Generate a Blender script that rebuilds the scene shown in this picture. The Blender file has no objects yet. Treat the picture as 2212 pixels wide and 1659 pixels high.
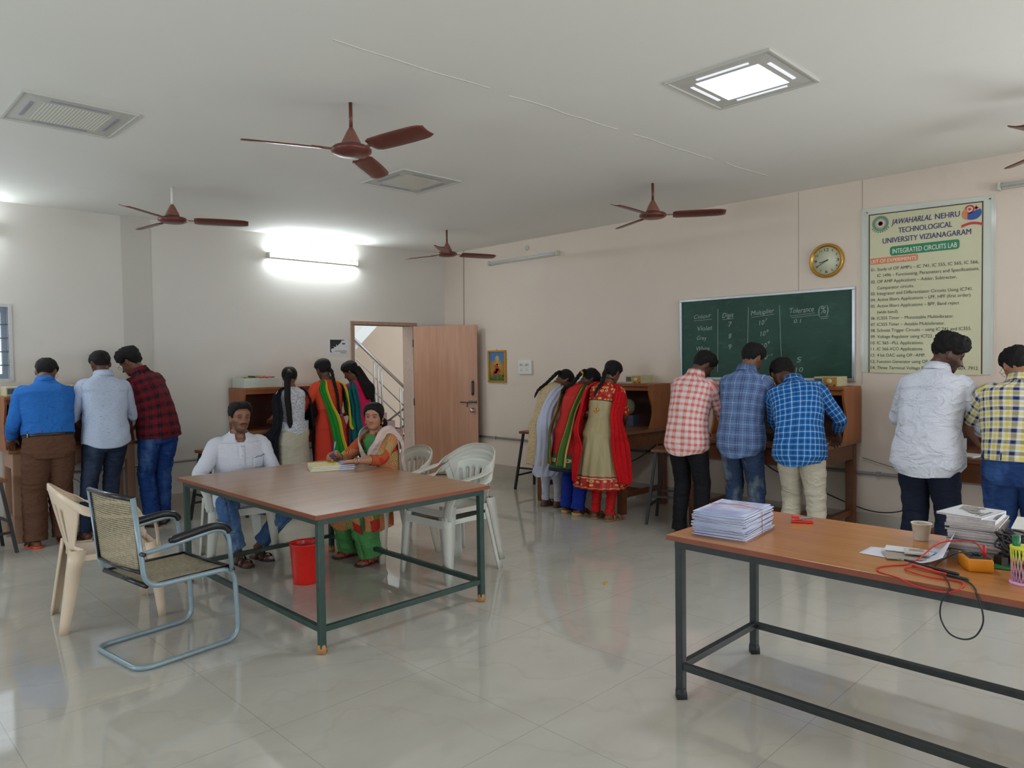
import bpy, bmesh, math, random
import numpy as np
from mathutils import Vector, Matrix, noise
random.seed(7)
PI = math.pi
SC = bpy.context.scene
COL = SC.collection

# ------------------------------------------------------------------ camera, sky, daylight, exposure
CAM_F, CAM_YAW, CAM_PITCH, CAM_ROLL, CAM_H = 1565.92, 0.79008, -0.032006, -0.013536, 1.54289
def make_camera():
    cy, sy = math.cos(CAM_YAW), math.sin(CAM_YAW)
    F = Vector((cy*math.cos(CAM_PITCH), sy*math.cos(CAM_PITCH), math.sin(CAM_PITCH)))
    r = Vector((sy, -cy, 0)); u = r.cross(F)
    r2 = math.cos(CAM_ROLL)*r + math.sin(CAM_ROLL)*u
    u2 = -math.sin(CAM_ROLL)*r + math.cos(CAM_ROLL)*u
    M = Matrix((r2, u2, -F)).transposed().to_4x4(); M.translation = (0, 0, CAM_H)
    cd = bpy.data.cameras.new('camera'); cam = bpy.data.objects.new('camera', cd); COL.objects.link(cam)
    cam.matrix_world = M; cd.sensor_width = 36; cd.sensor_fit = 'HORIZONTAL'
    cd.lens = CAM_F/2212*36; cd.clip_start = 0.05; cd.clip_end = 200
    SC.camera = cam
make_camera()
SC.view_settings.view_transform = 'Standard'; SC.view_settings.look = 'None'
SC.view_settings.gamma = 1; SC.view_settings.use_curve_mapping = False
SC.view_settings.exposure = -0.28
W = bpy.data.worlds.new('world'); SC.world = W; W.use_nodes = True
wn = W.node_tree.nodes; wl = W.node_tree.links
wn['Background'].inputs[0].default_value = (0.78, 0.88, 1.0, 1); wn['Background'].inputs[1].default_value = 2.2

def day(name, loc, rot, sx, sy, power, color=(0.86, 0.93, 1.0)):
    l = bpy.data.lights.new(name, 'AREA'); l.shape = 'RECTANGLE'; l.size = sx; l.size_y = sy
    l.energy = power; l.color = color
    o = bpy.data.objects.new(name, l); COL.objects.link(o); o.location = loc; o.rotation_euler = rot
    return o
# daylight falling through the room's windows (each lamp stands in its window opening)
DAY = [
 ('daylight_window_back_a', (0.6, -3.97, 1.5), (PI/2, 0, 0), 2.0, 1.3, 82, (0.94, 0.97, 1.0)),
 ('daylight_window_back_b', (4.4, -3.97, 1.5), (PI/2, 0, 0), 2.0, 1.3, 82, (0.94, 0.97, 1.0)),
 ('daylight_window_left_a', (-3.17, 1.6, 1.5), (PI/2, 0, -PI/2), 1.8, 1.3, 40, (0.84, 0.92, 1.0)),
 ('daylight_window_left_b', (-3.17, 5.2, 1.5), (PI/2, 0, -PI/2), 1.8, 1.3, 66, (0.80, 0.90, 1.0)),
 ('daylight_window_right', (6.59, -1.2, 1.5), (PI/2, 0, PI/2), 1.7, 1.3, 68, (0.94, 0.97, 1.0)),
 ('daylight_stairwell', (5.7, 13.6, 2.6), (PI/2, 0, PI), 2.0, 1.6, 110, (1.0, 0.97, 0.92)),
]
for d in DAY: day(*d)

# ------------------------------------------------------------------ tagging
def tag(o, label=None, cat=None, group=None, kind=None):
    if label: o['label'] = label
    if cat: o['category'] = cat
    if group: o['group'] = group
    if kind: o['kind'] = kind
    return o
def thing(name, label, cat, loc=(0, 0, 0), rz=0.0, group=None, rot=None):
    o = bpy.data.objects.new(name, None); COL.objects.link(o); o.empty_display_size = 0.1
    o.location = loc; o.rotation_euler = rot if rot else (0, 0, rz)
    return tag(o, label, cat, group)
def copy_tree(o, parent=None):
    c = o.copy(); COL.objects.link(c)
    if parent is not None:
        c.parent = parent
    for ch in list(o.children): copy_tree(ch, c)
    return c

# ------------------------------------------------------------------ materials
def lin(c):
    return tuple(((x/12.92) if x <= 0.04045 else ((x+0.055)/1.055)**2.4) for x in [v/255 for v in c])
class NM:
    def __init__(s, name):
        s.m = bpy.data.materials.new(name); s.m.use_nodes = True
        s.n = s.m.node_tree.nodes; s.l = s.m.node_tree.links
        s.b = s.n['Principled BSDF']
    def new(s, t, **kw):
        n = s.n.new(t)
        for k, v in kw.items(): setattr(n, k, v)
        return n
    def link(s, a, b): s.l.new(a, b)
    def coord(s, kind='Object', scale=(1, 1, 1), rot=(0, 0, 0)):
        tc = s.new('ShaderNodeTexCoord'); mp = s.new('ShaderNodeMapping')
        mp.inputs['Scale'].default_value = scale; mp.inputs['Rotation'].default_value = rot
        s.link(tc.outputs[kind], mp.inputs[0]); return mp.outputs[0]
    def noise(s, vec, scale, detail=3, rough=0.5):
        n = s.new('ShaderNodeTexNoise'); n.inputs['Scale'].default_value = scale
        n.inputs['Detail'].default_value = detail; n.inputs['Roughness'].default_value = rough
        s.link(vec, n.inputs['Vector']); return n.outputs['Fac']
    def ramp(s, fac, stops, interp='LINEAR'):
        r = s.new('ShaderNodeValToRGB'); r.color_ramp.interpolation = interp
        el = r.color_ramp.elements
        while len(el) < len(stops): el.new(0.5)
        for e, (p, c) in zip(el, stops):
            e.position = p; e.color = (*c, 1) if len(c) == 3 else c
        s.link(fac, r.inputs[0]); return r.outputs[0]
    def math(s, op, a, b=None, c=None):
        n = s.new('ShaderNodeMath', operation=op)
        for i, v in enumerate((a, b, c)):
            if v is None: continue
            if isinstance(v, (int, float)): n.inputs[i].default_value = v
            else: s.link(v, n.inputs[i])
        return n.outputs[0]
    def mix(s, fac, a, b, mode='MIX'):
        n = s.new('ShaderNodeMix', data_type='RGBA', blend_type=mode)
        for i, v in ((0, fac), (6, a), (7, b)):
            if isinstance(v, (int, float)): n.inputs[i].default_value = v
            elif isinstance(v, tuple): n.inputs[i].default_value = (*v, 1) if len(v) == 3 else v
            else: s.link(v, n.inputs[i])
        return n.outputs[2]
    def bump(s, h, strength=0.3, dist=0.01):
        n = s.new('ShaderNodeBump'); n.inputs['Strength'].default_value = strength; n.inputs['Distance'].default_value = dist
        s.link(h, n.inputs['Height']); s.link(n.outputs[0], s.b.inputs['Normal'])
    def base(s, c):
        if isinstance(c, tuple): s.b.inputs['Base Color'].default_value = (*c, 1)
        else: s.link(c, s.b.inputs['Base Color'])
    def set(s, rough=0.6, metal=0.0, spec=0.5, **kw):
        s.b.inputs['Roughness'].default_value = rough; s.b.inputs['Metallic'].default_value = metal
        s.b.inputs['Specular IOR Level'].default_value = spec
        for k, v in kw.items(): s.b.inputs[k].default_value = v
MATS = {}
def plain(name, rgb, rough=0.6, metal=0.0, var=0.06, scale=30, bump=0.0, spec=0.5, kind='Object', **kw):
    """painted / moulded surface: base colour with a little mottling"""
    if name in MATS: return MATS[name]
    k = NM(name); c = lin(rgb); v = k.coord(kind); f = k.noise(v, scale, 4)
    k.base(k.ramp(f, [(0.3, tuple(x*(1-var) for x in c)), (0.7, tuple(min(1, x*(1+var)) for x in c))]))
    k.set(rough, metal, spec, **kw)
    if bump: k.bump(f, bump, 0.004)
    MATS[name] = k.m; return k.m
def emit(name, rgb, strength):
    k = NM(name); k.base((0.8, 0.8, 0.8)); k.b.inputs['Emission Color'].default_value = (*rgb, 1)
    k.b.inputs['Emission Strength'].default_value = strength; MATS[name] = k.m; return k.m
def wood(name, a, b, rough=0.35, axis=0, scale=1.0, coat=0.0, gscale=9):
    k = NM(name)
    sc = [14, 14, 14]; sc[axis] = 0.9
    v = k.coord('Object', tuple(x*scale for x in sc)); n1 = k.noise(v, 1.6, 5, 0.6)
    v2 = k.coord('Object', tuple(x*scale*gscale for x in (sc[0]/7, sc[1]/7, sc[2]/7))); n2 = k.noise(v2, 1.1, 3)
    f = k.math('ADD', k.math('MULTIPLY', n1, 0.75), k.math('MULTIPLY', n2, 0.25))
    k.base(k.ramp(f, [(0.32, lin(a)), (0.68, lin(b))])); k.set(rough, 0, 0.5)
    k.b.inputs['Coat Weight'].default_value = coat; k.b.inputs['Coat Roughness'].default_value = 0.12
    k.bump(n1, 0.05, 0.002); MATS[name] = k.m; return k.m

# ------------------------------------------------------------------ mesh builder
class MB:
    def __init__(s): s.v = []; s.f = []; s.uv = []; s.mi = []; s.sm = []
    def add(s, verts, faces, uvs=None, mi=0, smooth=True):
        o = len(s.v); s.v.extend([tuple(map(float, p)) for p in verts])
        s.uv.extend(uvs if uvs is not None else [(p[0], p[1]) for p in verts])
        for f in faces: s.f.append(tuple(i+o for i in f)); s.mi.append(mi); s.sm.append(smooth)
        return s
    def box(s, c, d, rz=0.0, mi=0, M=None):
        x, y, z = d[0]/2, d[1]/2, d[2]/2
        vs = [Vector((a*x, b*y, e*z)) for e in (-1, 1) for b in (-1, 1) for a in (-1, 1)]
        R = M if M is not None else Matrix.Rotation(rz, 3, 'Z')
        vs = [R @ p + Vector(c) for p in vs]
        return s.add(vs, [(0, 2, 3, 1), (4, 5, 7, 6), (0, 1, 5, 4), (2, 6, 7, 3), (0, 4, 6, 2), (1, 3, 7, 5)], mi=mi, smooth=False)
    def box2(s, a, b, mi=0):
        return s.box([(a[i]+b[i])/2 for i in range(3)], [abs(b[i]-a[i]) for i in range(3)], mi=mi)
    def bar(s, a, b, w, h, up=(0, 0, 1), mi=0):
        a = Vector(a); b = Vector(b); t = (b-a); L = t.length; t.normalize()
        u = Vector(up); x = t.cross(u)
        if x.length < 1e-4: x = t.cross(Vector((1, 0, 0)))
        x.normalize(); y = x.cross(t)
        M = Matrix((t, x, y)).transposed()
        return s.box((a+b)/2, (L, w, h), M=M, mi=mi)
    def tube(s, path, r, n=10, cap=True, mi=0, closed=False):
        P = [Vector(p) for p in path]; m = len(P)
        rr = r if isinstance(r, (list, tuple)) else [r]*m
        up = None; vs = []; uv = []; L = 0
        for i in range(m):
            if closed: t = P[(i+1) % m]-P[i-1]
            else: t = P[min(i+1, m-1)]-P[max(i-1, 0)]
            t.normalize()
            if up is None:
                up = Vector((0, 0, 1)) if abs(t.z) < 0.9 else Vector((1, 0, 0))
            x = up.cross(t); x.normalize(); y = t.cross(x); up = y
            if i: L += (P[i]-P[i-1]).length
            for k in range(n):
                a = 2*PI*k/n
                vs.append(P[i]+x*math.cos(a)*rr[i]+y*math.sin(a)*rr[i]); uv.append((a*rr[i], L))
        fs = []
        for i in range(m if closed else m-1):
            j = (i+1) % m
            for k in range(n):
                k2 = (k+1) % n; fs.append((i*n+k, i*n+k2, j*n+k2, j*n+k))
        if cap and not closed:
            fs.append(tuple(range(n-1, -1, -1))); fs.append(tuple((m-1)*n+k for k in range(n)))
        return s.add(vs, fs, uv, mi)
    def grid(s, pts, mi=0, closed_u=False, uvs=None, smooth=True, skip=None, flip=False):
        """pts[i][j] rows i, columns j"""
        R, C = len(pts), len(pts[0]); vs = [p for row in pts for p in row]
        uv = [q for row in uvs for q in row] if uvs is not None else None
        fs = []
        for i in range(R-1):
            for j in range(C if closed_u else C-1):
                if skip and skip(i, j): continue
                j2 = (j+1) % C
                q = (i*C+j, i*C+j2, (i+1)*C+j2, (i+1)*C+j)
                fs.append(q[::-1] if flip else q)
        return s.add(vs, fs, uv, mi, smooth)
    def ring_loft(s, rings, mi=0, cap=(True, True), uvs=None):
        n = len(rings[0]); s.grid(rings, mi, closed_u=True, uvs=uvs)
        o = len(s.v)-n*len(rings)
        if cap[0]: s.f.append(tuple(o+k for k in range(n-1, -1, -1))); s.mi.append(mi); s.sm.append(True)
        if cap[1]: s.f.append(tuple(o+(len(rings)-1)*n+k for k in range(n))); s.mi.append(mi); s.sm.append(True)
        return s
    def lathe(s, prof, n=32, c=(0, 0, 0), mi=0, cap=(True, True)):
        return s.ring_loft([[(c[0]+r*math.cos(2*PI*k/n), c[1]+r*math.sin(2*PI*k/n), c[2]+z) for k in range(n)] for r, z in prof], mi, cap)
    def prism(s, poly, z0, z1, M=None, mi=0):
        n = len(poly); M = M or Matrix.Identity(4)
        vs = [M @ Vector((x, y, z0)) for x, y in poly]+[M @ Vector((x, y, z1)) for x, y in poly]
        fs = [tuple(range(n-1, -1, -1)), tuple(range(n, 2*n))]+[(k, (k+1) % n, n+(k+1) % n, n+k) for k in range(n)]
        return s.add(vs, fs, mi=mi, smooth=False)
    def sphere(s, c, r, n=16, m=10, mi=0, M=None):
        r = r if isinstance(r, (tuple, list)) else (r, r, r); M = M or Matrix.Identity(3); rings = []
        for i in range(m+1):
            a = -PI/2+PI*i/m; a = max(min(a, PI/2-0.02), -PI/2+0.02)
            rings.append([Vector(c)+M @ Vector((r[0]*math.cos(a)*math.cos(2*PI*k/n), r[1]*math.cos(a)*math.sin(2*PI*k/n), r[2]*math.sin(a))) for k in range(n)])
        return s.ring_loft(rings, mi)
    def build(s, name, mats, parent=None, bevel=0, solid=0, sub=0, kind=None, loc=None, offset=-1):
        me = bpy.data.meshes.new(name); me.from_pydata(s.v, [], s.f)
        ul = me.uv_layers.new(name='UVMap'); idx = np.empty(len(me.loops), dtype=np.int32); me.loops.foreach_get('vertex_index', idx)
        ul.data.foreach_set('uv', np.array(s.uv, dtype=np.float32)[idx].ravel())
        me.polygons.foreach_set('material_index', s.mi); me.polygons.foreach_set('use_smooth', s.sm)
        for m in (mats if isinstance(mats, (list, tuple)) else [mats]): me.materials.append(m)
        me.update()
        o = bpy.data.objects.new(name, me); COL.objects.link(o)
        if parent is not None: o.parent = parent
        if loc is not None: o.location = loc
        if solid:
            md = o.modifiers.new('thick', 'SOLIDIFY'); md.thickness = solid; md.offset = offset
        if bevel:
            md = o.modifiers.new('bevel', 'BEVEL'); md.width = bevel; md.segments = 2; md.limit_method = 'ANGLE'; md.angle_limit = 0.8
        if sub:
            md = o.modifiers.new('sub', 'SUBSURF'); md.levels = sub; md.render_levels = sub
        if kind: o['kind'] = kind
        return o
def cr(pts, n, closed=False):
    """Catmull-Rom through pts (any dimension), n samples per span"""
    P = [np.array(p, float) for p in pts]; m = len(P); out = []
    for i in range(m if closed else m-1):
        if closed: a, b, c, d = P[i-1], P[i], P[(i+1) % m], P[(i+2) % m]
        else: a, b, c, d = P[max(i-1, 0)], P[i], P[i+1], P[min(i+2, m-1)]
        for k in range(n):
            t = k/n
            out.append(0.5*((2*b)+(-a+c)*t+(2*a-5*b+4*c-d)*t*t+(-a+3*b-3*c+d)*t**3))
    if not closed: out.append(P[-1])
    return out
def fillet(pts, r, n=6):
    """polyline with rounded corners"""
    P = [Vector(p) for p in pts]; out = [P[0]]
    for i in range(1, len(P)-1):
        a, b, c = P[i-1], P[i], P[i+1]; d1 = (a-b); d2 = (c-b)
        rr = min(r, d1.length*0.48, d2.length*0.48); p1 = b+d1.normalized()*rr; p2 = b+d2.normalized()*rr
        for k in range(n+1):
            t = k/n; out.append((1-t)**2*p1+2*t*(1-t)*b+t*t*p2)
    out.append(P[-1]); return out

def wallM(which, x=0, z=0, off=0.0):
    """local plane coordinates (u right, v up, w out of the wall) -> world, seen from inside the room"""
    if which == 'B': M = Matrix(((0, 0, -1), (-1, 0, 0), (0, 1, 0))).to_4x4(); M.translation = (XB-off, x, z)
    else: M = Matrix(((1, 0, 0), (0, 0, -1), (0, 1, 0))).to_4x4(); M.translation = (x, YA-off, z)
    return M
def text_mesh(mb, s, M, size, width=None, mi=0, shear=0.0, bold=0.0, align='LEFT', extrude=0.0, wobble=0.0, seed=0):
    """lettering laid flat on the plane M; size is the capital height in metres"""
    cu = bpy.data.curves.new('t', 'FONT'); cu.body = s; cu.size = size/0.72; cu.shear = shear; cu.align_x = 'LEFT'
    cu.resolution_u = 3; cu.extrude = extrude; cu.fill_mode = 'FRONT' if extrude == 0 else 'BOTH'
    o = bpy.data.objects.new('t', cu); COL.objects.link(o)
    dg = bpy.context.evaluated_depsgraph_get(); me = o.evaluated_get(dg).to_mesh()
    vs = [v.co.copy() for v in me.vertices]; fs = [tuple(p.vertices) for p in me.polygons]
    o.evaluated_get(dg).to_mesh_clear(); bpy.data.objects.remove(o); bpy.data.curves.remove(cu)
    if not vs: return
    x0 = min(v.x for v in vs); x1 = max(v.x for v in vs); k = 1.0
    if width: k = width/(x1-x0)
    dx = {'LEFT': 0, 'CENTER': -(x1-x0)*k/2, 'RIGHT': -(x1-x0)*k}[align]
    out = []
    for v in vs:
        x = (v.x-x0)*k+dx; y = v.y
        if wobble:
            y += wobble*noise.noise(Vector((x*14, seed, 0))); x += wobble*noise.noise(Vector((x*11, y*20, seed+3)))
        out.append((x, y, v.z+0.0004))
    st = bold*size*0.9
    for q, (ox, oy) in enumerate(((0, 0), (st, 0), (-st, 0), (0, st*0.5)) if bold > 0 else ((0, 0),)):
        mb.add([M @ Vector((x+ox, y+oy, z+q*0.00012)) for x, y, z in out], fs, mi=mi, smooth=False)
YA, XB, HC = 8.028, 6.623, 3.065     # wall_back plane, wall_right plane, ceiling height
XL, YB = -3.2, -4.0
# ------------------------------------------------------------------ setting
def paint(name, a, b, stain=0.25, rough=0.75, bscale=40):
    k = NM(name); v = k.coord('Object'); n1 = k.noise(v, 0.7, 5, 0.6); n2 = k.noise(v, bscale, 4)
    c = k.ramp(n1, [(0.3, lin(a)), (0.7, lin(b))])
    n3 = k.noise(v, 3.1, 6, 0.65); sm = k.ramp(n3, [(0.62, (0, 0, 0)), (0.78, (1, 1, 1))])
    c = k.mix(k.math('MULTIPLY', sm, stain), c, lin(tuple(x*0.86 for x in a)))
    k.base(c); k.set(rough, 0, 0.35); k.bump(n2, 0.12, 0.002); MATS[name] = k.m; return k.m
M_WALL = paint('wall_paint', (211, 207, 199), (217, 213, 206), 0.18, 0.55)
M_CEIL = paint('ceiling_paint', (232, 232, 226), (236, 236, 231), 0.12, 0.8)
M_BASE = plain('skirting_tile', (178, 168, 154), 0.25, var=0.05, scale=6)
M_WHITE = plain('white_gloss', (225, 225, 218), 0.35, var=0.03)
def floor_mat():
    k = NM('marble_tile'); v = k.coord('Object')
    sx = k.new('ShaderNodeSeparateXYZ'); k.link(v, sx.inputs[0])
    T = 0.8
    def joint(ax, off):
        f = k.math('FRACT', k.math('DIVIDE', k.math('ADD', sx.outputs[ax], off), T))
        d = k.math('ABSOLUTE', k.math('SUBTRACT', f, 0.5))
        return k.math('GREATER_THAN', d, 0.5-0.0016/T)
    j = k.math('MAXIMUM', joint(0, -1.391+8*T), joint(1, 8*T+0.33))
    # veins
    w = k.new('ShaderNodeTexWave'); w.inputs['Scale'].default_value = 1.1; w.inputs['Distortion'].default_value = 14
    w.inputs['Detail'].default_value = 4; w.inputs['Detail Scale'].default_value = 1.2; w.bands_direction = 'DIAGONAL'; k.link(v, w.inputs['Vector'])
    vein = k.ramp(w.outputs['Fac'], [(0.0, (1, 1, 1)), (0.05, (0, 0, 0))])
    n = k.noise(k.coord('Object', (1, 2.2, 1), (0, 0, 0.7)), 1.6, 6, 0.6)
    c = k.ramp(n, [(0.3, lin((184, 180, 169))), (0.7, lin((194, 190, 180)))])
    c = k.mix(k.math('MULTIPLY', vein, 0.10), c, lin((150, 138, 118)))
    c = k.mix(k.math('MULTIPLY', j, 0.38), c, lin((95, 90, 82)))
    k.base(c); k.set(0.09, 0, 0.75)
    r = k.noise(v, 7, 4); k.link(k.math('MULTIPLY_ADD', r, 0.05, 0.035), k.b.inputs['Roughness'])
    k.bump(k.noise(v, 2.0, 2), 0.012, 0.01)
    MATS['floor'] = k.m; return k.m
M_FLOOR = floor_mat()
def struct(name, mb, m, **kw): return mb.build(name, m, kind='structure', **kw)

b = MB(); b.box2((XL-0.3, YB-0.3, -0.12), (XB+0.3, YA+0.24, 0)); b.box2((4.2, YA+0.24, -0.12), (10.5, 14.2, 0)); struct('floor', b, M_FLOOR)
b = MB(); b.box2((XL-0.3, YB-0.3, HC), (XB+0.3, YA+0.24, HC+0.15)); struct('ceiling', b, M_CEIL)

def wall(name, along, pos, t, lo, hi, openings, m=M_WALL):
    """wall box pieces around rectangular openings; along 'x' or 'y'; t signed thickness away from the room"""
    b = MB(); xs = lo
    def piece(a0, a1, z0, z1):
        if a1-a0 < 1e-4 or z1-z0 < 1e-4: return
        if along == 'x': b.box2((a0, pos, z0), (a1, pos+t, z1))
        else: b.box2((pos, a0, z0), (pos+t, a1, z1))
    for (a0, a1, z0, z1) in sorted(openings):
        piece(xs, a0, 0, HC+0.1); piece(a0, a1, 0, z0); piece(a0, a1, z1, HC+0.1); xs = a1
    piece(xs, hi, 0, HC+0.1)
    return struct(name, b, m)
WIN = {'a': (0.25, 1.42, 1.44, 2.10)}
wall('wall_back', 'x', YA, 0.23, XL-0.3, XB+0.23, [(0.25, 1.42, 1.44, 2.10), (5.115, 6.06, 0, 2.035)])
M_WALLR = paint('wall_paint_warm_light', (220, 205, 190), (225, 211, 197), 0.2, 0.6)  # warmer than the back wall: difference in light colour put into the paint
wall('wall_right', 'y', XB, 0.23, YB-0.3, YA, [(-2.05, -0.35, 0.85, 2.15)], M_WALLR)
wall('wall_left', 'y', XL, -0.23, YB-0.3, YA, [(0.7, 2.5, 0.85, 2.15), (4.3, 6.1, 0.85, 2.15)])
wall('wall_front', 'x', YB, -0.23, XL, XB, [(-0.4, 1.6, 0.85, 2.15), (3.4, 5.4, 0.85, 2.15)])
# slightly darker strip of paint up the back wall, and faint panel joints on the right wall
b = MB(); b.box2((2.40, YA-0.006, 0.172), (2.68, YA+0.01, HC)); struct('trim_1', b, paint('strip_paint', (196, 192, 183), (200, 196, 189), 0.3, 0.6))
M_JOINT = plain('joint_line', (170, 156, 140), 0.8)
b = MB()
for y in (2.342, 2.904): b.box2((XB-0.002, y-0.002, 1.3), (XB+0.01, y+0.002, HC))
struct('trim_2', b, M_JOINT)
b = MB()   # plaster crack across the ceiling
rc = random.Random(3); x = 1.85; pts = []
while x < 6.0:
    pts.append((x, 3.04-(x-1.9)*0.05+rc.uniform(-0.012, 0.012), HC-0.001)); x += 0.16
for i in range(len(pts)-1):
    if i % 7 != 6: b.bar(pts[i], pts[i+1], 0.012, 0.003)
struct('trim_3', b, plain('plaster_ridge', (222, 221, 214), 0.7))
# baseboards
b = MB(); b.box2((XL, YA-0.014, 0), (5.06, YA+0.01, 0.171)); b.box2((6.11, YA-0.014, 0), (XB, YA+0.01, 0.171)); struct('baseboard_back', b, M_BASE)
b = MB(); b.box2((XB-0.014, YB, 0), (XB+0.01, YA-0.014, 0.171)); struct('baseboard_right', b, M_BASE)

M_STEEL = plain('blue_grey_window_paint', (128, 142, 158), 0.45)
def glass():
    k = NM('window_glass'); t = k.new('ShaderNodeBsdfTransparent'); g = k.new('ShaderNodeBsdfGlossy'); mx = k.new('ShaderNodeMixShader')
    g.inputs['Roughness'].default_value = 0.02; mx.inputs[0].default_value = 0.07
    k.link(t.outputs[0], mx.inputs[1]); k.link(g.outputs[0], mx.inputs[2]); k.link(mx.outputs[0], k.n['Material Output'].inputs[0]); return k.m
M_GLASS = glass()
def window(n, axis, pos, a0, a1, z0, z1, s):
    """steel window set inside an opening; s = outward direction"""
    def P(a, d, z): return (a, pos+d, z) if axis == 'x' else (pos+d, a, z)
    w = 0.045; f = MB()
    for (p, q) in (((a0, z0), (a1, z0+w)), ((a0, z1-w), (a1, z1)), ((a0, z0+w), (a0+w, z1-w)), ((a1-w, z0+w), (a1, z1-w)), (((a0+a1)/2-w/2, z0+w), ((a0+a1)/2+w/2, z1-w))):
        f.box2(P(p[0], s*0.05, p[1]), P(q[0], s*0.095, q[1]))
    root = struct('window_%d' % n, f, M_STEEL)
    g = MB(); z = z0+0.125
    while z < z1-0.05:
        g.tube([P(a0, s*0.03, z), P(a1, s*0.03, z)], 0.006, 6); z += 0.125
    g.build('grille', M_STEEL, root)
    MB().box2(P(a0+w, s*0.070, z0+w), P(a1-w, s*0.074, z1-w)).build('pane', M_GLASS, root)
    fr = MB(); e = 0.03
    for (p, q) in (((a0-e, z0-e), (a1+e, z0)), ((a0-e, z1), (a1+e, z1+e)), ((a0-e, z0), (a0, z1)), ((a1, z0), (a1+e, z1))):
        fr.box2(P(p[0], -s*0.012, p[1]), P(q[0], s*0.02, q[1]))
    fr.build('window_surround', plain('window_surround_paint', (196, 196, 198), 0.5), root)
window(1, 'x', YA, 0.25, 1.42, 1.44, 2.10, 1)
window(2, 'y', XL, 0.7, 2.5, 0.85, 2.15, -1)
window(3, 'y', XL, 4.3, 6.1, 0.85, 2.15, -1)
window(4, 'x', YB, -0.4, 1.6, 0.85, 2.15, -1)
window(5, 'x', YB, 3.4, 5.4, 0.85, 2.15, -1)
window(6, 'y', XB, -2.05, -0.35, 0.85, 2.15, 1)

# ---- door, frame and stairwell
M_DOORW = wood('door_veneer', (178, 128, 100), (198, 150, 122), 0.42, axis=2, gscale=7)
M_DFR = wood('door_frame_wood', (150, 122, 104), (170, 142, 122), 0.5, axis=2)
fr = MB(); fr.box2((5.06, YA-0.02, 0), (5.115, YA+0.12, 2.0345)); fr.box2((6.06, YA-0.02, 0), (6.11, YA+0.12, 2.0345)); fr.box2((5.06, YA-0.022, 2.035), (6.11, YA+0.12, 2.08))
dfr = struct('trim_4', fr, M_DFR, bevel=0.003)
M_LINING = plain('pink_white_jamb', (222, 205, 196), 0.5)
MB().box2((5.115, YA+0.12, 0), (5.125, YA+0.235, 2.035)).box2((6.05, YA+0.0, 0), (6.06, YA+0.235, 2.035)).build('jamb_lining', M_LINING, dfr)
a = math.radians(-58); DW = 0.9
M = Matrix.Rotation(a, 4, 'Z'); M.translation = (6.045, YA-0.03, 0)
dr = MB().box2((0, -0.018, 0.012), (DW, 0.018, 2.03)).build('door_1', M_DOORW, kind='structure', bevel=0.002); dr.matrix_world = M
M_METAL = plain('dark_brass', (88, 84, 82), 0.3, 0.9); M_CHROME = plain('chrome', (190, 190, 190), 0.18, 1.0, var=0.02)
M_ALU = plain('aluminium', (196, 200, 204), 0.35, 0.8, var=0.03)
h = MB(); h.tube(fillet([(0.835, -0.02, 1.10), (0.835, -0.062, 1.10), (0.835, -0.062, 1.27), (0.835, -0.02, 1.27)], 0.02), 0.011, 8)
h.box((0.835, -0.02, 1.185), (0.03, 0.006, 0.23)); h.build('door_handle', M_METAL, dr)
h = MB(); h.tube([(0.66, -0.034, 0.995), (0.885, -0.034, 0.995)], 0.007, 8); h.box((0.80, -0.026, 0.995), (0.05, 0.016, 0.045)); h.box((0.87, -0.026, 0.995), (0.03, 0.016, 0.045)); h.tube([(0.76, -0.034, 0.995), (0.76, -0.05, 0.93)], 0.006, 6)
h.build('door_bolt', M_METAL, dr)
h = MB(); Mr = Matrix.Rotation(PI/2, 4, 'X'); kb = [(0.034, 0.0), (0.034, 0.006), (0.014, 0.012), (0.013, 0.03), (0.028, 0.04), (0.031, 0.055), (0.024, 0.068), (0.004, 0.072)]
h.ring_loft([[Vector((0.83+r*math.cos(2*PI*k/20), -0.018-z, 0.885+r*math.sin(2*PI*k/20))) for k in range(20)] for r, z in kb]); h.build('door_knob', M_CHROME, dr)
h = MB()
for z in (0.25, 1.0, 1.8): h.tube([(-0.006, -0.02, z-0.05), (-0.006, -0.02, z+0.05)], 0.008, 8)
h.build('hinge', M_METAL, dr)

M_SWALL = paint('stair_wall_paint', (214, 194, 172), (222, 203, 182), 0.1, 0.7)
YS = 11.125
b = MB(); b.box2((4.0, 12.55, 0), (10.5, 12.75, 6)); struct('wall_stair_back', b, M_SWALL)
b = MB(); b.box2((10.4, YA+0.24, 0), (10.6, 12.55, 6)); struct('wall_stair_right', b, M_SWALL)
b = MB(); b.box2((4.0, YA+0.24, 0), (4.2, 12.55, 6)); struct('wall_stair_left', b, M_SWALL)
b = MB()
prof = [(8.27, 0)]; x, z = 8.27, 0.0
for i in range(14):
    z += 0.155; prof.append((x, z)); x -= 0.178; prof.append((x, z))
prof.append((x, 0))
b.prism([(p[0], p[1]) for p in prof][::-1], 0, 1.35, Matrix(((1, 0, 0, 0), (0, 0, 1, YS), (0, 1, 0, 0), (0, 0, 0, 1))))
M_STEP = plain('maroon_step_stone', (128, 92, 84), 0.35, var=0.15, scale=20)
st = struct('stairs', b, M_SWALL)
b = MB(); x, z = 8.27, 0.0
for i in range(14):
    z += 0.155; b.box2((x-0.168, YS-0.02, z-0.154), (x+0.01, YS+1.35, z)); x -= 0.178
b.build('stone_treads', M_STEP, st)
b = MB()   # flight overhead: sloping soffit
b.prism([(6.9, 1.58), (8.5, 3.05), (8.5, 3.3), (6.9, 1.85)][::-1], 0, 1.35, Matrix(((1, 0, 0, 0), (0, 0, 1, YS), (0, 1, 0, 0), (0, 0, 0, 1))))
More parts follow.
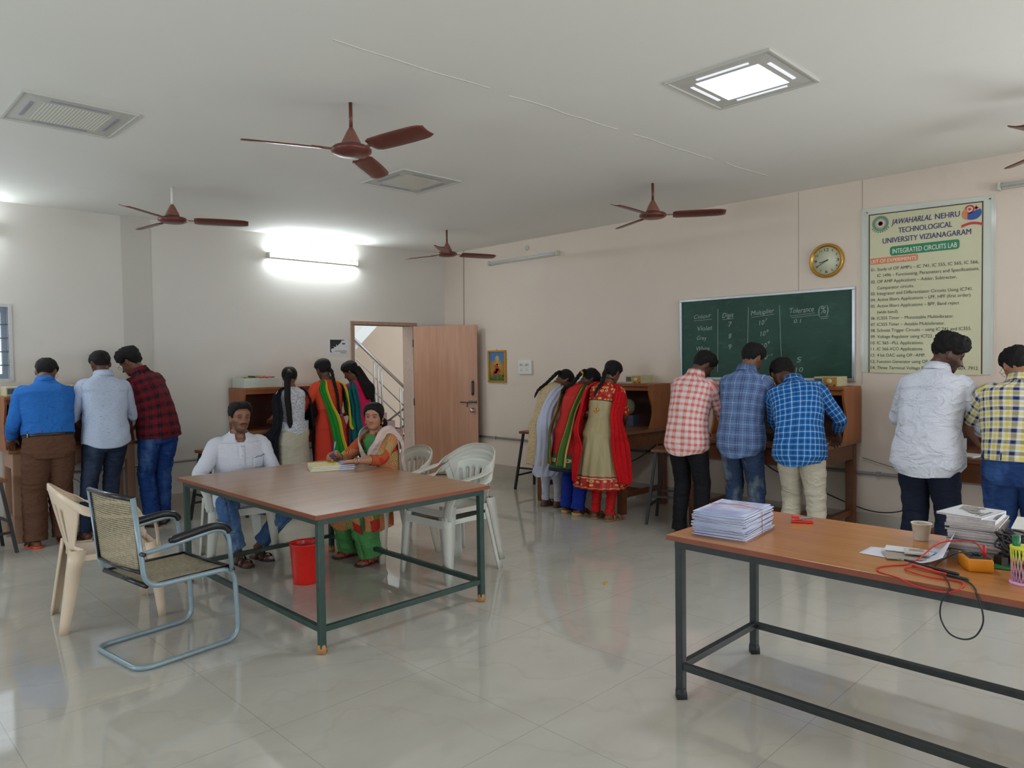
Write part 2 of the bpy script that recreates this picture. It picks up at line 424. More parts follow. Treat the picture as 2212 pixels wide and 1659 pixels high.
b.prism([(6.9, 1.58), (6.9, 1.85), (4.2, 1.85), (4.2, 1.58)], 0, 1.35, Matrix(((1, 0, 0, 0), (0, 0, 1, YS), (0, 1, 0, 0), (0, 0, 0, 1))))
struct('trim_5', b, M_CEIL)
rail = thing('stair_railing', 'stainless steel stair railing with slanting bars seen through the open doorway', 'railing', (8.27, YS, 0))
M_INOX = plain('stainless_steel', (186, 184, 182), 0.25, 0.9, var=0.02)
def rp(x, dz): return (x-8.27, -0.03, max(0, (8.27-x))/0.178*0.155+dz)
m = MB(); m.tube([rp(8.42, 0.84), rp(6.2, 0.9)], 0.028, 10); m.build('handrail', M_INOX, rail)
m = MB()
for dz in (0.32, 0.6): m.tube([rp(8.27, dz), rp(6.2, dz)], 0.012, 8)
m.build('rail_bar', M_INOX, rail)
for x in (8.22, 8.13, 8.05, 7.64, 7.56, 7.48, 7.08, 7.0, 6.5):
    MB().tube([rp(x, 0.1), rp(x, 0.88)], 0.016, 8).build('post', M_INOX, rail)
m = MB()
for x0, x1 in ((8.33, 7.72), (8.33, 7.9)):
    m.tube([(x0-8.27, 0.05, 0.75 if x0-x1 > 0.5 else 0.42), (x1-8.27, 0.05, 0.40 if x0-x1 > 0.5 else 0.2)], 0.02, 8)
m.build('cross_bar', plain('dark_railing', (92, 82, 76), 0.4, 0.5), rail)

# ---- conduit along the walls, cables, hooks
M_PVC = plain('grey_conduit', (142, 140, 138), 0.4)
c = thing('conduit', 'grey conduit pipe running low along the back wall', 'pipe', (XL+0.3, YA-0.02, 0.515))
MB().tube([(0, 0, 0), (4.99-XL-0.3, 0, 0)], 0.013, 8).build('pipe', M_PVC, c)
for x in np.arange(0.5, 8, 1.2): MB().box((float(x), 0, 0), (0.03, 0.03, 0.034)).build('clip', M_PVC, c)
c = thing('conduit', 'grey conduit pipe running low along the right wall behind the benches', 'pipe', (XB-0.02, 7.4, 0.525))
MB().tube([(0, 0, 0), (0, -10.5, 0)], 0.014, 8).build('pipe', M_PVC, c)
for y in np.arange(0.4, 8, 1.2): MB().box((0, -float(y), 0), (0.034, 0.03, 0.036)).build('clip', M_PVC, c)
w = MB().tube([(XB-0.006, 7.593, HC), (XB-0.006, 7.60, 2.7), (XB-0.006, 7.61, 2.0), (XB-0.006, 7.6, 0.55)], 0.005, 6).build('surface_wire', plain('wire_cream', (170, 150, 130), 0.6))
tag(w, 'thin wire running down the right wall from the ceiling beside the corner', 'wire')
M_BLK = plain('black_rubber', (26, 26, 28), 0.45)
def cable(pts, label, r=0.005, m=None, name='cable'):
    o = MB().tube(cr(pts, 8), r, 7).build(name, m or M_BLK); tag(o, label, 'cable'); return o
x = XB-0.03
cable([(x, 5.62, 0.62), (x, 5.35, 0.50), (x, 5.05, 0.36), (x, 4.75, 0.42), (x, 4.5, 0.58), (x, 4.4, 0.68)], 'black cable sagging below the bench behind the woman in the gold dress')
cable([(x, 3.3, 0.62), (x, 3.15, 0.48), (x, 2.85, 0.38), (x, 2.5, 0.26), (x, 2.25, 0.2), (x, 2.05, 0.22), (x, 1.9, 0.3), (x, 1.8, 0.38)], 'black cable hanging low on the wall right of the middle bench')
cable([(x, 2.33, 0.66), (x, 2.1, 0.6), (x, 1.9, 0.56), (x, 1.8, 0.54)], 'thin grey-green cord slanting down to the conduit right of the middle bench', 0.003, plain('green_grey_cord', (84, 92, 78), 0.6))
cable([(1.75, YA-0.03, 0.7), (1.8, YA-0.03, 0.5), (1.95, YA-0.03, 0.42), (2.05, YA-0.03, 0.2), (2.02, YA-0.03, 0.05)], 'grey cable hanging down the wall between the two left students', 0.004, plain('grey_cable', (120, 116, 112), 0.5))
cable([(1.72, YA-0.05, 0.66), (1.82, YA-0.05, 0.58), (1.93, YA-0.05, 0.6), (2.0, YA-0.05, 0.66)], 'short black cable looped under the left bench')

# ---- tube lights
M_TUBE_ON = emit('lit_tube', (0.86, 0.95, 1.0), 130); M_TUBE_OFF = plain('unlit_tube', (206, 210, 208), 0.25, var=0.02)
M_BATTEN = plain('batten_enamel', (196, 196, 184), 0.4)
def tube_light(x, z, wall_, L, label, lit, loc_along):
    t = thing('tube_light', label, 'light', group=None)
    t.matrix_world = wallM(wall_, loc_along, z)
    m = MB(); m.box((0, 0, 0.018), (L*0.98, 0.045, 0.036)); m.build('batten', M_BATTEN, t, bevel=0.004)
    for s in (-1, 1):
        MB().box((s*L/2, 0, 0.035), (0.022, 0.06, 0.07)).build('lamp_holder', M_BATTEN, t, bevel=0.006)
    MB().tube([(-L/2+0.012, 0, 0.058), (L/2-0.012, 0, 0.058)], 0.014, 12).build('tube', M_TUBE_ON if lit else M_TUBE_OFF, t)
    return t
tube_light(0, 2.812, 'A', 1.2, 'glowing tube light high on the back wall left of the doorway', True, 4.56)
tube_light(0, 2.812, 'A', 1.2, 'glowing tube light on the back wall above the left window', True, 0.70)
t = tube_light(0, 2.83, 'B', 1.2, 'unlit tube light near the ceiling between the door and the chalkboard', False, 6.44)
t = tube_light(0, 2.823, 'B', 1.2, 'unlit tube light at the right edge, above the corner of the banner', False, 0.73)
for (wl_, a_, z_, lb) in (('B', 6.379, 2.96, 'small round ceiling rose above the unlit tube light on the right wall'), ('A', 4.52, 2.96, 'small round junction box above the glowing tube light')):
    m = MB().lathe([(0.03, 0), (0.03, 0.012), (0.022, 0.02), (0.012, 0.026)], 16); o = m.build('junction_box', M_BATTEN); o.matrix_world = wallM(wl_, a_, z_); tag(o, lb, 'junction box')

# ---- recessed ceiling luminaires
M_TROFFER = plain('troffer_enamel', (196, 196, 190), 0.5, var=0.02)
def lens(name, lit):
    k = NM(name); v = k.coord('Object'); sx = k.new('ShaderNodeSeparateXYZ'); k.link(v, sx.inputs[0])
    def g(ax):
        f = k.math('FRACT', k.math('MULTIPLY', sx.outputs[ax], 55)); return k.math('GREATER_THAN', f, 0.35)
    cell = k.math('MULTIPLY', g(0), g(1))
    if lit:
        # tubes behind the lens: two bright bands
        ax = k.math('ABSOLUTE', k.math('SUBTRACT', k.math('ABSOLUTE', sx.outputs[0]), 0.09))
        band = k.ramp(ax, [(0.055, (1, 1, 1)), (0.105, (0.10, 0.24, 0.62))])
        e = k.mix(0.25, band, k.ramp(cell, [(0, (0.35, 0.5, 0.8)), (1, (1, 1, 1))]), 'MULTIPLY')
        k.base((0.5, 0.5, 0.5)); k.link(e, k.b.inputs['Emission Color']); k.b.inputs['Emission Strength'].default_value = 6.5
        k.set(0.4)
    else:
        k.base(k.ramp(cell, [(0, lin((176, 178, 168))), (1, lin((246, 248, 236)))])); k.set(0.25)
        k.bump(cell, 0.3, 0.003)
    return k.m
M_LENS_OFF = lens('prismatic_lens', False); M_LENS_ON = lens('prismatic_lens_lit', True)
M_SLOT = plain('vent_slot', (150, 152, 160), 0.5); M_SLOT_ON = emit('lit_vent_slot', (0.85, 0.88, 1.0), 0.75)
def troffer(cx, cy, lit, label):
    t = thing('ceiling_light', label, 'ceiling light', (cx, cy, HC), 0)
    m = MB(); A = 0.29; B = 0.182
    m.grid([[(-A, -A, -0.004), (A, -A, -0.004), (A, A, -0.004), (-A, A, -0.004)], [(-B, -B, -0.010), (B, -B, -0.010), (B, B, -0.010), (-B, B, -0.010)]], closed_u=True, smooth=False, flip=True)
    m.build('panel', M_TROFFER, t, solid=0.004)
    e = MB()
    for (p, q) in (((-A-.012, -A-.012), (A+.012, -A)), ((-A-.012, A), (A+.012, A+.012)), ((-A-.012, -A+.0005), (-A, A-.0005)), ((A, -A+.0005), (A+.012, A-.0005))): e.box2((p[0], p[1], -0.012), (q[0], q[1], -0.0004))
    e.build('rim', M_TROFFER, t)
    MB().box((0, 0, -0.009), (2*B, 2*B, 0.004)).build('diffuser', M_LENS_ON if lit else M_LENS_OFF, t)
    for k in range(4):
        a = k*PI/2; m = MB().box((0.225*math.cos(a), 0.225*math.sin(a), -0.0095), (0.018, 0.30, 0.004), rz=a); m.build('vent_slot', M_SLOT_ON if lit else M_SLOT, t)
    return t
troffer(3.765, 1.965, True, 'lit bluish-white square ceiling light at the upper right')
troffer(3.75, 4.96, False, 'unlit square ceiling light behind the nearest fan')
troffer(1.24, 5.03, False, 'unlit square ceiling light at the far left of the ceiling')
l = bpy.data.lights.new('luminaire', 'AREA'); l.shape = 'SQUARE'; l.size = 0.36; l.energy = 20; l.color = (0.8, 0.9, 1.0)
o = bpy.data.objects.new('luminaire_lamp', l); COL.objects.link(o); o.location = (3.765, 1.965, HC-0.02)

# ---- ceiling fans
M_FAN = plain('fan_brown_enamel', (104, 52, 44), 0.32, 0.1, var=0.08); M_FAN2 = plain('fan_brown_light', (134, 88, 74), 0.4)
def fan(x, y, ang, label, drop=0.165, rod=None):
    t = thing('ceiling_fan', label, 'ceiling fan', (x, y, HC), 0, 'ceiling fans')
    MB().tube([(0, 0, 0), (0, 0, -drop+0.02)], 0.011, 10).build('down_rod', rod or M_FAN, t)
    z = -drop
    MB().lathe([(0.012, z+0.02), (0.026, z-0.005), (0.056, z-0.065), (0.060, z-0.078), (0.045, z-0.082)], 24).build('canopy', M_FAN2, t)
    MB().lathe([(0.03, z-0.080), (0.06, z-0.084), (0.105, z-0.094), (0.118, z-0.107), (0.116, z-0.122), (0.09, z-0.136), (0.05, z-0.142), (0.01, z-0.144)], 32).build('motor', M_FAN, t)
    for k in range(3):
        a = ang+k*2*PI/3; ca, sa = math.cos(a), math.sin(a); m = MB(); rows = []
        for i in range(15):
            r = 0.17+0.44*i/14; w = 0.062+0.006*math.sin(i/14*PI)
            if i == 14: w *= 0.72
            if i == 13: w *= 0.93
            if i == 0: w *= 0.8
            row = []
            for j in range(7):
                s_ = (j/6*2-1)*w; row.append((ca*r-sa*s_, sa*r+ca*s_, z-0.112-s_*0.24-0.006*(1-(j/3-1)**2)))
            rows.append(row)
        m.grid(rows); bl = m.build('blade', M_FAN, t, solid=0.004, offset=0)
        br = MB().bar((ca*0.10, sa*0.10, z-0.112), (ca*0.23, sa*0.23, z-0.110), 0.03, 0.006); br.build('blade_bracket', M_FAN2, bl)
    return t
fan(2.366, 3.70, math.radians(39), 'nearest large brown ceiling fan with three still blades')
fan(2.351, 6.479, math.radians(-24), 'brown ceiling fan at the far left above the students', 0.165, M_WHITE)
fan(5.422, 6.513, math.radians(-18), 'smallest brown ceiling fan near the room corner')
fan(5.346, 3.629, math.radians(-55), 'brown ceiling fan in front of the right wall')
fan(5.35, 0.70, math.radians(42), 'brown ceiling fan just beyond the right edge of the photo')
# ------------------------------------------------------------------ tables
M_LAM = wood('brown_laminate', (150, 112, 82), (166, 128, 98), 0.26, axis=0, gscale=6)
M_LAM2 = wood('orange_brown_laminate', (166, 108, 58), (184, 124, 70), 0.26, axis=1, gscale=6)
M_EDGE = plain('laminate_edge', (128, 66, 42), 0.4, var=0.12, scale=12)
M_GREEN = plain('dark_green_enamel', (44, 68, 62), 0.4, 0.1, var=0.15, scale=25)
M_BLKST = plain('black_green_enamel', (36, 42, 42), 0.4, 0.1, var=0.2, scale=25)
M_BROWNCAP = plain('tan_rubber_cap', (176, 128, 78), 0.6)
M_DARKCAP = plain('black_rubber_cap', (38, 40, 44), 0.6)
def table(x0, x1, y0, y1, label, mtop, mfr, mcap, zb, capr=0.026, L=0.036):
    cx, cy = (x0+x1)/2, (y0+y1)/2; t = thing('table', label, 'table', (cx, cy, 0)); hx, hy = (x1-x0)/2, (y1-y0)/2
    tp = MB(); tp.box((0, 0, 0.7389), (2*hx-.001, 2*hy-.001, 0.0218)); tp.build('tabletop', mtop, t, bevel=0.002)
    e = MB()
    for (p, q) in (((-hx-.001, -hy-.001), (hx+.001, -hy+.004)), ((-hx-.001, hy-.004), (hx+.001, hy+.001)), ((-hx-.001, -hy+.0042), (-hx+.004, hy-.0042)), ((hx-.004, -hy+.0042), (hx+.001, hy-.0042))):
        e.box2((p[0], p[1], 0.7265), (q[0], q[1], 0.7485))
    e.build('edge_banding', M_EDGE, t)
    ix, iy = hx-0.045, hy-0.045
    for sx in (-1, 1):
        for sy in (-1, 1):
            lg = MB().box2((sx*ix-L/2, sy*iy-L/2, 0.03), (sx*ix+L/2, sy*iy+L/2, 0.69)).build('leg', mfr, t, bevel=0.003)
            MB().lathe([(0.022, 0), (0.032, 0.002), (0.031, 0.03), (0.027, 0.048), (0.02, 0.05)], 4 if capr > 0.03 else 12, (sx*ix, sy*iy, 0)).build('foot_cap', mcap, lg)
    fr = MB()
    for sy in (-1, 1): fr.box2((-ix-L/2, sy*iy-L/2, 0.6902), (ix+L/2, sy*iy+L/2, 0.727))
    for sx in (-1, 1): fr.box2((sx*ix-L/2, -iy+L/2+.0004, 0.6902), (sx*ix+L/2, iy-L/2-.0004, 0.727))
    fr.build('top_frame', mfr, t)
    w = 0.030
    for sy in (-1, 1): MB().box2((-ix+L/2, sy*iy-w/2, zb), (ix-L/2, sy*iy+w/2, zb+w)).build('stretcher', mfr, t, bevel=0.002)
    for sx in (-1, 1): MB().box2((sx*ix-w/2, -iy+L/2, zb), (sx*ix+w/2, iy-L/2, zb+w)).build('stretcher', mfr, t, bevel=0.002)
    return t
table(1.905, 3.140, 3.385, 5.30, 'large brown table with a dark green frame where the man and woman sit', M_LAM, M_GREEN, M_BROWNCAP, 0.115, capr=0.035)
table(2.775, 3.565, -0.03, 1.825, 'narrow brown-topped table with a dark metal frame in the right foreground', M_LAM2, M_BLKST, M_DARKCAP, 0.135, capr=0.035)

# ------------------------------------------------------------------ lab benches with hutches
M_BW = wood('bench_teak', (100, 56, 30), (124, 72, 40), 0.4, axis=0)
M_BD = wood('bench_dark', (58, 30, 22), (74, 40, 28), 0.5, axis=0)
M_BS = wood('hutch_side', (140, 80, 40), (164, 96, 50), 0.4, axis=2)
M_BT = wood('bench_top', (120, 76, 46), (144, 94, 58), 0.35, axis=0)
def bench(label, M, L, D=0.85, Hd=0.40, ztop=0.82, zh=1.285, mbw=None):
    """local: x along the wall, y towards the room is negative, back edge at y=0"""
    mbw = mbw or M_BW
    t = thing('lab_bench', label, 'lab bench', group='wooden lab benches with hutches'); t.matrix_world = M
    MB().box2((0, -D, ztop-0.03), (L, -0.012, ztop)).build('worktop', M_BT, t, bevel=0.003)
    ap = MB(); ap.box2((0.032, -D+0.031, ztop-0.17), (L-0.032, -D+0.055, ztop-0.0305)); ap.box2((0.032, -0.06, ztop-0.17), (L-0.032, -0.037, ztop-0.0305))
    for x in (0.034, L-0.059): ap.box2((x, -D+0.057, ztop-0.169), (x+0.025, -0.062, ztop-0.031))
    ap.build('apron', mbw, t, bevel=0.002)
    for x in (0.03, L-0.10):
        for y in (-D+0.028, -0.105):
            MB().box2((x, y, 0), (x+0.07, y+0.07, ztop-0.03)).build('leg', mbw, t, bevel=0.004)
    st = MB()
    for x in (0.045, L-0.085): st.box2((x, -D+0.09, 0.16), (x+0.04, -0.1, 0.21))
    st.box2((0.05, -D/2-0.02, 0.165), (L-0.05, -D/2+0.02, 0.205)); st.build('stretcher', mbw, t)
    # hutch
    MB().box2((0, -Hd, zh-0.025), (L, -0.012, zh)).build('hutch_top', M_BS, t, bevel=0.002)
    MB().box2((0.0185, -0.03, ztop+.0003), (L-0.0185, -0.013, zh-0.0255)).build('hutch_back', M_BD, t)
    MB().box2((0.0185, -Hd+0.02, zh-0.07), (L-0.0185, -Hd+0.035, zh-0.0255)).build('hutch_rail', M_BS, t)
    prof = [(-0.012, 0), (-Hd+0.01, 0)]; Hh = zh-0.025-ztop
    for i in range(25):
        v = i/24; y = -Hd+0.01+0.055*math.sin(v*PI)**2*(0.9 if v < 0.5 else 1)+0.02*math.sin(v*2*PI); prof.append((y, v*Hh))
    prof.append((-0.012, Hh))
    for x in (0, L-0.018):
        Mx = Matrix(((0, 0, 1, x), (1, 0, 0, 0), (0, 1, 0, ztop), (0, 0, 0, 1)))
        MB().prism(prof, 0, 0.018, Mx).build('side_panel', M_BS, t)
    return t
def bB(y1, L, lab, **k):   # bench on the right wall, y1 = end nearest the camera
    M = Matrix(((0, 1, 0, XB-0.016), (-1, 0, 0, y1+L), (0, 0, 1, 0), (0, 0, 0, 1))); return bench(lab, M, L, **k)
def bA(x0, L, lab, **k):
    M = Matrix.Translation((x0, YA-0.016, 0)); return bench(lab, M, L, **k)
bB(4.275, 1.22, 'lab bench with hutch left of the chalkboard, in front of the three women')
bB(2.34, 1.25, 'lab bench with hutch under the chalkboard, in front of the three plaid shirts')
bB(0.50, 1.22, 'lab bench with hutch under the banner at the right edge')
bA(3.46, 1.22, 'lab bench with hutch on the back wall with a white box on top', D=0.58)
bA(1.30, 1.05, 'lab bench with hutch below the left window', D=0.5, mbw=wood('pale_bench', (150, 112, 88), (176, 136, 110), 0.35, axis=2))
# ------------------------------------------------------------------ stools
M_STLEG = plain('stool_black_enamel', (34, 38, 42), 0.4, 0.2)
def stool(x, y, rz, label, h=0.70):
    t = thing('stool', label, 'stool', (x, y, 0), rz)
    MB().box((0, 0, h-0.015), (0.32, 0.30, 0.03)).build('seat', M_BW, t, bevel=0.006)
    legs = []
    for sx in (-1, 1):
        for sy in (-1, 1):
            a = Vector((sx*0.12, sy*0.11, h-0.03)); b_ = Vector((sx*0.20, sy*0.185, 0.0))
            MB().bar(a, b_, 0.025, 0.025, (0, 1, 0)).build('leg', M_STLEG, t)
    for z, q in ((0.17, 0), (0.26, 1)):
        f = (h-0.03-z)/(h-0.03); X = 0.12+0.08*f; Y = 0.11+0.075*f
        for s_ in (-1, 1):
            if q == 0: MB().bar((-X, s_*Y, z), (X, s_*Y, z), 0.016, 0.02).build('rung', M_STLEG, t)
            else: MB().bar((s_*X, -Y, z), (s_*X, Y, z), 0.016, 0.02).build('rung', M_STLEG, t)
    return t
stool(6.33, 5.98, 0.15, 'black-legged wooden stool standing alone left of the three women')
stool(5.86, 3.80, 0.35, 'black-legged wooden stool beside the pink plaid shirt')
stool(1.06, 7.35, 0.1, 'black-legged stool at the far left edge below the window', 0.62)
stool(2.98, 7.2, 0.1, 'stool on the back wall side, half hidden behind the seated man')

# ------------------------------------------------------------------ moulded plastic armchairs
def plastic(name, rgb):
    return plain(name, rgb, 0.34, var=0.03, scale=5)
M_PW = plastic('white_plastic', (204, 206, 196)); M_PC = plastic('cream_plastic', (216, 196, 172)); M_PI = plastic('ivory_plastic', (206, 200, 184))
def Lleg(mb, top, bot, w0, w1, sx, sy, t=0.012):
    rings = []
    for f in np.linspace(0, 1, 8):
        c = Vector(top).lerp(Vector(bot), float(f)); w = w0+(w1-w0)*f
        a = [(0, 0), (w, 0), (w, t), (t, t), (t, w), (0, w)]
        pl = [(c.x-sx*p[0], c.y-sy*p[1], c.z) for p in a]
        rings.append(pl if sx*sy > 0 else pl[::-1])
    mb.ring_loft(rings)
def plastic_chair(name_label, m, loc, rz, slots=6):
    t = thing('plastic_armchair', name_label, 'chair', loc, rz)
    # seat: dished slab with slots
    rows = []
    for i in range(15):
        y = -0.21+0.45*i/14; hw = 0.205+0.022*math.sin(i/14*PI*0.6); row = []
        for j in range(17):
            u = j/8-1; z = 0.425+0.012*(abs(u)**3)-0.014*math.sin(min(1, i/14)*PI)+(0.0 if i < 12 else -0.010*(i-12)**1.5)
            row.append((u*hw, y, z))
        rows.append(row)
    s = MB(); s.grid(rows, skip=lambda i, j: (4 <= i <= 11 and j in (2, 4, 6, 9, 11, 13) and False))
    s.build('seat', m, t, solid=0.012, offset=-1)
    k = MB(); edge = [(-0.205, -0.21), (-0.222, 0.0), (-0.225, 0.21), (-0.19, 0.245), (0.19, 0.245), (0.225, 0.21), (0.222, 0.0), (0.205, -0.21), (-0.205, -0.21)]
    pr = [[(x, y, z) for x, y in edge] for z in (0.436, 0.385)]
    pr2 = [list(pr[0]), [(x*1.01, y*1.01, 0.385+(0.018 if 0 < i < 8 and i not in (3, 4) else 0)) for i, (x, y) in enumerate(edge)]]
    k.grid(pr2, smooth=False); k.build('seat_skirt', m, t, solid=0.006, offset=0)
    # rim band: back top sweeping forward as the arms and down to the front legs
    half = [(0.0, -0.305, 0.825), (0.10, -0.298, 0.818), (0.19, -0.262, 0.785), (0.262, -0.17, 0.715), (0.288, -0.05, 0.665), (0.286, 0.09, 0.645), (0.270, 0.185, 0.62), (0.250, 0.225, 0.55), (0.236, 0.235, 0.44)]
    path = cr([(-x, y, z) for x, y, z in half[::-1]][:-1]+half, 5)
    rings = []; n = len(path); prev = None
    for i, p in enumerate(path):
        a = Vector(path[max(i-1, 0)]); b_ = Vector(path[min(i+1, n-1)]); tg = (b_-a).normalized()
        p = Vector(p); arm = min(1, max(0, (p.y+0.20)/0.12)); down = min(1, max(0, (0.63-p.z)/0.08))
        out = Vector((p.x, p.y*0.9 if p.y < 0 else 0, 0))
        out = out.normalized() if out.length > 0.01 else Vector((0, -1, 0))
        nrm = (out*(1-arm)+Vector((0, 0, 1))*arm*(1-down)+Vector((0, 1, 0))*down*0.9+out*0.3*down)
        nrm = (nrm-tg*nrm.dot(tg)).normalized(); wd = tg.cross(nrm).normalized()
        hw = 0.022+0.010*arm*(1-down)+0.006*down; th = 0.006
        rings.append([p+wd*hw+nrm*th*0.3, p+wd*hw*0.8+nrm*th, p-wd*hw*0.8+nrm*th, p-wd*hw+nrm*th*0.3, p-wd*hw-nrm*th, p-wd*hw*0.7, p+wd*hw*0.7, p+wd*hw-nrm*th])
    r = MB(); r.ring_loft(rings); r.build('armrest_rim', m, t)
    # back panel with slots
    top = cr([(-x, y, z) for x, y, z in half[:5][::-1]][:-1]+half[:5], 10); N = len(top)
    rows = []; R = 14
    for i in range(R+1):
        f = i/R; row = []
        for j, p in enumerate(top):
            u = j/(N-1)*2-1; bx = u*0.205; by = -0.215+0.02*u*u; bz = 0.43
            g = f; row.append((bx+(p[0]-bx)*g, by+(p[1]-by)*(g**0.9), bz+(p[2]-0.012-bz)*g))
        rows.append(row)
    def skip(i, j):
        u = (j+0.5)/(N-1)*2-1
        if abs(u) > 0.60: return i > 2 and True if abs(u) > 0.72 else False
        kk = int((u+0.6)/1.2*(slots*2+1)); return kk % 2 == 1 and 3 <= i <= 10
    s = MB(); s.grid(rows, skip=skip); s.build('backrest', m, t, solid=0.008, offset=0)
    for sx in (-1, 1):
        for sy in (-1, 1):
            l = MB(); zt = 0.44 if sy > 0 else 0.60
            if sy > 0: Lleg(l, (sx*0.240, 0.245, 0.46), (sx*0.268, 0.262, 0.0), 0.085, 0.042, sx, 1)
            else:
                Lleg(l, (sx*0.222, -0.232, 0.47), (sx*0.245, -0.30, 0.0), 0.085, 0.045, sx, -1)
            l.build('leg', m, t)
    return t
plastic_chair('cream plastic armchair standing empty beside the steel-framed chair', M_PC, (1.36, 4.96, 0), math.radians(-97))
plastic_chair('white plastic armchair the man in the white shirt sits on', M_PW, (2.47, 5.62, 0), math.radians(167))
plastic_chair('ivory plastic armchair the woman at the table sits on', M_PI, (3.43, 4.86, 0), math.radians(84))
plastic_chair('white plastic armchair, lower one of the stack at the table corner', M_PW, (3.40, 4.10, 0), math.radians(92))
plastic_chair('greyish-white plastic armchair nested on top of the stack at the table corner', plastic('grey_white_plastic', (190, 188, 178)), (3.42, 4.10, 0.07), math.radians(90))

# ------------------------------------------------------------------ cantilever visitor chair
def cane():
    k = NM('woven_cane'); v = k.coord('UV'); sx = k.new('ShaderNodeSeparateXYZ'); k.link(v, sx.inputs[0])
    f = k.math('FRACT', k.math('MULTIPLY', sx.outputs[1], 85)); bar = k.math('GREATER_THAN', f, 0.52)
    g = k.math('FRACT', k.math('MULTIPLY', sx.outputs[0], 60)); bar2 = k.math('GREATER_THAN', g, 0.8)
    al = k.math('MAXIMUM', bar, bar2)
    k.base(k.ramp(k.noise(v, 40), [(0.3, lin((150, 138, 110))), (0.7, lin((182, 170, 140)))])); k.link(k.math('MULTIPLY_ADD', al, 0.88, 0.12), k.b.inputs['Alpha'])
    k.set(0.6); return k.m
M_CANE = cane(); M_TUBG = plain('blue_grey_enamel', (138, 158, 168), 0.3, 0.2, var=0.05); M_PAD = plain('black_vinyl', (24, 24, 28), 0.28)
vc = thing('cantilever_chair', 'blue-grey steel tube cantilever armchair with woven seat in the left foreground', 'chair', (1.41, 4.165, 0), math.radians(-83))
Wd = 0.255
side = lambda s: [(s*Wd, -0.075, 0.88), (s*Wd, -0.20+0.0, 0.44)]
fr = MB()
# back uprights -> seat rails -> down the front -> floor runners -> rear floor bar (one continuous tube)
pth = [(-Wd, -0.265, 0.885), (-Wd, -0.215, 0.42), (-Wd, 0.27, 0.415), (-Wd, 0.29, 0.014), (-Wd, -0.26, 0.014), (Wd, -0.26, 0.014), (Wd, 0.29, 0.014), (Wd, 0.27, 0.415), (Wd, -0.215, 0.42), (Wd, -0.265, 0.885)]
fr.tube(fillet(pth, 0.085, 8), 0.0135, 12); fr.build('frame', M_TUBG, vc)
m = MB(); m.tube([(-Wd, -0.265, 0.88), (0, -0.285, 0.882), (Wd, -0.265, 0.88)], 0.013, 10); m.tube([(-Wd, -0.225, 0.50), (0, -0.245, 0.50), (Wd, -0.225, 0.50)], 0.011, 8)
for s_ in (-1, 1): m.tube([(s_*(Wd-0.012), -0.26, 0.87), (s_*(Wd-0.012), -0.228, 0.50)], 0.010, 8)
m.build('back_trim', M_PAD, vc)
rows = []; uvs = []
for i in range(13):
    f = i/12; row = []; ur = []
    for j in range(13):
        u = j/6-1; row.append((u*(Wd-0.018), -0.226-0.037*f-0.02*(1-u*u), 0.505+0.365*f)); ur.append((u*Wd, 0.37*f))
    rows.append(row); uvs.append(ur)
MB().grid(rows, uvs=uvs).build('backrest', M_CANE, vc, solid=0.003)
rows = []; uvs = []
for i in range(13):
    f = i/12; row = []; ur = []
    for j in range(13):
        u = j/6-1; row.append((u*(Wd-0.012), -0.20+0.44*f, 0.424-0.008*(1-u*u))); ur.append((u*Wd, 0.45*f))
    rows.append(row); uvs.append(ur)
MB().grid(rows, uvs=uvs).build('seat', M_CANE, vc, solid=0.004)
m = MB(); m.tube([(-Wd+0.012, -0.205, 0.426), (Wd-0.012, -0.205, 0.426)], 0.013, 8); m.tube([(-Wd+0.012, 0.245, 0.424), (Wd-0.012, 0.245, 0.424)], 0.009, 8)
for s_ in (-1, 1): m.tube([(s_*(Wd-0.014), -0.2, 0.428), (s_*(Wd-0.014), 0.245, 0.426)], 0.007, 8)
m.build('seat_trim', M_PAD, vc)
for s_ in (-1, 1):
    x = s_*(Wd+0.022)
    ar = MB().tube(fillet([(x, -0.235, 0.60), (x, 0.225, 0.66), (x, 0.245, 0.40)], 0.09, 8), 0.0125, 10)
    ar = ar.build('armrest', M_TUBG, vc)
    p = cr([(x, -0.10, 0.640), (x, 0.05, 0.662), (x, 0.14, 0.670), (x, 0.205, 0.655), (x, 0.232, 0.62)], 5)
    MB().tube(p, [0.012]+[0.021]*(len(p)-2)+[0.014], 10).build('arm_pad', M_PAD, ar)
    MB().tube([(x-0.02, -0.236, 0.60), (x+0.018, -0.236, 0.60)], 0.011, 8).tube([(x-0.02, 0.245, 0.418), (x+0.018, 0.245, 0.418)], 0.008, 8).build('bolt', M_METAL, ar)

# ------------------------------------------------------------------ bucket, floor scrap
M_RED = plain('red_plastic', (236, 40, 34), 0.28, var=0.05)
bk = MB().lathe([(0.088, 0.0), (0.090, 0.004), (0.106, 0.272), (0.112, 0.276), (0.112, 0.284), (0.104, 0.284), (0.100, 0.270), (0.085, 0.012), (0.01, 0.010)], 40).build('waste_bin', M_RED, loc=(2.53, 4.65, 0)); tag(bk, 'red plastic waste bin on the floor under the large table', 'bin')
sc_ = MB().box((0, 0, 0.004), (0.05, 0.02, 0.006), rz=0.4).build('paper_scrap', plain('yellow_scrap', (200, 160, 40), 0.5), loc=(3.93, 3.08, 0)); tag(sc_, 'small yellow scrap lying on the open floor', 'scrap')
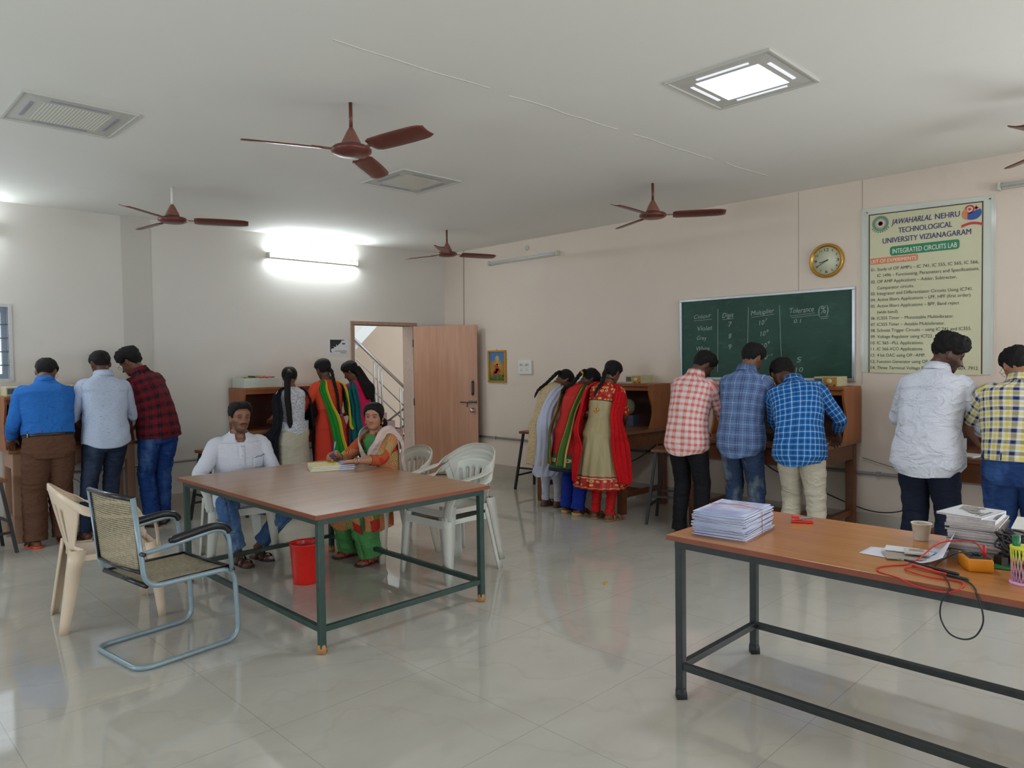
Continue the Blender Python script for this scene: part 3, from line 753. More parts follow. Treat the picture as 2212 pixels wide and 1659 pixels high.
# ------------------------------------------------------------------ chalkboard
cb = thing('chalkboard', 'green chalkboard with a resistor colour table chalked on it', 'chalkboard'); cb.matrix_world = wallM('B', 4.135, 1.345)
BW, BH = 1.72, 0.785
def board_mat():
    k = NM('chalkboard_green'); v = k.coord('Object'); n1 = k.noise(v, 2.2, 5, 0.65); n2 = k.noise(k.coord('Object', (1, 3, 1), (0, 0, 0.5)), 6, 5, 0.7)
    c = k.ramp(n1, [(0.35, lin((24, 62, 50))), (0.7, lin((38, 80, 66)))])
    c = k.mix(k.math('MULTIPLY', k.ramp(n2, [(0.55, (0, 0, 0)), (0.8, (1, 1, 1))]), 0.22), c, lin((120, 145, 132)))
    k.base(c); k.set(0.5, 0, 0.4); return k.m
MB().box2((0, 0, 0.004), (BW, BH, 0.018)).build('board', board_mat(), cb)
f = MB(); e = 0.022
f.box2((-e, -e, 0), (BW+e, 0.004, 0.03)); f.box2((-e, BH-0.004, 0), (BW+e, BH+e, 0.03)); f.box2((-e, 0.004, 0), (0.004, BH-0.004, 0.03)); f.box2((BW-0.004, 0.004, 0), (BW+e, BH-0.004, 0.03))
f.build('frame', M_ALU, cb, bevel=0.003)
M_CHALK = plain('chalk', (150, 168, 158), 0.9, var=0.15, scale=300)
ch = MB()
def cp(y, z): return (4.135-y, z-1.345)
def chalk(s, p0, w, h, rot=0.06, shear=0.2, seed=1):
    x, y = cp(*p0); M = Matrix.Translation((x, y, 0.019)) @ Matrix.Rotation(rot, 4, 'Z'); text_mesh(ch, s, M, h, w, shear=shear, wobble=0.006, seed=seed, bold=-0.004)
chalk('Colour', (3.99, 1.945), 0.20, 0.042); chalk('Digit', (3.67, 1.940), 0.125, 0.048, 0.05); chalk('Multiplier', (3.365, 1.948), 0.235, 0.046, 0.07)
chalk('Tolerance', (2.98, 1.946), 0.225, 0.050, 0.04); chalk('(%)', (2.715, 1.925), 0.095, 0.072, 0.1)
chalk('Violet', (3.95, 1.822), 0.17, 0.048, 0.04); chalk('Grey', (3.96, 1.728), 0.115, 0.044, 0.02); chalk('White', (3.965, 1.620), 0.15, 0.042, 0.03)
for s, p, w, h in (('7', (3.603, 1.85), 0.035, 0.05), ('8', (3.603, 1.735), 0.03, 0.048), ('9', (3.603, 1.627), 0.03, 0.05), ('10', (3.28, 1.85), 0.05, 0.048), ('7', (3.222, 1.885), 0.022, 0.028), ('10', (3.268, 1.745), 0.05, 0.048), ('8', (3.208, 1.782), 0.02, 0.026), ('10', (3.255, 1.63), 0.05, 0.048), ('9', (3.196, 1.667), 0.02, 0.03), ('10', (3.25, 1.52), 0.05, 0.045), ('-1', (3.19, 1.555), 0.04, 0.02), ('0.1', (2.942, 1.855), 0.07, 0.036), ('5', (2.918, 1.492), 0.045, 0.048), ('10', (2.925, 1.40), 0.07, 0.046)):
    chalk(s, p, w, h, 0.03, 0.12)
def chline(a, b_, w=0.004):
    p, q = cp(*a), cp(*b_); ch.bar((p[0], p[1], 0.0195), (q[0], q[1], 0.0195), w, 0.0006, up=(0, 0, 1))
for a, b_ in (((3.718, 2.036), (3.724, 1.40)), ((3.391, 2.031), (3.403, 1.60)), ((3.08, 2.032), (3.06, 1.50))): chline(a, b_, 0.0045)
for a, b_ in (((3.99, 1.928), (3.785, 1.935)), ((3.67, 1.925), (3.55, 1.93)), ((3.36, 1.932), (3.13, 1.95)), ((2.98, 1.925), (2.745, 1.94)), ((2.965, 1.908), (2.72, 1.922)), ((2.70, 1.90), (2.62, 1.905)), ((2.69, 1.885), (2.63, 1.89))): chline(a, b_, 0.0035)
ch.build('chalk_writing', M_CHALK, cb)

# ------------------------------------------------------------------ wall clock
ck = thing('wall_clock', 'round gold-rimmed wall clock above the chalkboard', 'clock'); ck.matrix_world = wallM('B', 2.643, 2.402)
M_GOLD = plain('gold_plastic', (186, 142, 56), 0.28, 0.55, var=0.06)
MB().lathe([(0.150, 0), (0.154, 0.010), (0.152, 0.026), (0.144, 0.036), (0.134, 0.034), (0.128, 0.020), (0.12, 0.016)], 64, cap=(True, False)).build('rim', M_GOLD, ck)
MB().lathe([(0.130, 0.010), (0.130, 0.017)], 64).build('dial', plain('dial_cream', (202, 206, 180), 0.4, var=0.02), ck)
M_INK = plain('clock_black', (30, 28, 26), 0.5)
n_ = MB()
for h_ in range(1, 13):
    a = PI/2-h_*PI/6; big = h_ % 3 == 0; s = 0.027 if big else 0.019; R_ = 0.098 if big else 0.101
    wd = {12: 0.040, 11: 0.02, 10: 0.028, 1: 0.006}.get(h_, 0.025 if big else 0.016)
    text_mesh(n_, str(h_), Matrix.Translation((R_*math.cos(a), R_*math.sin(a)-s/2, 0.0172)), s, wd, bold=0.02 if big else 0.01, align='CENTER')
n_.build('numerals', M_INK, ck)
for L_, w_, deg, nm in ((0.068, 0.006, 256.5, 'hour_hand'), (0.098, 0.0045, 240, 'minute_hand')):
    a = math.radians(90-deg); MB().bar((-0.018*math.cos(a), -0.018*math.sin(a), 0.020), (L_*math.cos(a), L_*math.sin(a), 0.020), w_, 0.0012, up=(0, 0, 1)).build(nm, M_INK, ck)
MB().lathe([(0.006, 0.018), (0.006, 0.023), (0.003, 0.024)], 16).build('hand_hub', M_INK, ck)

# ------------------------------------------------------------------ banner
bn = thing('banner', 'printed university banner listing fourteen experiments, taped to the right wall', 'banner'); bn.matrix_world = wallM('B', 0, 0)
# local coordinates: u = -y, v = z
YL, YR = 2.345, 1.368
def bu(y): return -y
rows = []
for i in range(41):
    row = []
    for j in range(31):
        fu = j/30; fv = i/40; x = bu(YL)+(YL-YR)*fu; z0 = 1.405-0.022*fu; z1 = 2.812-0.045*fu
        w_ = 0.006+0.008*max(0, noise.noise(Vector((fu*3, fv*2.2, 1.5))))+0.003*noise.noise(Vector((fu*9+fv*5, fv*4, 4)))
        row.append((x, z0+(z1-z0)*fv, w_))
    rows.append(row)
MB().grid(rows).build('sheet', plain('banner_vinyl', (206, 212, 200), 0.35, var=0.04, scale=3), bn)
WZ = 0.0135
YIL, YIR = 2.284, 1.440
def quad(mb, y0, z0, y1, z1, w=WZ, sl=0.0): mb.add([(bu(y0), z0, w), (bu(y1), z0+sl, w), (bu(y1), z1+sl, w), (bu(y0), z1, w)], [(0, 1, 2, 3)], smooth=False)
p = MB(); quad(p, YIL, 1.40, YIR, 2.755, 0.0125, -0.02); p.build('printed_panel', plain('banner_print', (206, 204, 168), 0.38, var=0.05, scale=2), bn)
p = MB(); t_ = 0.008
quad(p, YIL, 1.40, YIL-t_, 2.755); quad(p, YIR+t_, 1.39, YIR, 2.735); quad(p, YIL, 2.755-t_, YIR, 2.755, WZ, -0.02); p.build('printed_border', plain('print_maroon', (70, 38, 34), 0.5), bn)
WT = 0.0142
def bt(mb, s, yl, z, yr, zr, h, shear=0, bold=0.0, z_off=0.0):
    rot = math.atan2(zr-z, yl-yr); M = Matrix.Translation((bu(yl), z, WT+z_off)) @ Matrix.Rotation(rot, 4, 'Z'); text_mesh(mb, s, M, h, abs(yl-yr), shear=shear, bold=bold)
M_VIO = plain('print_violet', (62, 48, 112), 0.5)
for a in (('JAWAHARLAL', 2.105, 2.645, 1.800, 2.643, 0.046, 0.25, 0.02), ('NEHRU', 1.775, 2.642, 1.600, 2.640, 0.046, 0, 0.02), ('TECHNOLOGICAL', 2.049, 2.570, 1.653, 2.566, 0.045, 0, 0.02), ('UNIVERSITY VIZIANAGARAM', 2.172, 2.495, 1.521, 2.490, 0.045, 0, 0.02)):
    t1 = MB(); bt(t1, *a); t1.build('title_line', M_VIO, bn)
p = MB()
def rrect(mb, y0, z0, y1, z1, r, w):
    pts = []
    for cx, cy, a0 in ((bu(y1)-r, z0+r, -PI/2), (bu(y1)-r, z1-r, 0), (bu(y0)+r, z1-r, PI/2), (bu(y0)+r, z0+r, PI)):
        for k in range(7): a = a0+k*PI/12; pts.append((cx+r*math.cos(a), cy+r*math.sin(a), w))
    mb.add(pts, [tuple(range(len(pts)))], smooth=False)
rrect(p, 2.115, 2.385, 1.600, 2.462, 0.022, 0.0146); p.build('heading_box', plain('print_green', (34, 128, 84), 0.45), bn)
t1 = MB(); bt(t1, 'INTEGRATED CIRCUITS LAB', 2.095, 2.402, 1.618, 2.400, 0.040, 0, 0.015, 0.0003); t1.build('heading_lettering', plain('print_white', (226, 228, 214), 0.5), bn)
p = MB(); rrect(p, 2.276, 2.325, 1.900, 2.378, 0.014, 0.0146); p.build('subheading_box', plain('print_orange', (218, 128, 84), 0.45), bn)
t1 = MB(); bt(t1, 'LIST OF EXPERIMENTS', 2.268, 2.336, 1.912, 2.334, 0.030, 0, 0.01, 0.0003); t1.build('subheading_lettering', MATS['print_white'], bn)
L = [('01.', 'Study of OP AMP\'s \u2013 IC 741, IC 555, IC 565, IC 566,', 2.269, 2.257, 1.467), ('', 'IC 1496 \u2013 Functioning, Parameters and Specifications.', 2.216, 2.204, 1.463),
     ('02.', 'OP AMP Applications \u2013 Adder, Subtractor,', 2.165, 2.153, 1.617), ('', 'Comparator circuits.', 2.110, 2.108, 1.928), ('03.', 'Integrator and Differentiator Circuits Using IC741.', 2.063, 2.049, 1.504),
     ('04.', 'Active filters Applications \u2013 LPF, HPF (first order).', 2.011, 2.002, 1.516), ('05.', 'Active filters Applications \u2013 BPF, Band reject', 1.958, 1.945, 1.600), ('', '(wide band).', 1.906, 1.902, 2.047),
     ('06.', 'IC555 Timer \u2013 Monostable Multivibrator.', 1.854, 1.841, 1.637), ('07.', 'IC555 Timer \u2013 Astable Multivibrator.', 1.800, 1.788, 1.699), ('08.', 'Schmitt Trigger Circuits \u2013 using IC 741 and IC555.', 1.749, 1.737, 1.514),
     ('09.', 'Voltage Regulator using IC723.', 1.696, 1.687, 1.786), ('10.', 'IC 565 \u2013PLL Applications.', 1.643, 1.634, 1.855), ('11.', 'IC 566-VCO Applications.', 1.591, 1.584, 1.857), ('12.', '4 bit DAC using OP \u2013AMP.', 1.537, 1.531, 1.841),
     ('13.', 'Function Generator using OP AMP.', 1.483, 1.478, 1.745), ('14.', 'Three Terminal Voltage Regulators 7805, 7809, 7912.', 1.430, 1.422, 1.462)]
M_PD = plain('print_dark', (52, 46, 36), 0.5)
for no, s, z, zr, yr in L:
    t1 = MB()
    if no: bt(t1, no, 2.266, z, 2.228, z-0.001, 0.026)
    bt(t1, s, 2.215, z-0.001, yr, zr, 0.027)
    t1.build('list_line', M_PD, bn)
def disc(mb, y, z, r, w, n=36, ri=0.0):
    if ri: mb.add([(bu(y)+q*math.cos(2*PI*k/n), z+q*math.sin(2*PI*k/n), w) for q in (r, ri) for k in range(n)], [(k, (k+1) % n, n+(k+1) % n, n+k) for k in range(n)], smooth=False)
    else: mb.add([(bu(y)+r*math.cos(2*PI*k/n), z+r*math.sin(2*PI*k/n), w) for k in range(n)], [tuple(range(n))], smooth=False)
M_EMG = plain('emblem_grey_green', (120, 150, 128), 0.5); M_EMR = plain('emblem_red', (198, 52, 56), 0.5); M_EMB = plain('emblem_blue', (48, 84, 158), 0.5); M_EMP = plain('emblem_pale', (200, 206, 186), 0.5); M_EMO = plain('emblem_orange', (214, 130, 84), 0.5)
p = MB(); disc(p, 2.19, 2.667, 0.066, 0.0150, ri=0.040); disc(p, 2.19, 2.667, 0.036, 0.0150, ri=0.032); em = p.build('round_emblem', M_EMG, bn)
p = MB(); disc(p, 2.19, 2.667, 0.040, 0.0148); p.build('emblem_centre', M_EMP, em)
p = MB()
for k in range(6): a = k*PI/3; p.add([(bu(2.19)+0.011*math.cos(a)+0.011*math.cos(q*PI/6), 2.667+0.011*math.sin(a)+0.011*math.sin(q*PI/6), 0.0152) for q in range(12)], [tuple(range(12))], smooth=False)
p.build('emblem_flower', M_EMR, em)
t1 = MB()
for k in range(22):
    a = PI*1.35-k*(PI*1.7/21); t1.box((bu(2.19)+0.053*math.cos(a), 2.667+0.053*math.sin(a), 0.0153), (0.004, 0.010, 0.0004), rz=a-PI/2)
for k in range(9):
    a = -PI*0.80+k*PI*0.6/8; t1.box((bu(2.19)+0.078*math.cos(a), 2.672+0.078*math.sin(a), 0.0153), (0.008, 0.009, 0.0004), rz=a+PI/2)
t1.build('emblem_marks', plain('emblem_dark_green', (70, 104, 76), 0.5), em)
p = MB(); disc(p, 1.532, 2.685, 0.034, 0.0150, ri=0.022); disc(p, 1.532, 2.685, 0.011, 0.0151); em = p.build('winged_emblem', M_EMR, bn)
p = MB(); disc(p, 1.532, 2.685, 0.024, 0.0149); p.build('emblem_centre', M_EMP, em)
p = MB()
for k in range(4): a = k*PI/2; p.add([(bu(1.487)+0.024*math.cos(a), 2.690+0.024*math.sin(a), 0.0152), (bu(1.487)+0.008*math.cos(a+PI/2), 2.690+0.008*math.sin(a+PI/2), 0.0152), (bu(1.487)-0.008*math.cos(a+PI/2), 2.690-0.008*math.sin(a+PI/2), 0.0152)], [(0, 1, 2)], smooth=False)
p.build('emblem_star', M_EMR, em)
p = MB(); arc = [(bu(1.512)+0.062*math.cos(a), 2.652+0.052*math.sin(a)) for a in np.linspace(-PI*0.95, PI*0.18, 20)]; p.add([(x, z, 0.0150) for x, z in arc], [tuple(range(20))], smooth=False); p.build('emblem_globe', M_EMB, em)
p = MB(); arc = [(bu(1.540)+0.045*math.cos(a), 2.650+0.045*math.sin(a)) for a in np.linspace(PI*0.55, PI*1.45, 16)]; p.add([(x, z, 0.0151) for x, z in arc], [tuple(range(16))], smooth=False); p.build('emblem_leaf', M_EMO, em)
p = MB(); top = [(bu(1.588)+0.146*k/20, 2.575+0.018*math.sin(PI*k/20)-0.008, 0.0153) for k in range(21)]; p.grid([[(x, z-0.020, w) for x, z, w in top], top], smooth=False); p.build('emblem_ribbon', M_EMR, em)
for y, z in ((2.30, 2.775), (1.395, 2.745)):
    MB().sphere((bu(y), z, 0.014), 0.006, 10, 6).build('pin', M_METAL, bn)
t1 = MB()
for (y0, z0, y1, z1) in ((2.352, 1.40, 2.325, 2.82), (1.385, 1.37, 1.355, 2.78)): quad(t1, y0, z0, y1, z1, 0.0142)
def tape():
    k = NM('clear_tape'); k.base((0.8, 0.8, 0.78)); k.set(0.12); k.b.inputs['Alpha'].default_value = 0.28; return k.m
t1.build('tape', tape(), bn)
# ------------------------------------------------------------------ framed picture, switch board, notices
pf = thing('framed_picture', 'small gold-framed devotional picture on the wall right of the door', 'picture'); pf.matrix_world = wallM('B', 7.117, 1.258)
w_, h_ = 0.335, 0.425
f = MB()
for (a, c) in (((0, 0), (w_, 0.025)), ((0, h_-0.025), (w_, h_)), ((0, 0.025), (0.025, h_-0.025)), ((w_-0.025, 0.025), (w_, h_-0.025))): f.box2((a[0], a[1], 0.0), (c[0], c[1], 0.028))
f.build('frame', M_GOLD, pf, bevel=0.004)
def pic_mat():
    k = NM('picture_print'); v = k.coord('Object'); sx = k.new('ShaderNodeSeparateXYZ'); k.link(v, sx.inputs[0])
    g = k.math('DIVIDE', sx.outputs[1], 0.42); n1 = k.noise(v, 22, 3, 0.6)
    bg = k.ramp(k.math('ADD', g, k.math('MULTIPLY', k.math('SUBTRACT', n1, 0.5), 0.5)), [(0.12, lin((40, 88, 44))), (0.35, lin((160, 120, 50))), (0.62, lin((150, 120, 60))), (0.72, lin((60, 120, 180)))])
    k.base(bg); k.set(0.12); return k.m
MB().box2((0.02, 0.02, 0.004), (w_-0.02, h_-0.02, 0.010)).build('print', pic_mat(), pf)
p = MB(); rp_ = random.Random(5)   # a generic seated figure in red and gold built of flat shapes
def blob(mb, x, y, rx, ry, w, a=0, n=16): mb.add([(x+rx*math.cos(q)*math.cos(a)-ry*math.sin(q)*math.sin(a), y+rx*math.cos(q)*math.sin(a)+ry*math.sin(q)*math.cos(a), w) for q in [2*PI*k/n for k in range(n)]], [tuple(range(n))], smooth=False)
for (x, y, a, b_, r) in ((0.165, 0.15, 0.065, 0.035, 0.1), (0.165, 0.205, 0.038, 0.06, 0), (0.12, 0.125, 0.05, 0.02, 0.4)): blob(p, x, y, a, b_, 0.0108, r)
p.build('red_drapery', plain('pic_red', (176, 44, 40), 0.3), pf)
p = MB(); blob(p, 0.168, 0.315, 0.036, 0.042, 0.0106); blob(p, 0.168, 0.235, 0.022, 0.012, 0.0112)
for k in range(8):
    a = -0.9+k*PI/8*1.25+0.2; p.bar((0.168, 0.235, 0.011), (0.168+0.085*math.cos(a), 0.235+0.075*math.sin(a), 0.011), 0.010, 0.0004)
p.build('gold_halo', plain('pic_gold', (206, 160, 66), 0.3), pf)
p = MB(); blob(p, 0.168, 0.300, 0.016, 0.021, 0.0115); p.build('face', plain('pic_skin', (198, 140, 104), 0.3), pf)
p = MB()
for k in range(14): blob(p, 0.05+rp_.random()*0.235, 0.035+rp_.random()*0.07, 0.014, 0.008, 0.0107, rp_.random()*3)
p.build('foliage', plain('pic_green', (52, 108, 48), 0.3), pf)
p = MB().tube([(0.165, h_, 0.01), (0.165, h_+0.016, 0.006)], 0.003, 6); p.build('hook', M_METAL, pf)
sb = thing('switch_board', 'white electrical switch board on the right wall beside the picture', 'switch board'); sb.matrix_world = wallM('B', 6.545, 1.372)
MB().box2((0, 0, 0), (0.235, 0.172, 0.03)).build('plate', M_WHITE, sb, bevel=0.005)
M_SG = plain('socket_grey', (110, 108, 104), 0.4)
s = MB()
for x in (0.045, 0.075, 0.145, 0.175): s.box((x, 0.118, 0.034), (0.02, 0.03, 0.008))
s.build('switches', plain('switch_white', (198, 198, 192), 0.3), sb)
s = MB()
for cx in (0.06, 0.165):
    for dx, dy in ((-0.014, 0.045), (0.014, 0.045), (0, 0.065)): s.lathe([(0.005, 0.0302), (0.005, 0.031)], 10, (cx+dx, dy, 0))
    s.box((cx, 0.12, 0.0315), (0.006, 0.012, 0.014))
s.build('sockets', M_SG, sb)
nt = thing('notice', 'black and white printed notice on the wall left of the door', 'notice'); nt.matrix_world = wallM('A', 4.747, 1.650)
MB().box2((0, 0, 0.0), (0.275, 0.197, 0.0015)).build('sheet', plain('paper_white', (214, 216, 220), 0.6, var=0.02), nt)
M_NB = plain('print_black', (34, 36, 42), 0.5)
p = MB(); p.add([(0.018, 0.03, 0.002), (0.018, 0.185, 0.002), (0.19, 0.185, 0.002), (0.17, 0.15, 0.002), (0.12, 0.11, 0.002), (0.06, 0.075, 0.002), (0.045, 0.03, 0.002)], [tuple(range(7))[::-1]], smooth=False)
p.box2((0.018, 0.178, 0.0018), (0.22, 0.188, 0.0022)); p.box2((0.19, 0.13, 0.0018), (0.235, 0.145, 0.0022)); p.build('dark_print', M_NB, nt)
p = MB(); disc2 = lambda mb, x, y, r, w: mb.add([(x+r*math.cos(2*PI*k/20), y+r*math.sin(2*PI*k/20), w) for k in range(20)], [tuple(range(20))], smooth=False)
disc2(p, 0.052, 0.055, 0.022, 0.0026); p.bar((0.07, 0.10, 0.0026), (0.11, 0.075, 0.0026), 0.010, 0.0004); p.bar((0.11, 0.125, 0.0026), (0.11, 0.10, 0.0026), 0.009, 0.0004); p.build('white_print', MATS['paper_white'], nt)
p = MB()
for y, x0, x1 in ((0.045, 0.085, 0.25), (0.022, 0.16, 0.235)):
    x = x0
    while x < x1: wd = rp_.uniform(0.006, 0.016); p.box((x+wd/2, y, 0.002), (wd, 0.008, 0.0004)); x += wd+0.004
p.build('text_marks', M_NB, nt)
nt = thing('notice', 'plain pale sheet of paper on the wall behind the woman in orange', 'notice'); nt.matrix_world = wallM('A', 4.535, 1.38)
MB().box2((0, 0, 0), (0.145, 0.245, 0.0015)).build('sheet', plain('paper_pale', (206, 204, 188), 0.6, var=0.03), nt)

# ------------------------------------------------------------------ instruments and boxes on the hutches
M_INST = plain('instrument_cream', (194, 188, 148), 0.5); M_INSO = plain('instrument_ochre', (186, 134, 62), 0.5)
def instrument(M, W_, label, flip=False):
    t = thing('signal_generator', label, 'instrument', group='signal generators on the hutches'); t.matrix_world = M
    MB().box2((0, 0, 0), (W_, 0.22, 0.085)).build('case', M_INST, t, bevel=0.005)
    MB().box2((W_*0.42, -0.004, 0.004), (W_*0.98, 0.0, 0.081)).build('front_panel', M_INSO, t)
    MB().box2((W_*0.05, -0.004, 0.022), (W_*0.36, 0.0, 0.070)).build('display', plain('lcd_grey', (92, 98, 96), 0.2), t)
    k = MB(); k.ring_loft([[(W_*0.68+r*math.cos(2*PI*q/20), -y, 0.046+r*math.sin(2*PI*q/20)) for q in range(20)] for r, y in ((0.022, 0.004), (0.020, 0.018), (0.012, 0.02))]); k.build('knob', plain('knob_cream', (206, 198, 150), 0.4), t)
    MB().box2((W_*0.55, -0.008, 0.008), (W_*0.62, -0.003, 0.018)).box2((W_*0.85, -0.008, 0.008), (W_*0.92, -0.003, 0.018)).build('socket', MATS['clock_black'], t)
    return t
def MBw(y1, x_front, z): return Matrix(((0, 1, 0, x_front), (-1, 0, 0, y1), (0, 0, 1, z), (0, 0, 0, 1)))
instrument(MBw(4.60, 6.25, 1.286), 0.20, 'cream and ochre signal generator on the hutch behind the woman in red')
instrument(MBw(2.61, 6.25, 1.286), 0.20, 'cream and ochre signal generator on the hutch under the chalkboard right edge')
instrument(MBw(3.28, 6.25, 1.286), 0.20, 'cream signal generator between the two blue shirts')
def Atr(x, y, z): return Matrix.Translation((x, y, z))
instrument(Atr(1.325, 7.68, 1.286), 0.22, 'cream signal generator on the hutch left of the man in blue')
instrument(Atr(1.83, 7.66, 1.286), 0.30, 'pale signal generator on the hutch right of the man in blue')
instrument(Atr(2.08, 7.70, 1.373), 0.22, 'small instrument stacked behind the white patterned shirt') if False else None
bx = thing('tray_box', 'open white box full of wires on the hutch of the back wall', 'box', (3.48, 7.655, 1.286))
M_STY = plain('styrofoam', (200, 208, 196), 0.7, var=0.03)
b = MB(); b.box2((0.0145, 0.0145, 0.001), (0.4255, 0.2855, 0.01)); b.box2((0, 0, 0), (0.44, 0.014, 0.105)); b.box2((0, 0.286, 0), (0.44, 0.30, 0.105)); b.box2((0, 0.0142, 0), (0.014, 0.2858, 0.105)); b.box2((0.426, 0.0142, 0), (0.44, 0.2858, 0.105)); b.build('box_body', M_STY, bx)
M_WY = plain('wire_yellow', (150, 160, 60), 0.4)
for k in range(9):
    r_ = random.Random(k+20); pts = [(r_.uniform(0.05, 0.39), r_.uniform(0.04, 0.26), r_.uniform(0.085, 0.125)) for _ in range(4)]
    o = MB().tube(cr(pts+[pts[0]], 8), 0.005, 6).build('wire_loop', [M_BLK, M_WY, M_RED, M_BLK][k % 4], loc=(3.48, 7.655, 1.286)); tag(o, 'tangled coloured wires lying in the white box on the hutch', 'wire', 'wires in the white box')
o = MB().box2((0, 0, 0), (0.10, 0.14, 0.12)).build('component_box', plain('slate_blue_box', (84, 90, 112), 0.6), bevel=0.004); o.location = (6.38, 4.60, 0.82); tag(o, 'slate-blue box inside the hutch behind the woman in red', 'box')
o = MB().sphere((0, 0, 0.09), (0.05, 0.07, 0.09), 14, 10).build('cloth_bundle', plain('pale_green_cloth', (150, 158, 124), 0.8)); o.location = (6.42, 4.68, 0.94); tag(o, 'pale green cloth bundle on the slate-blue box in the hutch', 'cloth')
def papers(name, label, loc, rz, w, h, n, m, cat='paper'):
    b = MB(); r_ = random.Random(len(label))
    for i in range(n): b.box((r_.uniform(-.006, .006), r_.uniform(-.006, .006), i*0.003+0.0015), (w, h, 0.0022), rz=r_.uniform(-.06, .06))
    o = b.build(name, m, loc=loc); o.rotation_euler = (0, 0, rz); tag(o, label, cat); return o
papers('lab_sheets', 'loose white sheets on the worktop beside the woman in red', (5.95, 4.62, 0.82), 0.3, 0.2, 0.28, 2, MATS['paper_white'])
papers('lab_sheets', 'white sheets on the bench at the right edge near the yellow shirt', (5.95, 1.45, 0.82), -0.2, 0.21, 0.30, 3, MATS['paper_white'])
papers('lab_sheets', 'sheet beside the bright blue plaid shirt on the middle bench', (5.98, 2.50, 0.82), 0.1, 0.15, 0.2, 2, MATS['paper_white'])
o = MB().box((0, 0, 0.045), (0.22, 0.3, 0.09)).build('trainer_kit', plain('kit_white', (196, 196, 190), 0.5), loc=(6.2, 1.62, 0.82), bevel=0.005); tag(o, 'white trainer kit box on the bench under the banner', 'box')
o = MB().box((0, 0, 0.035), (0.26, 0.32, 0.07)).build('trainer_kit', plain('kit_dark', (52, 52, 50), 0.5), loc=(6.1, 2.95, 0.82), bevel=0.005); tag(o, 'dark trainer kit on the bench between the two blue shirts', 'box')
o = MB().box((0, 0, 0.03), (0.25, 0.2, 0.06)).build('trainer_kit', MATS['kit_dark'], loc=(1.72, 7.72, 0.82), bevel=0.005); tag(o, 'dark trainer kit on the left bench between the two shirts', 'box')
# ------------------------------------------------------------------ items on the right table
def sheets():
    k = NM('answer_sheets'); v = k.coord('Object'); sx = k.new('ShaderNodeSeparateXYZ'); k.link(v, sx.inputs[0])
    w = k.noise(k.coord('Object', (3, 3, 420)), 1.0, 2); k.base(k.ramp(w, [(0.35, lin((150, 160, 196))), (0.6, lin((222, 226, 240)))])); k.set(0.7); return k.m
M_SHEET = sheets()
rs = random.Random(11); zz = 0.75; A0 = math.radians(-84)
for i in range(30):
    b = MB(); th = rs.uniform(0.0028, 0.0048); curl = rs.uniform(0, 0.004); w, h = 0.235, 0.335
    rows = [[((u-0.5)*w, (v-0.5)*h, th*0+curl*((u*2-1)**4)*(1 if i > 20 else 0.3)) for u in np.linspace(0, 1, 7)] for v in np.linspace(0, 1, 5)]
    b.grid(rows, smooth=False)
    o = b.build('answer_booklet', M_SHEET, solid=th*0.92, offset=1, loc=(3.035+rs.uniform(-.009, .009), 1.635+rs.uniform(-.009, .009), zz)); o.rotation_euler = (0, 0, A0+rs.uniform(-.05, .05)+PI/2*0)
    zz += th
    tag(o, 'white answer booklet in the tall tied stack on the right table' if i < 29 else 'topmost answer booklet with pink print on the tied stack of the right table', 'booklet', 'answer booklets in the tied stack' if i < 29 else None)
    if i == 29:
        p = MB()
        for k in range(16):
            x = rs.uniform(-0.1, 0.06); p.box((x+0.02, -0.14+k*0.018, th+0.0045), (rs.uniform(0.03, 0.07), 0.003, 0.0004))
        p.build('pink_print', plain('pink_print_ink', (214, 150, 158), 0.6), o)
        p = MB(); p.box((-0.02, 0.13, th+0.0045), (0.07, 0.006, 0.0004)); p.box((0.02, 0.09, th+0.0045), (0.05, 0.004, 0.0004)); p.box((-0.07, 0.06, th+0.0045), (0.04, 0.004, 0.0004)); p.build('dark_print', M_NB, o)
ZT = zz
st_ = MB(); q = 0.125
Mst = Matrix.Translation((3.035, 1.635, 0)) @ Matrix.Rotation(A0, 4, 'Z')
st_.tube([Mst @ Vector(p) for p in [(-q, 0.02, 0.755), (-q, 0.02, ZT+0.004), (0, 0.03, ZT+0.012), (q, 0.02, ZT+0.004), (q, 0.02, 0.755)]], 0.0015, 5)
o = st_.build('string', plain('red_string', (200, 80, 70), 0.7)); tag(o, 'thin red string tied around the answer booklet stack', 'string')
stp = thing('stapler', 'small red and silver stapler lying on the right table', 'stapler', (3.40, 1.475, 0.75), -1.05)
MB().box((0, 0, 0.006), (0.10, 0.026, 0.010)).build('base', M_RED, stp, bevel=0.003); MB().bar((-0.05, 0, 0.014), (0.045, 0, 0.028), 0.018, 0.012).build('lever', M_CHROME, stp, bevel=0.003); MB().box((-0.03, 0, 0.026), (0.035, 0.022, 0.012)).build('grip', M_RED, stp, bevel=0.003)
cup = thing('paper_cup', 'small cream disposable cup near the back edge of the right table', 'cup', (3.42, 0.965, 0.75))
MB().lathe([(0.028, 0), (0.029, 0.003), (0.038, 0.068), (0.041, 0.070), (0.041, 0.074), (0.037, 0.074), (0.035, 0.068), (0.026, 0.006), (0.002, 0.005)], 28).build('cup_wall', plain('cup_cream', (208, 200, 184), 0.6), cup)
MB().lathe([(0.0345, 0.055), (0.001, 0.056)], 24, cap=(False, True)).build('drink', plain('dark_tea', (40, 30, 26), 0.1), cup)
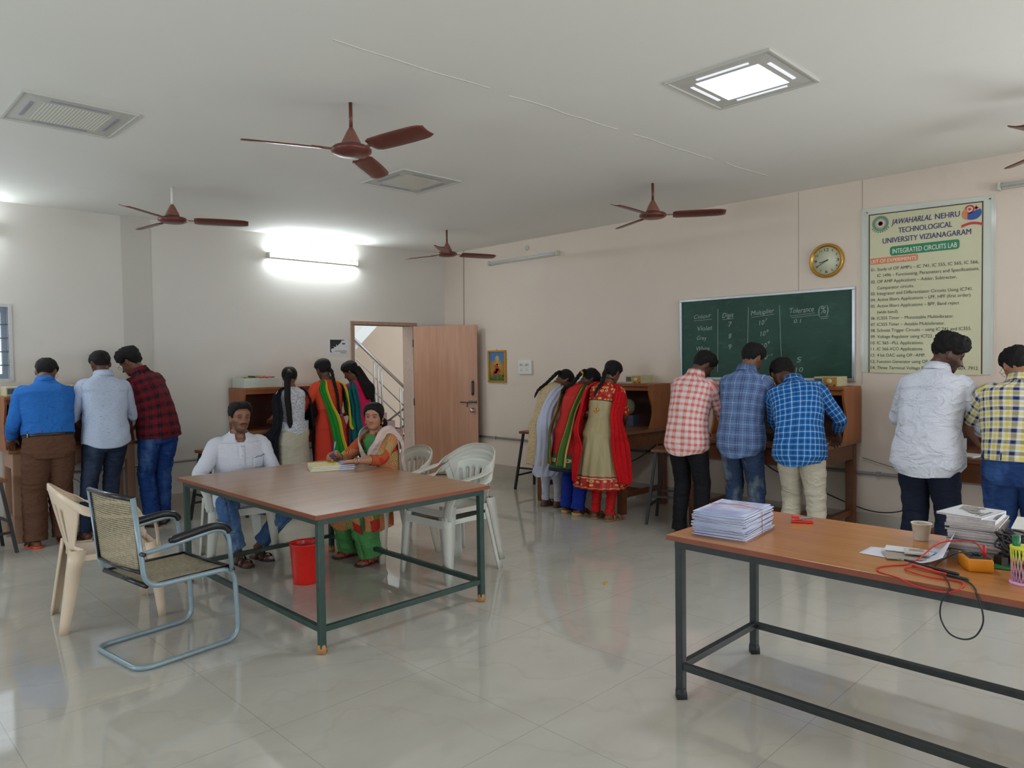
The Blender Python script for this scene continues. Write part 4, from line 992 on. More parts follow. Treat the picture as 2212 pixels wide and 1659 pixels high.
# curled sheet with small packets
b = MB(); rows = []
for i in range(16):
    f = i/15; row = []
    for j in range(16):
        g = j/15; x = 3.02+0.24*f*(0.55+0.45*g); y = 1.08-0.30*g
        z = 0.752+0.12*max(0, g-0.72)**1.6/0.28**1.6*(0.3+0.7*f); y += 0.03*max(0, g-0.85)*f
        row.append((x, y, z))
    rows.append(row)
o = b.grid(rows).build('curled_paper', plain('paper_lilac', (210, 210, 222), 0.6, var=0.02), solid=0.0006); tag(o, 'curled white sheet under the small packets on the right table', 'paper')
o = MB().box((0, 0, 0.004), (0.11, 0.14, 0.003), rz=0.5).build('brown_envelope', plain('manila_grey', (160, 148, 134), 0.7), loc=(3.075, 0.93, 0.752)); tag(o, 'grey-brown folded envelope on the curled sheet', 'envelope')
o = MB().box((0, 0, 0.010), (0.08, 0.12, 0.003), rz=0.2).build('white_card', MATS['paper_white'], loc=(3.15, 0.96, 0.752)); tag(o, 'folded white card among the packets on the right table', 'paper')
pk = thing('component_packet', 'small clear plastic packet with a printed label on the right table', 'packet', (3.11, 0.895, 0.766), 0.3)
MB().box((0, 0, 0.005), (0.06, 0.085, 0.012)).build('packet', plain('clear_packet', (196, 190, 184), 0.2), pk, bevel=0.004)
MB().box((0, 0, 0.0114), (0.036, 0.05, 0.0008)).build('label', plain('packet_label', (150, 138, 128), 0.5), pk)
pk = thing('component_packet', 'folded white-blue packet right of the clear packet', 'packet', (3.155, 0.83, 0.772), -0.1)
MB().box((0, 0, 0.005), (0.05, 0.06, 0.008)).build('packet', plain('blue_white_packet', (176, 184, 204), 0.4), pk, bevel=0.003)
# magazines stack
zz = 0.75; rs = random.Random(4)
M_MG = [plain('book_grey', (128, 122, 124), 0.6, var=0.1), plain('book_lilac', (158, 148, 152), 0.6, var=0.1), plain('book_pale', (182, 172, 168), 0.6, var=0.1), plain('book_slate', (92, 92, 100), 0.5)]
M_PAGES = plain('page_block', (186, 178, 176), 0.7, var=0.12, scale=90)
def book(label, loc, rz, w, h, th, mc, group=None):
    t = thing('book', label, 'book', loc, rz, group)
    MB().box((0, 0, th/2), (w-0.004, h-0.004, th-0.002)).build('pages', M_PAGES, t)
    c = MB(); c.box((0, 0, 0.0006), (w, h, 0.0012)); c.box((0, 0, th-0.0006), (w, h, 0.0012)); c.box((-w/2+0.0006, 0, th/2), (0.0012, h, th)); c.build('cover', mc, t); return t
for i in range(15):
    th = rs.uniform(0.007, 0.012); book('grey magazine in the thick stack behind the multimeter', (3.34+rs.uniform(-.008, .008), 0.735+rs.uniform(-.008, .008), zz), math.radians(95)+rs.uniform(-.05, .05), 0.175, 0.26, th, M_MG[i % 4], 'magazines in the thick stack'); zz += th
t = book('white magazine with a colourful cover picture on top of the thick stack', (3.33, 0.742, zz), math.radians(92), 0.165, 0.22, 0.018, plain('cover_white', (200, 200, 206), 0.4, var=0.02)); zz += 0.018
p = MB(); r9 = random.Random(9)
for k in range(10): p.box((r9.uniform(-0.03, 0.05), r9.uniform(-0.08, 0.08), 0.0184+k*0.0002), (r9.uniform(0.02, 0.05), r9.uniform(0.02, 0.05), 0.0004), rz=r9.random())
p.build('cover_picture', plain('cover_art', (140, 134, 130), 0.4, var=0.4, scale=40), t)
p = MB(); p.box((-0.075, 0.02, 0.0184), (0.012, 0.12, 0.0004)); p.build('cover_title', MATS['book_slate'], t)
t = book('white magazine with a printed cover lying askew on the very top of the stack', (3.33, 0.760, zz), math.radians(80), 0.165, 0.22, 0.008, plain('cover_white2', (206, 206, 210), 0.4, var=0.02))
p = MB()
for k in range(12): p.box((r9.uniform(-0.03, 0.045), r9.uniform(-0.085, 0.06), 0.0083+k*0.0002), (r9.uniform(0.015, 0.04), r9.uniform(0.02, 0.05), 0.0004), rz=r9.random())
p.build('cover_picture', MATS['cover_art'], t)
p = MB(); p.box((-0.062, 0.02, 0.0083), (0.010, 0.11, 0.0004)); p.box((-0.048, 0.04, 0.0083), (0.006, 0.07, 0.0004)); p.build('cover_title', MATS['book_slate'], t)
zz2 = 0.75
for i in range(9):
    th = rs.uniform(0.009, 0.013); book('worn book in the pile at the right edge of the table', (3.44+rs.uniform(-.006, .006), 0.545+rs.uniform(-.006, .006), zz2), math.radians(94)+rs.uniform(-.05, .05), 0.165, 0.24, th, M_MG[(i+2) % 4], 'books in the right edge pile'); zz2 += th
t = book('thick book with a pale cover on top of the right edge pile', (3.43, 0.545, zz2), math.radians(96), 0.175, 0.26, 0.028, plain('cover_cream', (214, 212, 208), 0.5, var=0.02)); zz2 += 0.028
# multimeter with leads
mm = thing('multimeter', 'orange digital multimeter with a dark face on the right table', 'multimeter', (3.095, 0.69, 0.75), math.radians(-62))
M_OR = plain('orange_plastic', (214, 132, 22), 0.4, var=0.05)
prf = [(-0.04, -0.062), (0.04, -0.062), (0.046, -0.03), (0.046, 0.05), (0.040, 0.068), (-0.040, 0.068), (-0.046, 0.05), (-0.046, -0.03)]
MB().ring_loft([[(x*k_, y*k_, z) for x, y in prf] for z, k_ in ((0, 0.93), (0.008, 1.0), (0.040, 1.0), (0.048, 0.93))]).build('holster', M_OR, mm, bevel=0.002)
MB().box((0, 0.0, 0.050), (0.072, 0.108, 0.006)).build('face', plain('meter_face', (44, 46, 52), 0.35), mm, bevel=0.002)
MB().box((0, 0.032, 0.0535), (0.056, 0.026, 0.002)).build('display', MATS['lcd_grey'], mm)
MB().lathe([(0.015, 0.053), (0.014, 0.060), (0.002, 0.061)], 18, (0, -0.008, 0)).build('dial', plain('dial_dark', (26, 28, 32), 0.4), mm)
M_RL = plain('red_lead', (196, 34, 30), 0.35); M_BL = plain('black_lead', (24, 24, 32), 0.35)
ld = thing('test_lead', 'red multimeter lead looping over the table edge', 'cable', (0, 0, 0))
MB().tube(cr([(3.075, 0.66, 0.812), (3.10, 0.70, 0.845), (3.08, 0.80, 0.83), (3.02, 0.86, 0.77), (2.965, 0.885, 0.754), (2.92, 0.92, 0.753), (2.86, 0.95, 0.753), (2.80, 0.93, 0.753), (2.775, 0.86, 0.752), (2.763, 0.80, 0.738), (2.762, 0.74, 0.733), (2.766, 0.69, 0.738), (2.785, 0.665, 0.752), (2.84, 0.67, 0.754), (2.86, 0.70, 0.754), (2.85, 0.78, 0.754), (2.89, 0.87, 0.755), (2.95, 0.84, 0.755), (2.93, 0.76, 0.755), (2.90, 0.73, 0.757)], 8), 0.0028, 7).build('wire', M_RL, ld)
MB().tube([(3.07, 0.655, 0.800), (3.076, 0.66, 0.845)], 0.0055, 8).build('plug', M_RL, ld)
MB().tube([(2.905, 0.735, 0.758), (2.94, 0.86, 0.760)], [0.0055, 0.004], 8).build('probe', M_RL, ld)
MB().tube([(2.885, 0.665, 0.758), (2.905, 0.735, 0.758)], 0.006, 8).build('probe_cap', M_BL, ld)
ld = thing('test_lead', 'black multimeter lead hanging in a loop below the table edge', 'cable', (0, 0, 0))
MB().tube(cr([(3.05, 0.69, 0.806), (3.06, 0.74, 0.806), (3.04, 0.79, 0.77), (3.0, 0.80, 0.757), (2.95, 0.79, 0.757), (2.91, 0.72, 0.757), (2.87, 0.66, 0.754), (2.80, 0.625, 0.754), (2.768, 0.614, 0.744), (2.762, 0.597, 0.70), (2.760, 0.594, 0.655), (2.760, 0.615, 0.608), (2.760, 0.650, 0.588), (2.760, 0.692, 0.598), (2.760, 0.718, 0.645), (2.760, 0.715, 0.70), (2.766, 0.695, 0.744), (2.79, 0.70, 0.756), (2.86, 0.73, 0.757), (2.90, 0.75, 0.760)], 8), 0.0028, 7).build('wire', M_BL, ld)
MB().tube([(2.905, 0.70, 0.766), (2.985, 0.90, 0.764)], [0.006, 0.004], 8).build('probe', M_BL, ld)
MB().tube([(2.985, 0.90, 0.764), (2.993, 0.92, 0.764)], 0.0016, 6).build('probe_tip', M_CHROME, ld)
# breadboard tangle and pen holder near the right edge
bb = thing('circuit_board', 'green circuit board with a tangle of black wires by the multimeter', 'circuit board', (3.215, 0.575, 0.75), 0.3)
MB().box((0, 0, 0.006), (0.13, 0.17, 0.006)).build('board', plain('pcb_green', (40, 118, 70), 0.4), bb)
c_ = MB(); r_ = random.Random(2)
for k in range(16): c_.box((r_.uniform(-.05, .05), r_.uniform(-.07, .07), 0.02), (r_.uniform(.01, .03), r_.uniform(.01, .03), r_.uniform(.02, .04)), rz=r_.random())
c_.build('components', plain('comp_dark', (50, 46, 40), 0.5, var=0.3), bb)
c_ = MB()
for k in range(14):
    pts = [(r_.uniform(-.06, .06), r_.uniform(-.08, .08), r_.uniform(0.04, 0.13)) for _ in range(4)]; c_.tube(cr(pts+[pts[0]], 6), 0.004, 5)
c_.build('wiring', M_BLK, bb)
ph = thing('pen_holder', 'pink and yellow plastic pen holder cut off by the right edge', 'pen holder', (2.99, 0.525, 0.75))
def lattice():
    k = NM('holder_lattice'); v = k.coord('UV'); sx = k.new('ShaderNodeSeparateXYZ'); k.link(v, sx.inputs[0]); n = k.noise(v, 3)
    tc = k.new('ShaderNodeTexCoord'); so = k.new('ShaderNodeSeparateXYZ'); k.link(tc.outputs['Object'], so.inputs[0])
    k.base(k.ramp(k.math('DIVIDE', so.outputs[2], 0.13), [(0.25, lin((216, 160, 196))), (0.6, lin((204, 150, 130))), (0.8, lin((214, 214, 60)))])); k.set(0.35); return k.m
c_ = MB(); n_ = 22
for k in range(n_):
    a = 2*PI*k/n_; a2 = a+0.5; c_.tube([(0.034*math.cos(a), 0.034*math.sin(a), 0.004), (0.038*math.cos(a2), 0.038*math.sin(a2), 0.125)], 0.002, 5); a2 = a-0.5; c_.tube([(0.034*math.cos(a), 0.034*math.sin(a), 0.004), (0.038*math.cos(a2), 0.038*math.sin(a2), 0.125)], 0.002, 5)
c_.lathe([(0.042, 0), (0.042, 0.006), (0.034, 0.012), (0.034, 0.004), (0.002, 0.003)], 24); c_.lathe([(0.037, 0.120), (0.040, 0.122), (0.040, 0.130), (0.037, 0.130)], 24)
c_.build('holder', lattice(), ph)
for lb, m_, dx, dy, h_, r_ in (('green marker standing in the pen holder', plain('marker_green', (22, 110, 70), 0.35), 0.0, 0.012, 0.165, 0.010), ('maroon pen standing in the pen holder', plain('pen_maroon', (70, 20, 30), 0.35), 0.012, -0.012, 0.15, 0.006)):
    o = MB().tube([(dx, dy, 0.012), (dx*1.2, dy*1.6, h_*0.66)], r_, 10).tube([(dx*1.2, dy*1.6, h_*0.66), (dx*1.3, dy*1.8, h_)], r_*1.25, 10).build('pen', m_, loc=(2.99, 0.525, 0.75)); tag(o, lb, 'pen')
# ------------------------------------------------------------------ people: shared anatomy
def V(*a): return Vector(a)
def smooth01(x): x = min(1, max(0, x)); return x*x*(3-2*x)
# head profile: z, half width, front depth, back depth (metres, 0.225 m head)
HP = np.array([(-0.118, 0.008, 0.052, 0.012), (-0.112, 0.024, 0.068, 0.020), (-0.102, 0.035, 0.079, 0.030), (-0.088, 0.045, 0.084, 0.042), (-0.068, 0.053, 0.084, 0.058), (-0.045, 0.060, 0.084, 0.072),
               (-0.020, 0.066, 0.083, 0.083), (0.005, 0.069, 0.083, 0.091), (0.030, 0.072, 0.087, 0.097), (0.055, 0.072, 0.084, 0.098), (0.078, 0.065, 0.072, 0.089), (0.095, 0.052, 0.054, 0.070), (0.106, 0.036, 0.036, 0.047), (0.112, 0.016, 0.016, 0.021), (0.113, 0.002, 0.002, 0.003)])
def hprof(z): return [float(np.interp(z, HP[:, 0], HP[:, i])) for i in (1, 2, 3)]
def head_pt(phi, z, off=0.0):
    w, f, b = hprof(z); e = 2/2.25
    c, s = math.cos(phi), math.sin(phi)
    x = w*abs(s)**e*(1 if s >= 0 else -1); y = (f if c >= 0 else b)*abs(c)**e*(1 if c >= 0 else -1)
    d = math.hypot(x, y) or 1e-6; k = 1+off/d if d > 0.02 else 1+off/0.02
    return x*k, y*k, z
def g_(a, b=0.0): return math.exp(-0.5*(a*a+b*b))
def face_dy(x, z, fem=False):
    ax = abs(x); t = min(1, max(0, (0.016-z)/0.046)); cut = smooth01((z+0.044)/0.008)
    d = (0.006+0.027*t)*g_(x/(0.0070+0.0060*t))*cut*smooth01((0.030-z)/0.02)
    d += 0.010*g_((ax-0.013)/0.006, (z+0.032)/0.006)
    d -= 0.009*g_((ax-0.031)/0.015, (z-0.003)/0.011)
    d += 0.004*g_((ax-0.028)/0.020, (z-0.023)/0.007)
    d += 0.008*g_(x/0.019, (z+0.052)/0.0048)+0.009*g_(x/0.016, (z+0.066)/0.0055)
    d -= 0.009*g_(x/0.022, (z+0.0588)/0.0024)
    d += 0.006*g_(x/0.018, (z+0.092)/0.010)+0.004*g_((ax-0.040)/0.018, (z+0.030)/0.018)
    return d*(0.85 if fem else 1)

class Sk:
    """skeleton in the person's local frame: faces +y, x to the person's right, z up"""
    def __init__(s, H=1.7, lean=0, side=0, twist=0, head=(0, 0, 0), hip=None, wide=1.0, female=False, neckf=1.0, px=0.0, hsh=(0, 0, 0)):
        s.H = H; s.k = H/1.7; s.wide = wide; s.fem = female; k = s.k
        s.hip = V(*hip) if hip else V(px, -0.10*math.sin(math.radians(lean)), 0.90*k)
        s.d = np.linspace(-0.16, 0.60, 77)
        pos = []; p = None; L = math.radians(lean); B = math.radians(side); TW = math.radians(twist)
        def ang(d):
            f = smooth01((d+0.05)/0.45); return L*(0.25+0.95*f), B*(0.2+0.9*f), TW*f
        T = []; 
        for d in s.d:
            a, b, _ = ang(d); T.append(V(math.sin(b), math.sin(a)*math.cos(b), math.cos(a)*math.cos(b)))
        i0 = int(np.argmin(abs(s.d))); P = [None]*len(s.d); P[i0] = s.hip.copy(); st = 0.01*k
        for i in range(i0+1, len(s.d)): P[i] = P[i-1]+T[i-1]*st
        for i in range(i0-1, -1, -1): P[i] = P[i+1]-T[i]*st
        s.P = P; s.T = T; s.tw = [ang(d)[2] for d in s.d]
        hy, hp, hr = [math.radians(v) for v in head]
        s.HM = Matrix.Rotation(hy, 3, 'Z') @ Matrix.Rotation(-hp, 3, 'X') @ Matrix.Rotation(hr, 3, 'Y')
        nb, _, _ = s.fr(0.56); s.nb = nb
        up = (s.T[-1]+V(0, 0, 0.5*neckf)).normalized()
        s.neck_top = nb+up*0.045*k+V(*hsh)*0.5
        s.hc = s.neck_top+(s.HM @ V(0, 0.026, 0.074))*k+V(*hsh)*0.5
    def fr(s, d):
        i = min(max((d+0.16)/0.01, 0), 75.99); j = int(i); f = i-j
        P = s.P[j].lerp(s.P[j+1], f); T = s.T[j].lerp(s.T[j+1], f).normalized()
        U = V(math.cos(s.tw[j]), math.sin(s.tw[j]), 0); Vv = T.cross(U).normalized(); U = Vv.cross(T).normalized()
        return P, U, Vv
    def half(s, d):
        if s.fem: tab = [(-0.16, 0.10, 0.085), (-0.08, 0.165, 0.115), (0.0, 0.168, 0.118), (0.08, 0.145, 0.10), (0.16, 0.120, 0.088), (0.26, 0.128, 0.098), (0.34, 0.142, 0.112), (0.42, 0.155, 0.095), (0.47, 0.155, 0.080), (0.505, 0.125, 0.066), (0.535, 0.075, 0.056), (0.56, 0.055, 0.052), (0.60, 0.050, 0.050)]
        else: tab = [(-0.16, 0.10, 0.09), (-0.08, 0.158, 0.112), (0.0, 0.160, 0.115), (0.08, 0.150, 0.108), (0.16, 0.143, 0.104), (0.26, 0.155, 0.110), (0.34, 0.168, 0.116), (0.42, 0.178, 0.104), (0.47, 0.176, 0.090), (0.505, 0.140, 0.075), (0.535, 0.086, 0.066), (0.56, 0.063, 0.062), (0.60, 0.058, 0.060)]
        a = np.array(tab); k = s.k*s.wide if d < 0.5 else s.k
        return float(np.interp(d, a[:, 0], a[:, 1]))*k, float(np.interp(d, a[:, 0], a[:, 2]))*k
    def ring(s, d, off=0.0, n=40, e=2.5, wr=0.0, seam=PI/2, kx=1.0, seed=0.0, oy=0.0):
        c, U, Vv = s.fr(d); ru, rv = s.half(d); ru = ru*kx+off; rv = rv+off; out = []
        if d > 0.40: c = c-Vv*0.012
        for i in range(n+1):
            a = seam+2*PI*i/n; ca, sa = math.cos(a), math.sin(a)
            x = ru*abs(ca)**(2/e)*(1 if ca >= 0 else -1); y = rv*abs(sa)**(2/e)*(1 if sa >= 0 else -1)
            p = c+U*x+Vv*(y+oy)
            if wr:
                q = (p-c).normalized(); w = noise.noise(V(p.x*6+seed, p.y*6, p.z*4+p.x*5))*0.75+noise.noise(V(p.x*12+seed, p.y*12, p.z*16-p.x*8))*0.5; p = p+q*wr*w
            out.append(p)
        return out
    def surf(s, d, a, off=0.01):
        c, U, Vv = s.fr(d); ru, rv = s.half(d); ca, sa = math.cos(a), math.sin(a); e = 2.5
        if d > 0.40: c = c-Vv*0.012
        return c+U*((ru+off)*abs(ca)**(2/e)*(1 if ca >= 0 else -1))+Vv*((rv+off)*abs(sa)**(2/e)*(1 if sa >= 0 else -1))
def ik(a, b, l1, l2, hint):
    a, b = Vector(a), Vector(b); d = b-a; L = d.length
    if L > (l1+l2)*0.995: b = a+d*((l1+l2)*0.995/L); d = b-a; L = d.length
    x = (l1*l1-l2*l2+L*L)/(2*L); h = math.sqrt(max(l1*l1-x*x, 0)); n = d.normalized(); hv = Vector(hint); hv = hv-n*hv.dot(n); hv.normalize()
    return a+n*x+hv*h, b
def limb(mb, path, radii, n=18, mi=0, wr=0.0, seed=0.0, squash=1.0, uvoff=0.0, voff=0.0, cap=(True, True), up=None):
    """tapered tube with UVs in metres, seam duplicated; path and radii resampled smoothly"""
    pts = cr([tuple(p)+(r,) for p, r in zip(path, radii)], 7); m = len(pts); rings = []; uvs = []; L = 0; upv = Vector(up) if up else None
    P = [Vector(p[:3]) for p in pts]
    for i in range(m):
        t = (P[min(i+1, m-1)]-P[max(i-1, 0)]).normalized()
        if upv is None: upv = V(0, 1, 0) if abs(t.y) < 0.8 else V(1, 0, 0)
        x = upv.cross(t).normalized(); y = t.cross(x).normalized(); upv = y
        if i: L += (P[i]-P[i-1]).length
        r = pts[i][3]; ring = []; uv = []
        for k in range(n+1):
            a = 2*PI*k/n-PI/2*0; q = x*math.cos(a)+y*math.sin(a)*squash; p = P[i]+q*r
            if wr: p = p+q*wr*(noise.noise(V(p.x*9+seed, p.y*9, p.z*26))*0.7+noise.noise(V(p.x*20+seed, p.y*20, p.z*40))*0.4)
            ring.append(p); uv.append((uvoff+2*PI*k/n*max(radii), L+voff))
        for kk in (0,): ring[n] = ring[0].copy()
        rings.append(ring); uvs.append(uv)
    mb.grid(rings, mi=mi, uvs=uvs)
    o = len(mb.v)-len(rings)*(n+1)
    if cap[0]: mb.f.append(tuple(o+k for k in range(n-1, -1, -1))); mb.mi.append(mi); mb.sm.append(True)
    if cap[1]: mb.f.append(tuple(o+(m-1)*(n+1)+k for k in range(n))); mb.mi.append(mi); mb.sm.append(True)
    return P
def hand(mb, wrist, d, nrm, s=1.0, curl=0.5, spread=0.12, thumb=1, thumb_in=0.3):
    """d: direction towards the fingers, nrm: back-of-hand normal, thumb: +1/-1 side"""
    d = Vector(d).normalized(); nrm = Vector(nrm); nrm = (nrm-d*nrm.dot(d)).normalized(); sd = d.cross(nrm)*thumb
    w = Vector(wrist); rings = []
    for f, hw, th in ((-0.02, 0.024, 0.019), (0.0, 0.026, 0.018), (0.03, 0.036, 0.018), (0.06, 0.041, 0.016), (0.085, 0.040, 0.014), (0.094, 0.034, 0.009)):
        rings.append([w+(d*f+sd*(hw*math.cos(a))+nrm*(th*math.sin(a)))*s for a in [2*PI*k/16 for k in range(16)]])
    mb.ring_loft(rings)
    for i, (off, L, r) in enumerate(((0.030, 0.070, 0.0088), (0.010, 0.078, 0.0090), (-0.010, 0.073, 0.0086), (-0.029, 0.058, 0.0078))):
        dd = (d+sd*(off*spread*14)).normalized(); p = w+(d*0.080+sd*off)*s; pts = [p-dd*0.02*s, p]; rr = [r, r]; c = curl*(0.9+0.12*i); a = c*0.5
        for seg, q in ((0.44, 0.97), (0.31, 0.88), (0.25, 0.74)):
            v = dd*math.cos(a)-nrm*math.sin(a); p = p+v*L*seg*s; pts.append(p); rr.append(r*q); a += c*0.9
        mb.tube(pts, [x*s for x in rr], 10); mb.sphere(pts[-1], rr[-1]*s, 8, 6)
        if i == 0: tip = pts[-1].copy()
    p = w+(d*0.020+sd*0.026-nrm*0.004)*s; v = (sd*0.8+d*0.75-nrm*thumb_in).normalized(); pts = [w+(d*0.012+sd*0.010)*s, p, p+v*0.034*s]
    v2 = (sd*0.35+d*1.0-nrm*thumb_in*1.3).normalized(); pts.append(pts[-1]+v2*0.026*s); mb.tube(pts, [0.014*s, 0.0125*s, 0.0105*s, 0.0085*s], 10); mb.sphere(pts[-1], 0.0085*s, 8, 6)
    return tip, pts[-1]
def foot(mb, ank, rz, s=1.0, lift=0.0):
    a = Vector(ank); R = Matrix.Rotation(rz, 3, 'Z'); rings = []
    for y, hw, h, zc in ((-0.062, 0.014, 0.018, 0.022), (-0.052, 0.028, 0.03, 0.030), (-0.02, 0.034, 0.036, 0.036), (0.03, 0.036, 0.030, 0.030), (0.08, 0.043, 0.021, 0.021), (0.125, 0.046, 0.016, 0.016), (0.155, 0.040, 0.011, 0.012), (0.172, 0.020, 0.006, 0.008)):
        rings.append([a*1.0+R @ V(hw*math.cos(t)*s, y*s, 0)+V(0, 0, -a.z+lift+zc+h*math.sin(t)*0.98) for t in [2*PI*k/16 for k in range(16)]])
    mb.ring_loft(rings)
    mb.tube([V(a.x, a.y, lift+0.03), V(a.x, a.y, a.z+0.02)], [0.034*s, 0.032*s], 12)
SKINS = {}
def skin_mat(rgb):
    if rgb in SKINS: return SKINS[rgb]
    k = NM('skin_%d' % len(SKINS)); at = k.new('ShaderNodeAttribute'); at.attribute_name = 'tint'
    v = k.coord('Object'); n = k.noise(v, 60, 3); c = k.ramp(n, [(0.3, tuple(x*0.94 for x in lin(rgb))), (0.7, tuple(x*1.05 for x in lin(rgb)))])
    k.base(k.mix(1.0, c, at.outputs['Color'], 'MULTIPLY')); k.set(0.48, 0, 0.4); k.b.inputs['Subsurface Weight'].default_value = 0.08
    k.b.inputs['Subsurface Radius'].default_value = (0.02, 0.008, 0.004); SKINS[rgb] = k.m; return k.m
def hair_mat():
    k = NM('black_hair'); v = k.coord('Object', (60, 60, 6)); n = k.noise(v, 4, 4, 0.7)
    k.base(k.ramp(n, [(0.3, lin((9, 7, 8))), (0.7, lin((24, 20, 20)))])); k.set(0.62, 0, 0.25); k.bump(n, 0.8, 0.008); return k.m
M_HAIR = hair_mat()
FEM_EAR = 0.0
def hair_cap(sk, root, thick=0.012, front=0.062, side=0.0, back=-0.055, tuft=0.006, top=0.0, fem=False, seed=0, name='hair', parting=False):
    """hair shell that follows the skull; lower rim = hairline as a function of angle"""
    n = 72; m = 22; rows = []; k = sk.k
    for i in range(m+1):
        v = i/m; row = []
        for j in range(n):
            phi = -PI+2*PI*j/n; a = abs(phi)*180/PI
            zl = float(np.interp(a, [0, 28, 48, 62, 74, 84, 96, 112, 126, 150, 180], [front, front-0.002, front-0.014, front-0.036, side, side-0.004, side+0.022, side-0.012, back+0.012, back, back]))
            if fem: zl = float(np.interp(a, [0, 20, 45, 70, 85, 100, 130, 180], [front, front-0.006, front-0.030, side+0.01, side-0.020, side-0.035, back, back]))
            z = zl+(0.1128-zl)*math.sin(v*PI/2)**0.9
            th = thick*smooth01(v*5+0.12)*(1.0 if v > 0.02 else 0.2)+top*smooth01((z-0.04)/0.06)
            x, y, zz = head_pt(phi, min(z, 0.1125), th)
            if parting: th -= 0.004*math.exp(-(x/0.006)**2)*(1 if y > -0.02 else 0)
            zz += (thick+top)*smooth01((z-0.05)/0.063)*0.95
            t = noise.noise(V(x*38+seed, y*38, zz*30))*tuft+noise.noise(V(x*90+seed, y*90, zz*70))*tuft*0.5
            p = V(x, y, zz); nn = V(x, y, max(zz, 0)*0.8)
            p += (nn.normalized() if nn.length > 1e-4 else V(0, 0, 1))*t
            p.x *= 1.06; row.append(sk.hc+(sk.HM @ p)*k)
        rows.append(row)
    mb = MB(); mb.grid(rows, closed_u=True); o = len(mb.v)-n; mb.f.append(tuple(o+q for q in range(n))); mb.mi.append(0); mb.sm.append(True)
    return mb.build(name, M_HAIR, root)
def person(label, loc, rz, sk, arms, ankles, skin=(120, 82, 62), voxel=0.0055, beard=0.0, moustache=False, feet_rz=(0, 0), barefoot=True, bend=(0, 1, 0), knees=None, hands_cfg=None, foot_lift=0.0, eyes=True, ears=True, brow=1.0, bodyslim=-0.004, forearm=1.0):
    root = thing('person', label, 'person', loc, rz); k = sk.k
    mb = MB()
    # torso
    ds = [-0.12, -0.08, -0.03, 0.0, 0.06, 0.12, 0.18, 0.24, 0.30, 0.36, 0.41, 0.45, 0.48, 0.505, 0.53, 0.555, 0.58]
    mb.ring_loft([sk.ring(d, bodyslim, 32)[:-1] for d in ds])
    mb.tube([sk.fr(0.52)[0], sk.nb, sk.neck_top, sk.hc-(sk.HM @ V(0, 0.012, 0.03))*k], [0.062*k, 0.054*k if not sk.fem else 0.047*k, 0.052*k if not sk.fem else 0.045*k, 0.055*k], 20)
    # head
    s_w = 1.05; rows = []; m = 70
    for i in range(m+1):
        z = -0.118+0.231*i/m; row = []
        for j in range(96):
            phi = -PI+2*PI*j/96; x, y, zz = head_pt(phi, z); x *= s_w
            if y > 0: y += face_dy(x, z, sk.fem)*smooth01((y-0.01)/0.04)
            row.append(sk.hc+(sk.HM @ V(x, y, zz))*k)
        rows.append(row)
    mb.ring_loft(rows)
    if ears:
        for s_ in (-1, 1):
            Mx = sk.HM @ Matrix.Rotation(s_*0.35, 3, 'Z') @ Matrix.Rotation(0.15, 3, 'X')
            mb.sphere(sk.hc+(sk.HM @ V(s_*0.077, -0.012, -0.008))*k, (0.0085*k, 0.017*k, 0.030*k), 14, 10, M=Mx)
    # arms
    sk.arm = []
    for s_, A in zip((-1, 1), arms):
        c, U, Vv = sk.fr(0.455); sh = c+U*(s_*(0.158 if not sk.fem else 0.140)*k*min(sk.wide, 1.1))
        sh = sh+Vector(A.get('sh', (0, 0, 0)))
        el, wr_ = ik(sh, A['w'], 0.285*k, 0.255*k, A.get('hint', (s_*0.6, -0.8, -0.3)))
        sk.arm.append((sh, el, wr_)); f_ = forearm
        mb.tube([Vector(p[:3]) for p in cr([sh, el, wr_], 5)][:1]+[sh.lerp(el, 0.35), el, el.lerp(wr_, 0.35), wr_], [0.050*k, 0.044*k*f_, 0.036*k*f_, 0.038*k*f_, 0.024*k], 16)
        hd = Vector(A.get('hd', (wr_-el))).normalized()
        A['tips'] = hand(mb, wr_, hd, A.get('hn', (0, 0, 1)), s=k*(0.93 if sk.fem else 1.0), curl=A.get('curl', 0.6), thumb=A.get('thumb', 1 if s_ < 0 else -1), spread=A.get('spread', 0.10), thumb_in=A.get('tin', 0.3))
        if 'store' in A: A['store']['t'] = A['tips']
    # legs
    sk.leg = []
    c0, U0, V0 = sk.fr(0.0)
    for i, (s_, an) in enumerate(zip((-1, 1), ankles)):
        hj = c0+U0*(s_*0.085*k)-V(0, 0, 0.03*k); an = Vector(an)
        ll = (0.41 if knees else 0.398)*k; kn, an2 = ik(hj, an, ll, ll, knees[i] if knees else bend)
        sk.leg.append((hj, kn, an2))
        mb.tube([hj+V(0, 0, 0.02), hj.lerp(kn, 0.4), kn, kn.lerp(an2, 0.3), kn.lerp(an2, 0.75), an2], [0.078*k, 0.072*k, 0.050*k, 0.052*k, 0.034*k, 0.031*k], 16)
        foot(mb, an2, feet_rz[i], k, foot_lift)
    o = mb.build('body', skin_mat(skin), root)
    md = o.modifiers.new('r', 'REMESH'); md.mode = 'VOXEL'; md.voxel_size = voxel; md.use_smooth_shade = True
    sm = o.modifiers.new('s', 'SMOOTH'); sm.iterations = 2; sm.factor = 0.45
    dg = bpy.context.evaluated_depsgraph_get(); me = bpy.data.meshes.new_from_object(o.evaluated_get(dg)); o.modifiers.clear(); old = o.data; o.data = me; bpy.data.meshes.remove(old); me.name = 'body'
    # own colour of the skin: lips, stubble, brows
    n = len(me.vertices); co = np.empty(n*3, dtype=np.float32); me.vertices.foreach_get('co', co); co = co.reshape(-1, 3)
    HMi = np.array(sk.HM.inverted()); q = (co-np.array(sk.hc))@HMi.T/k; x, y, z = q[:, 0], q[:, 1], q[:, 2]; ax = abs(x)
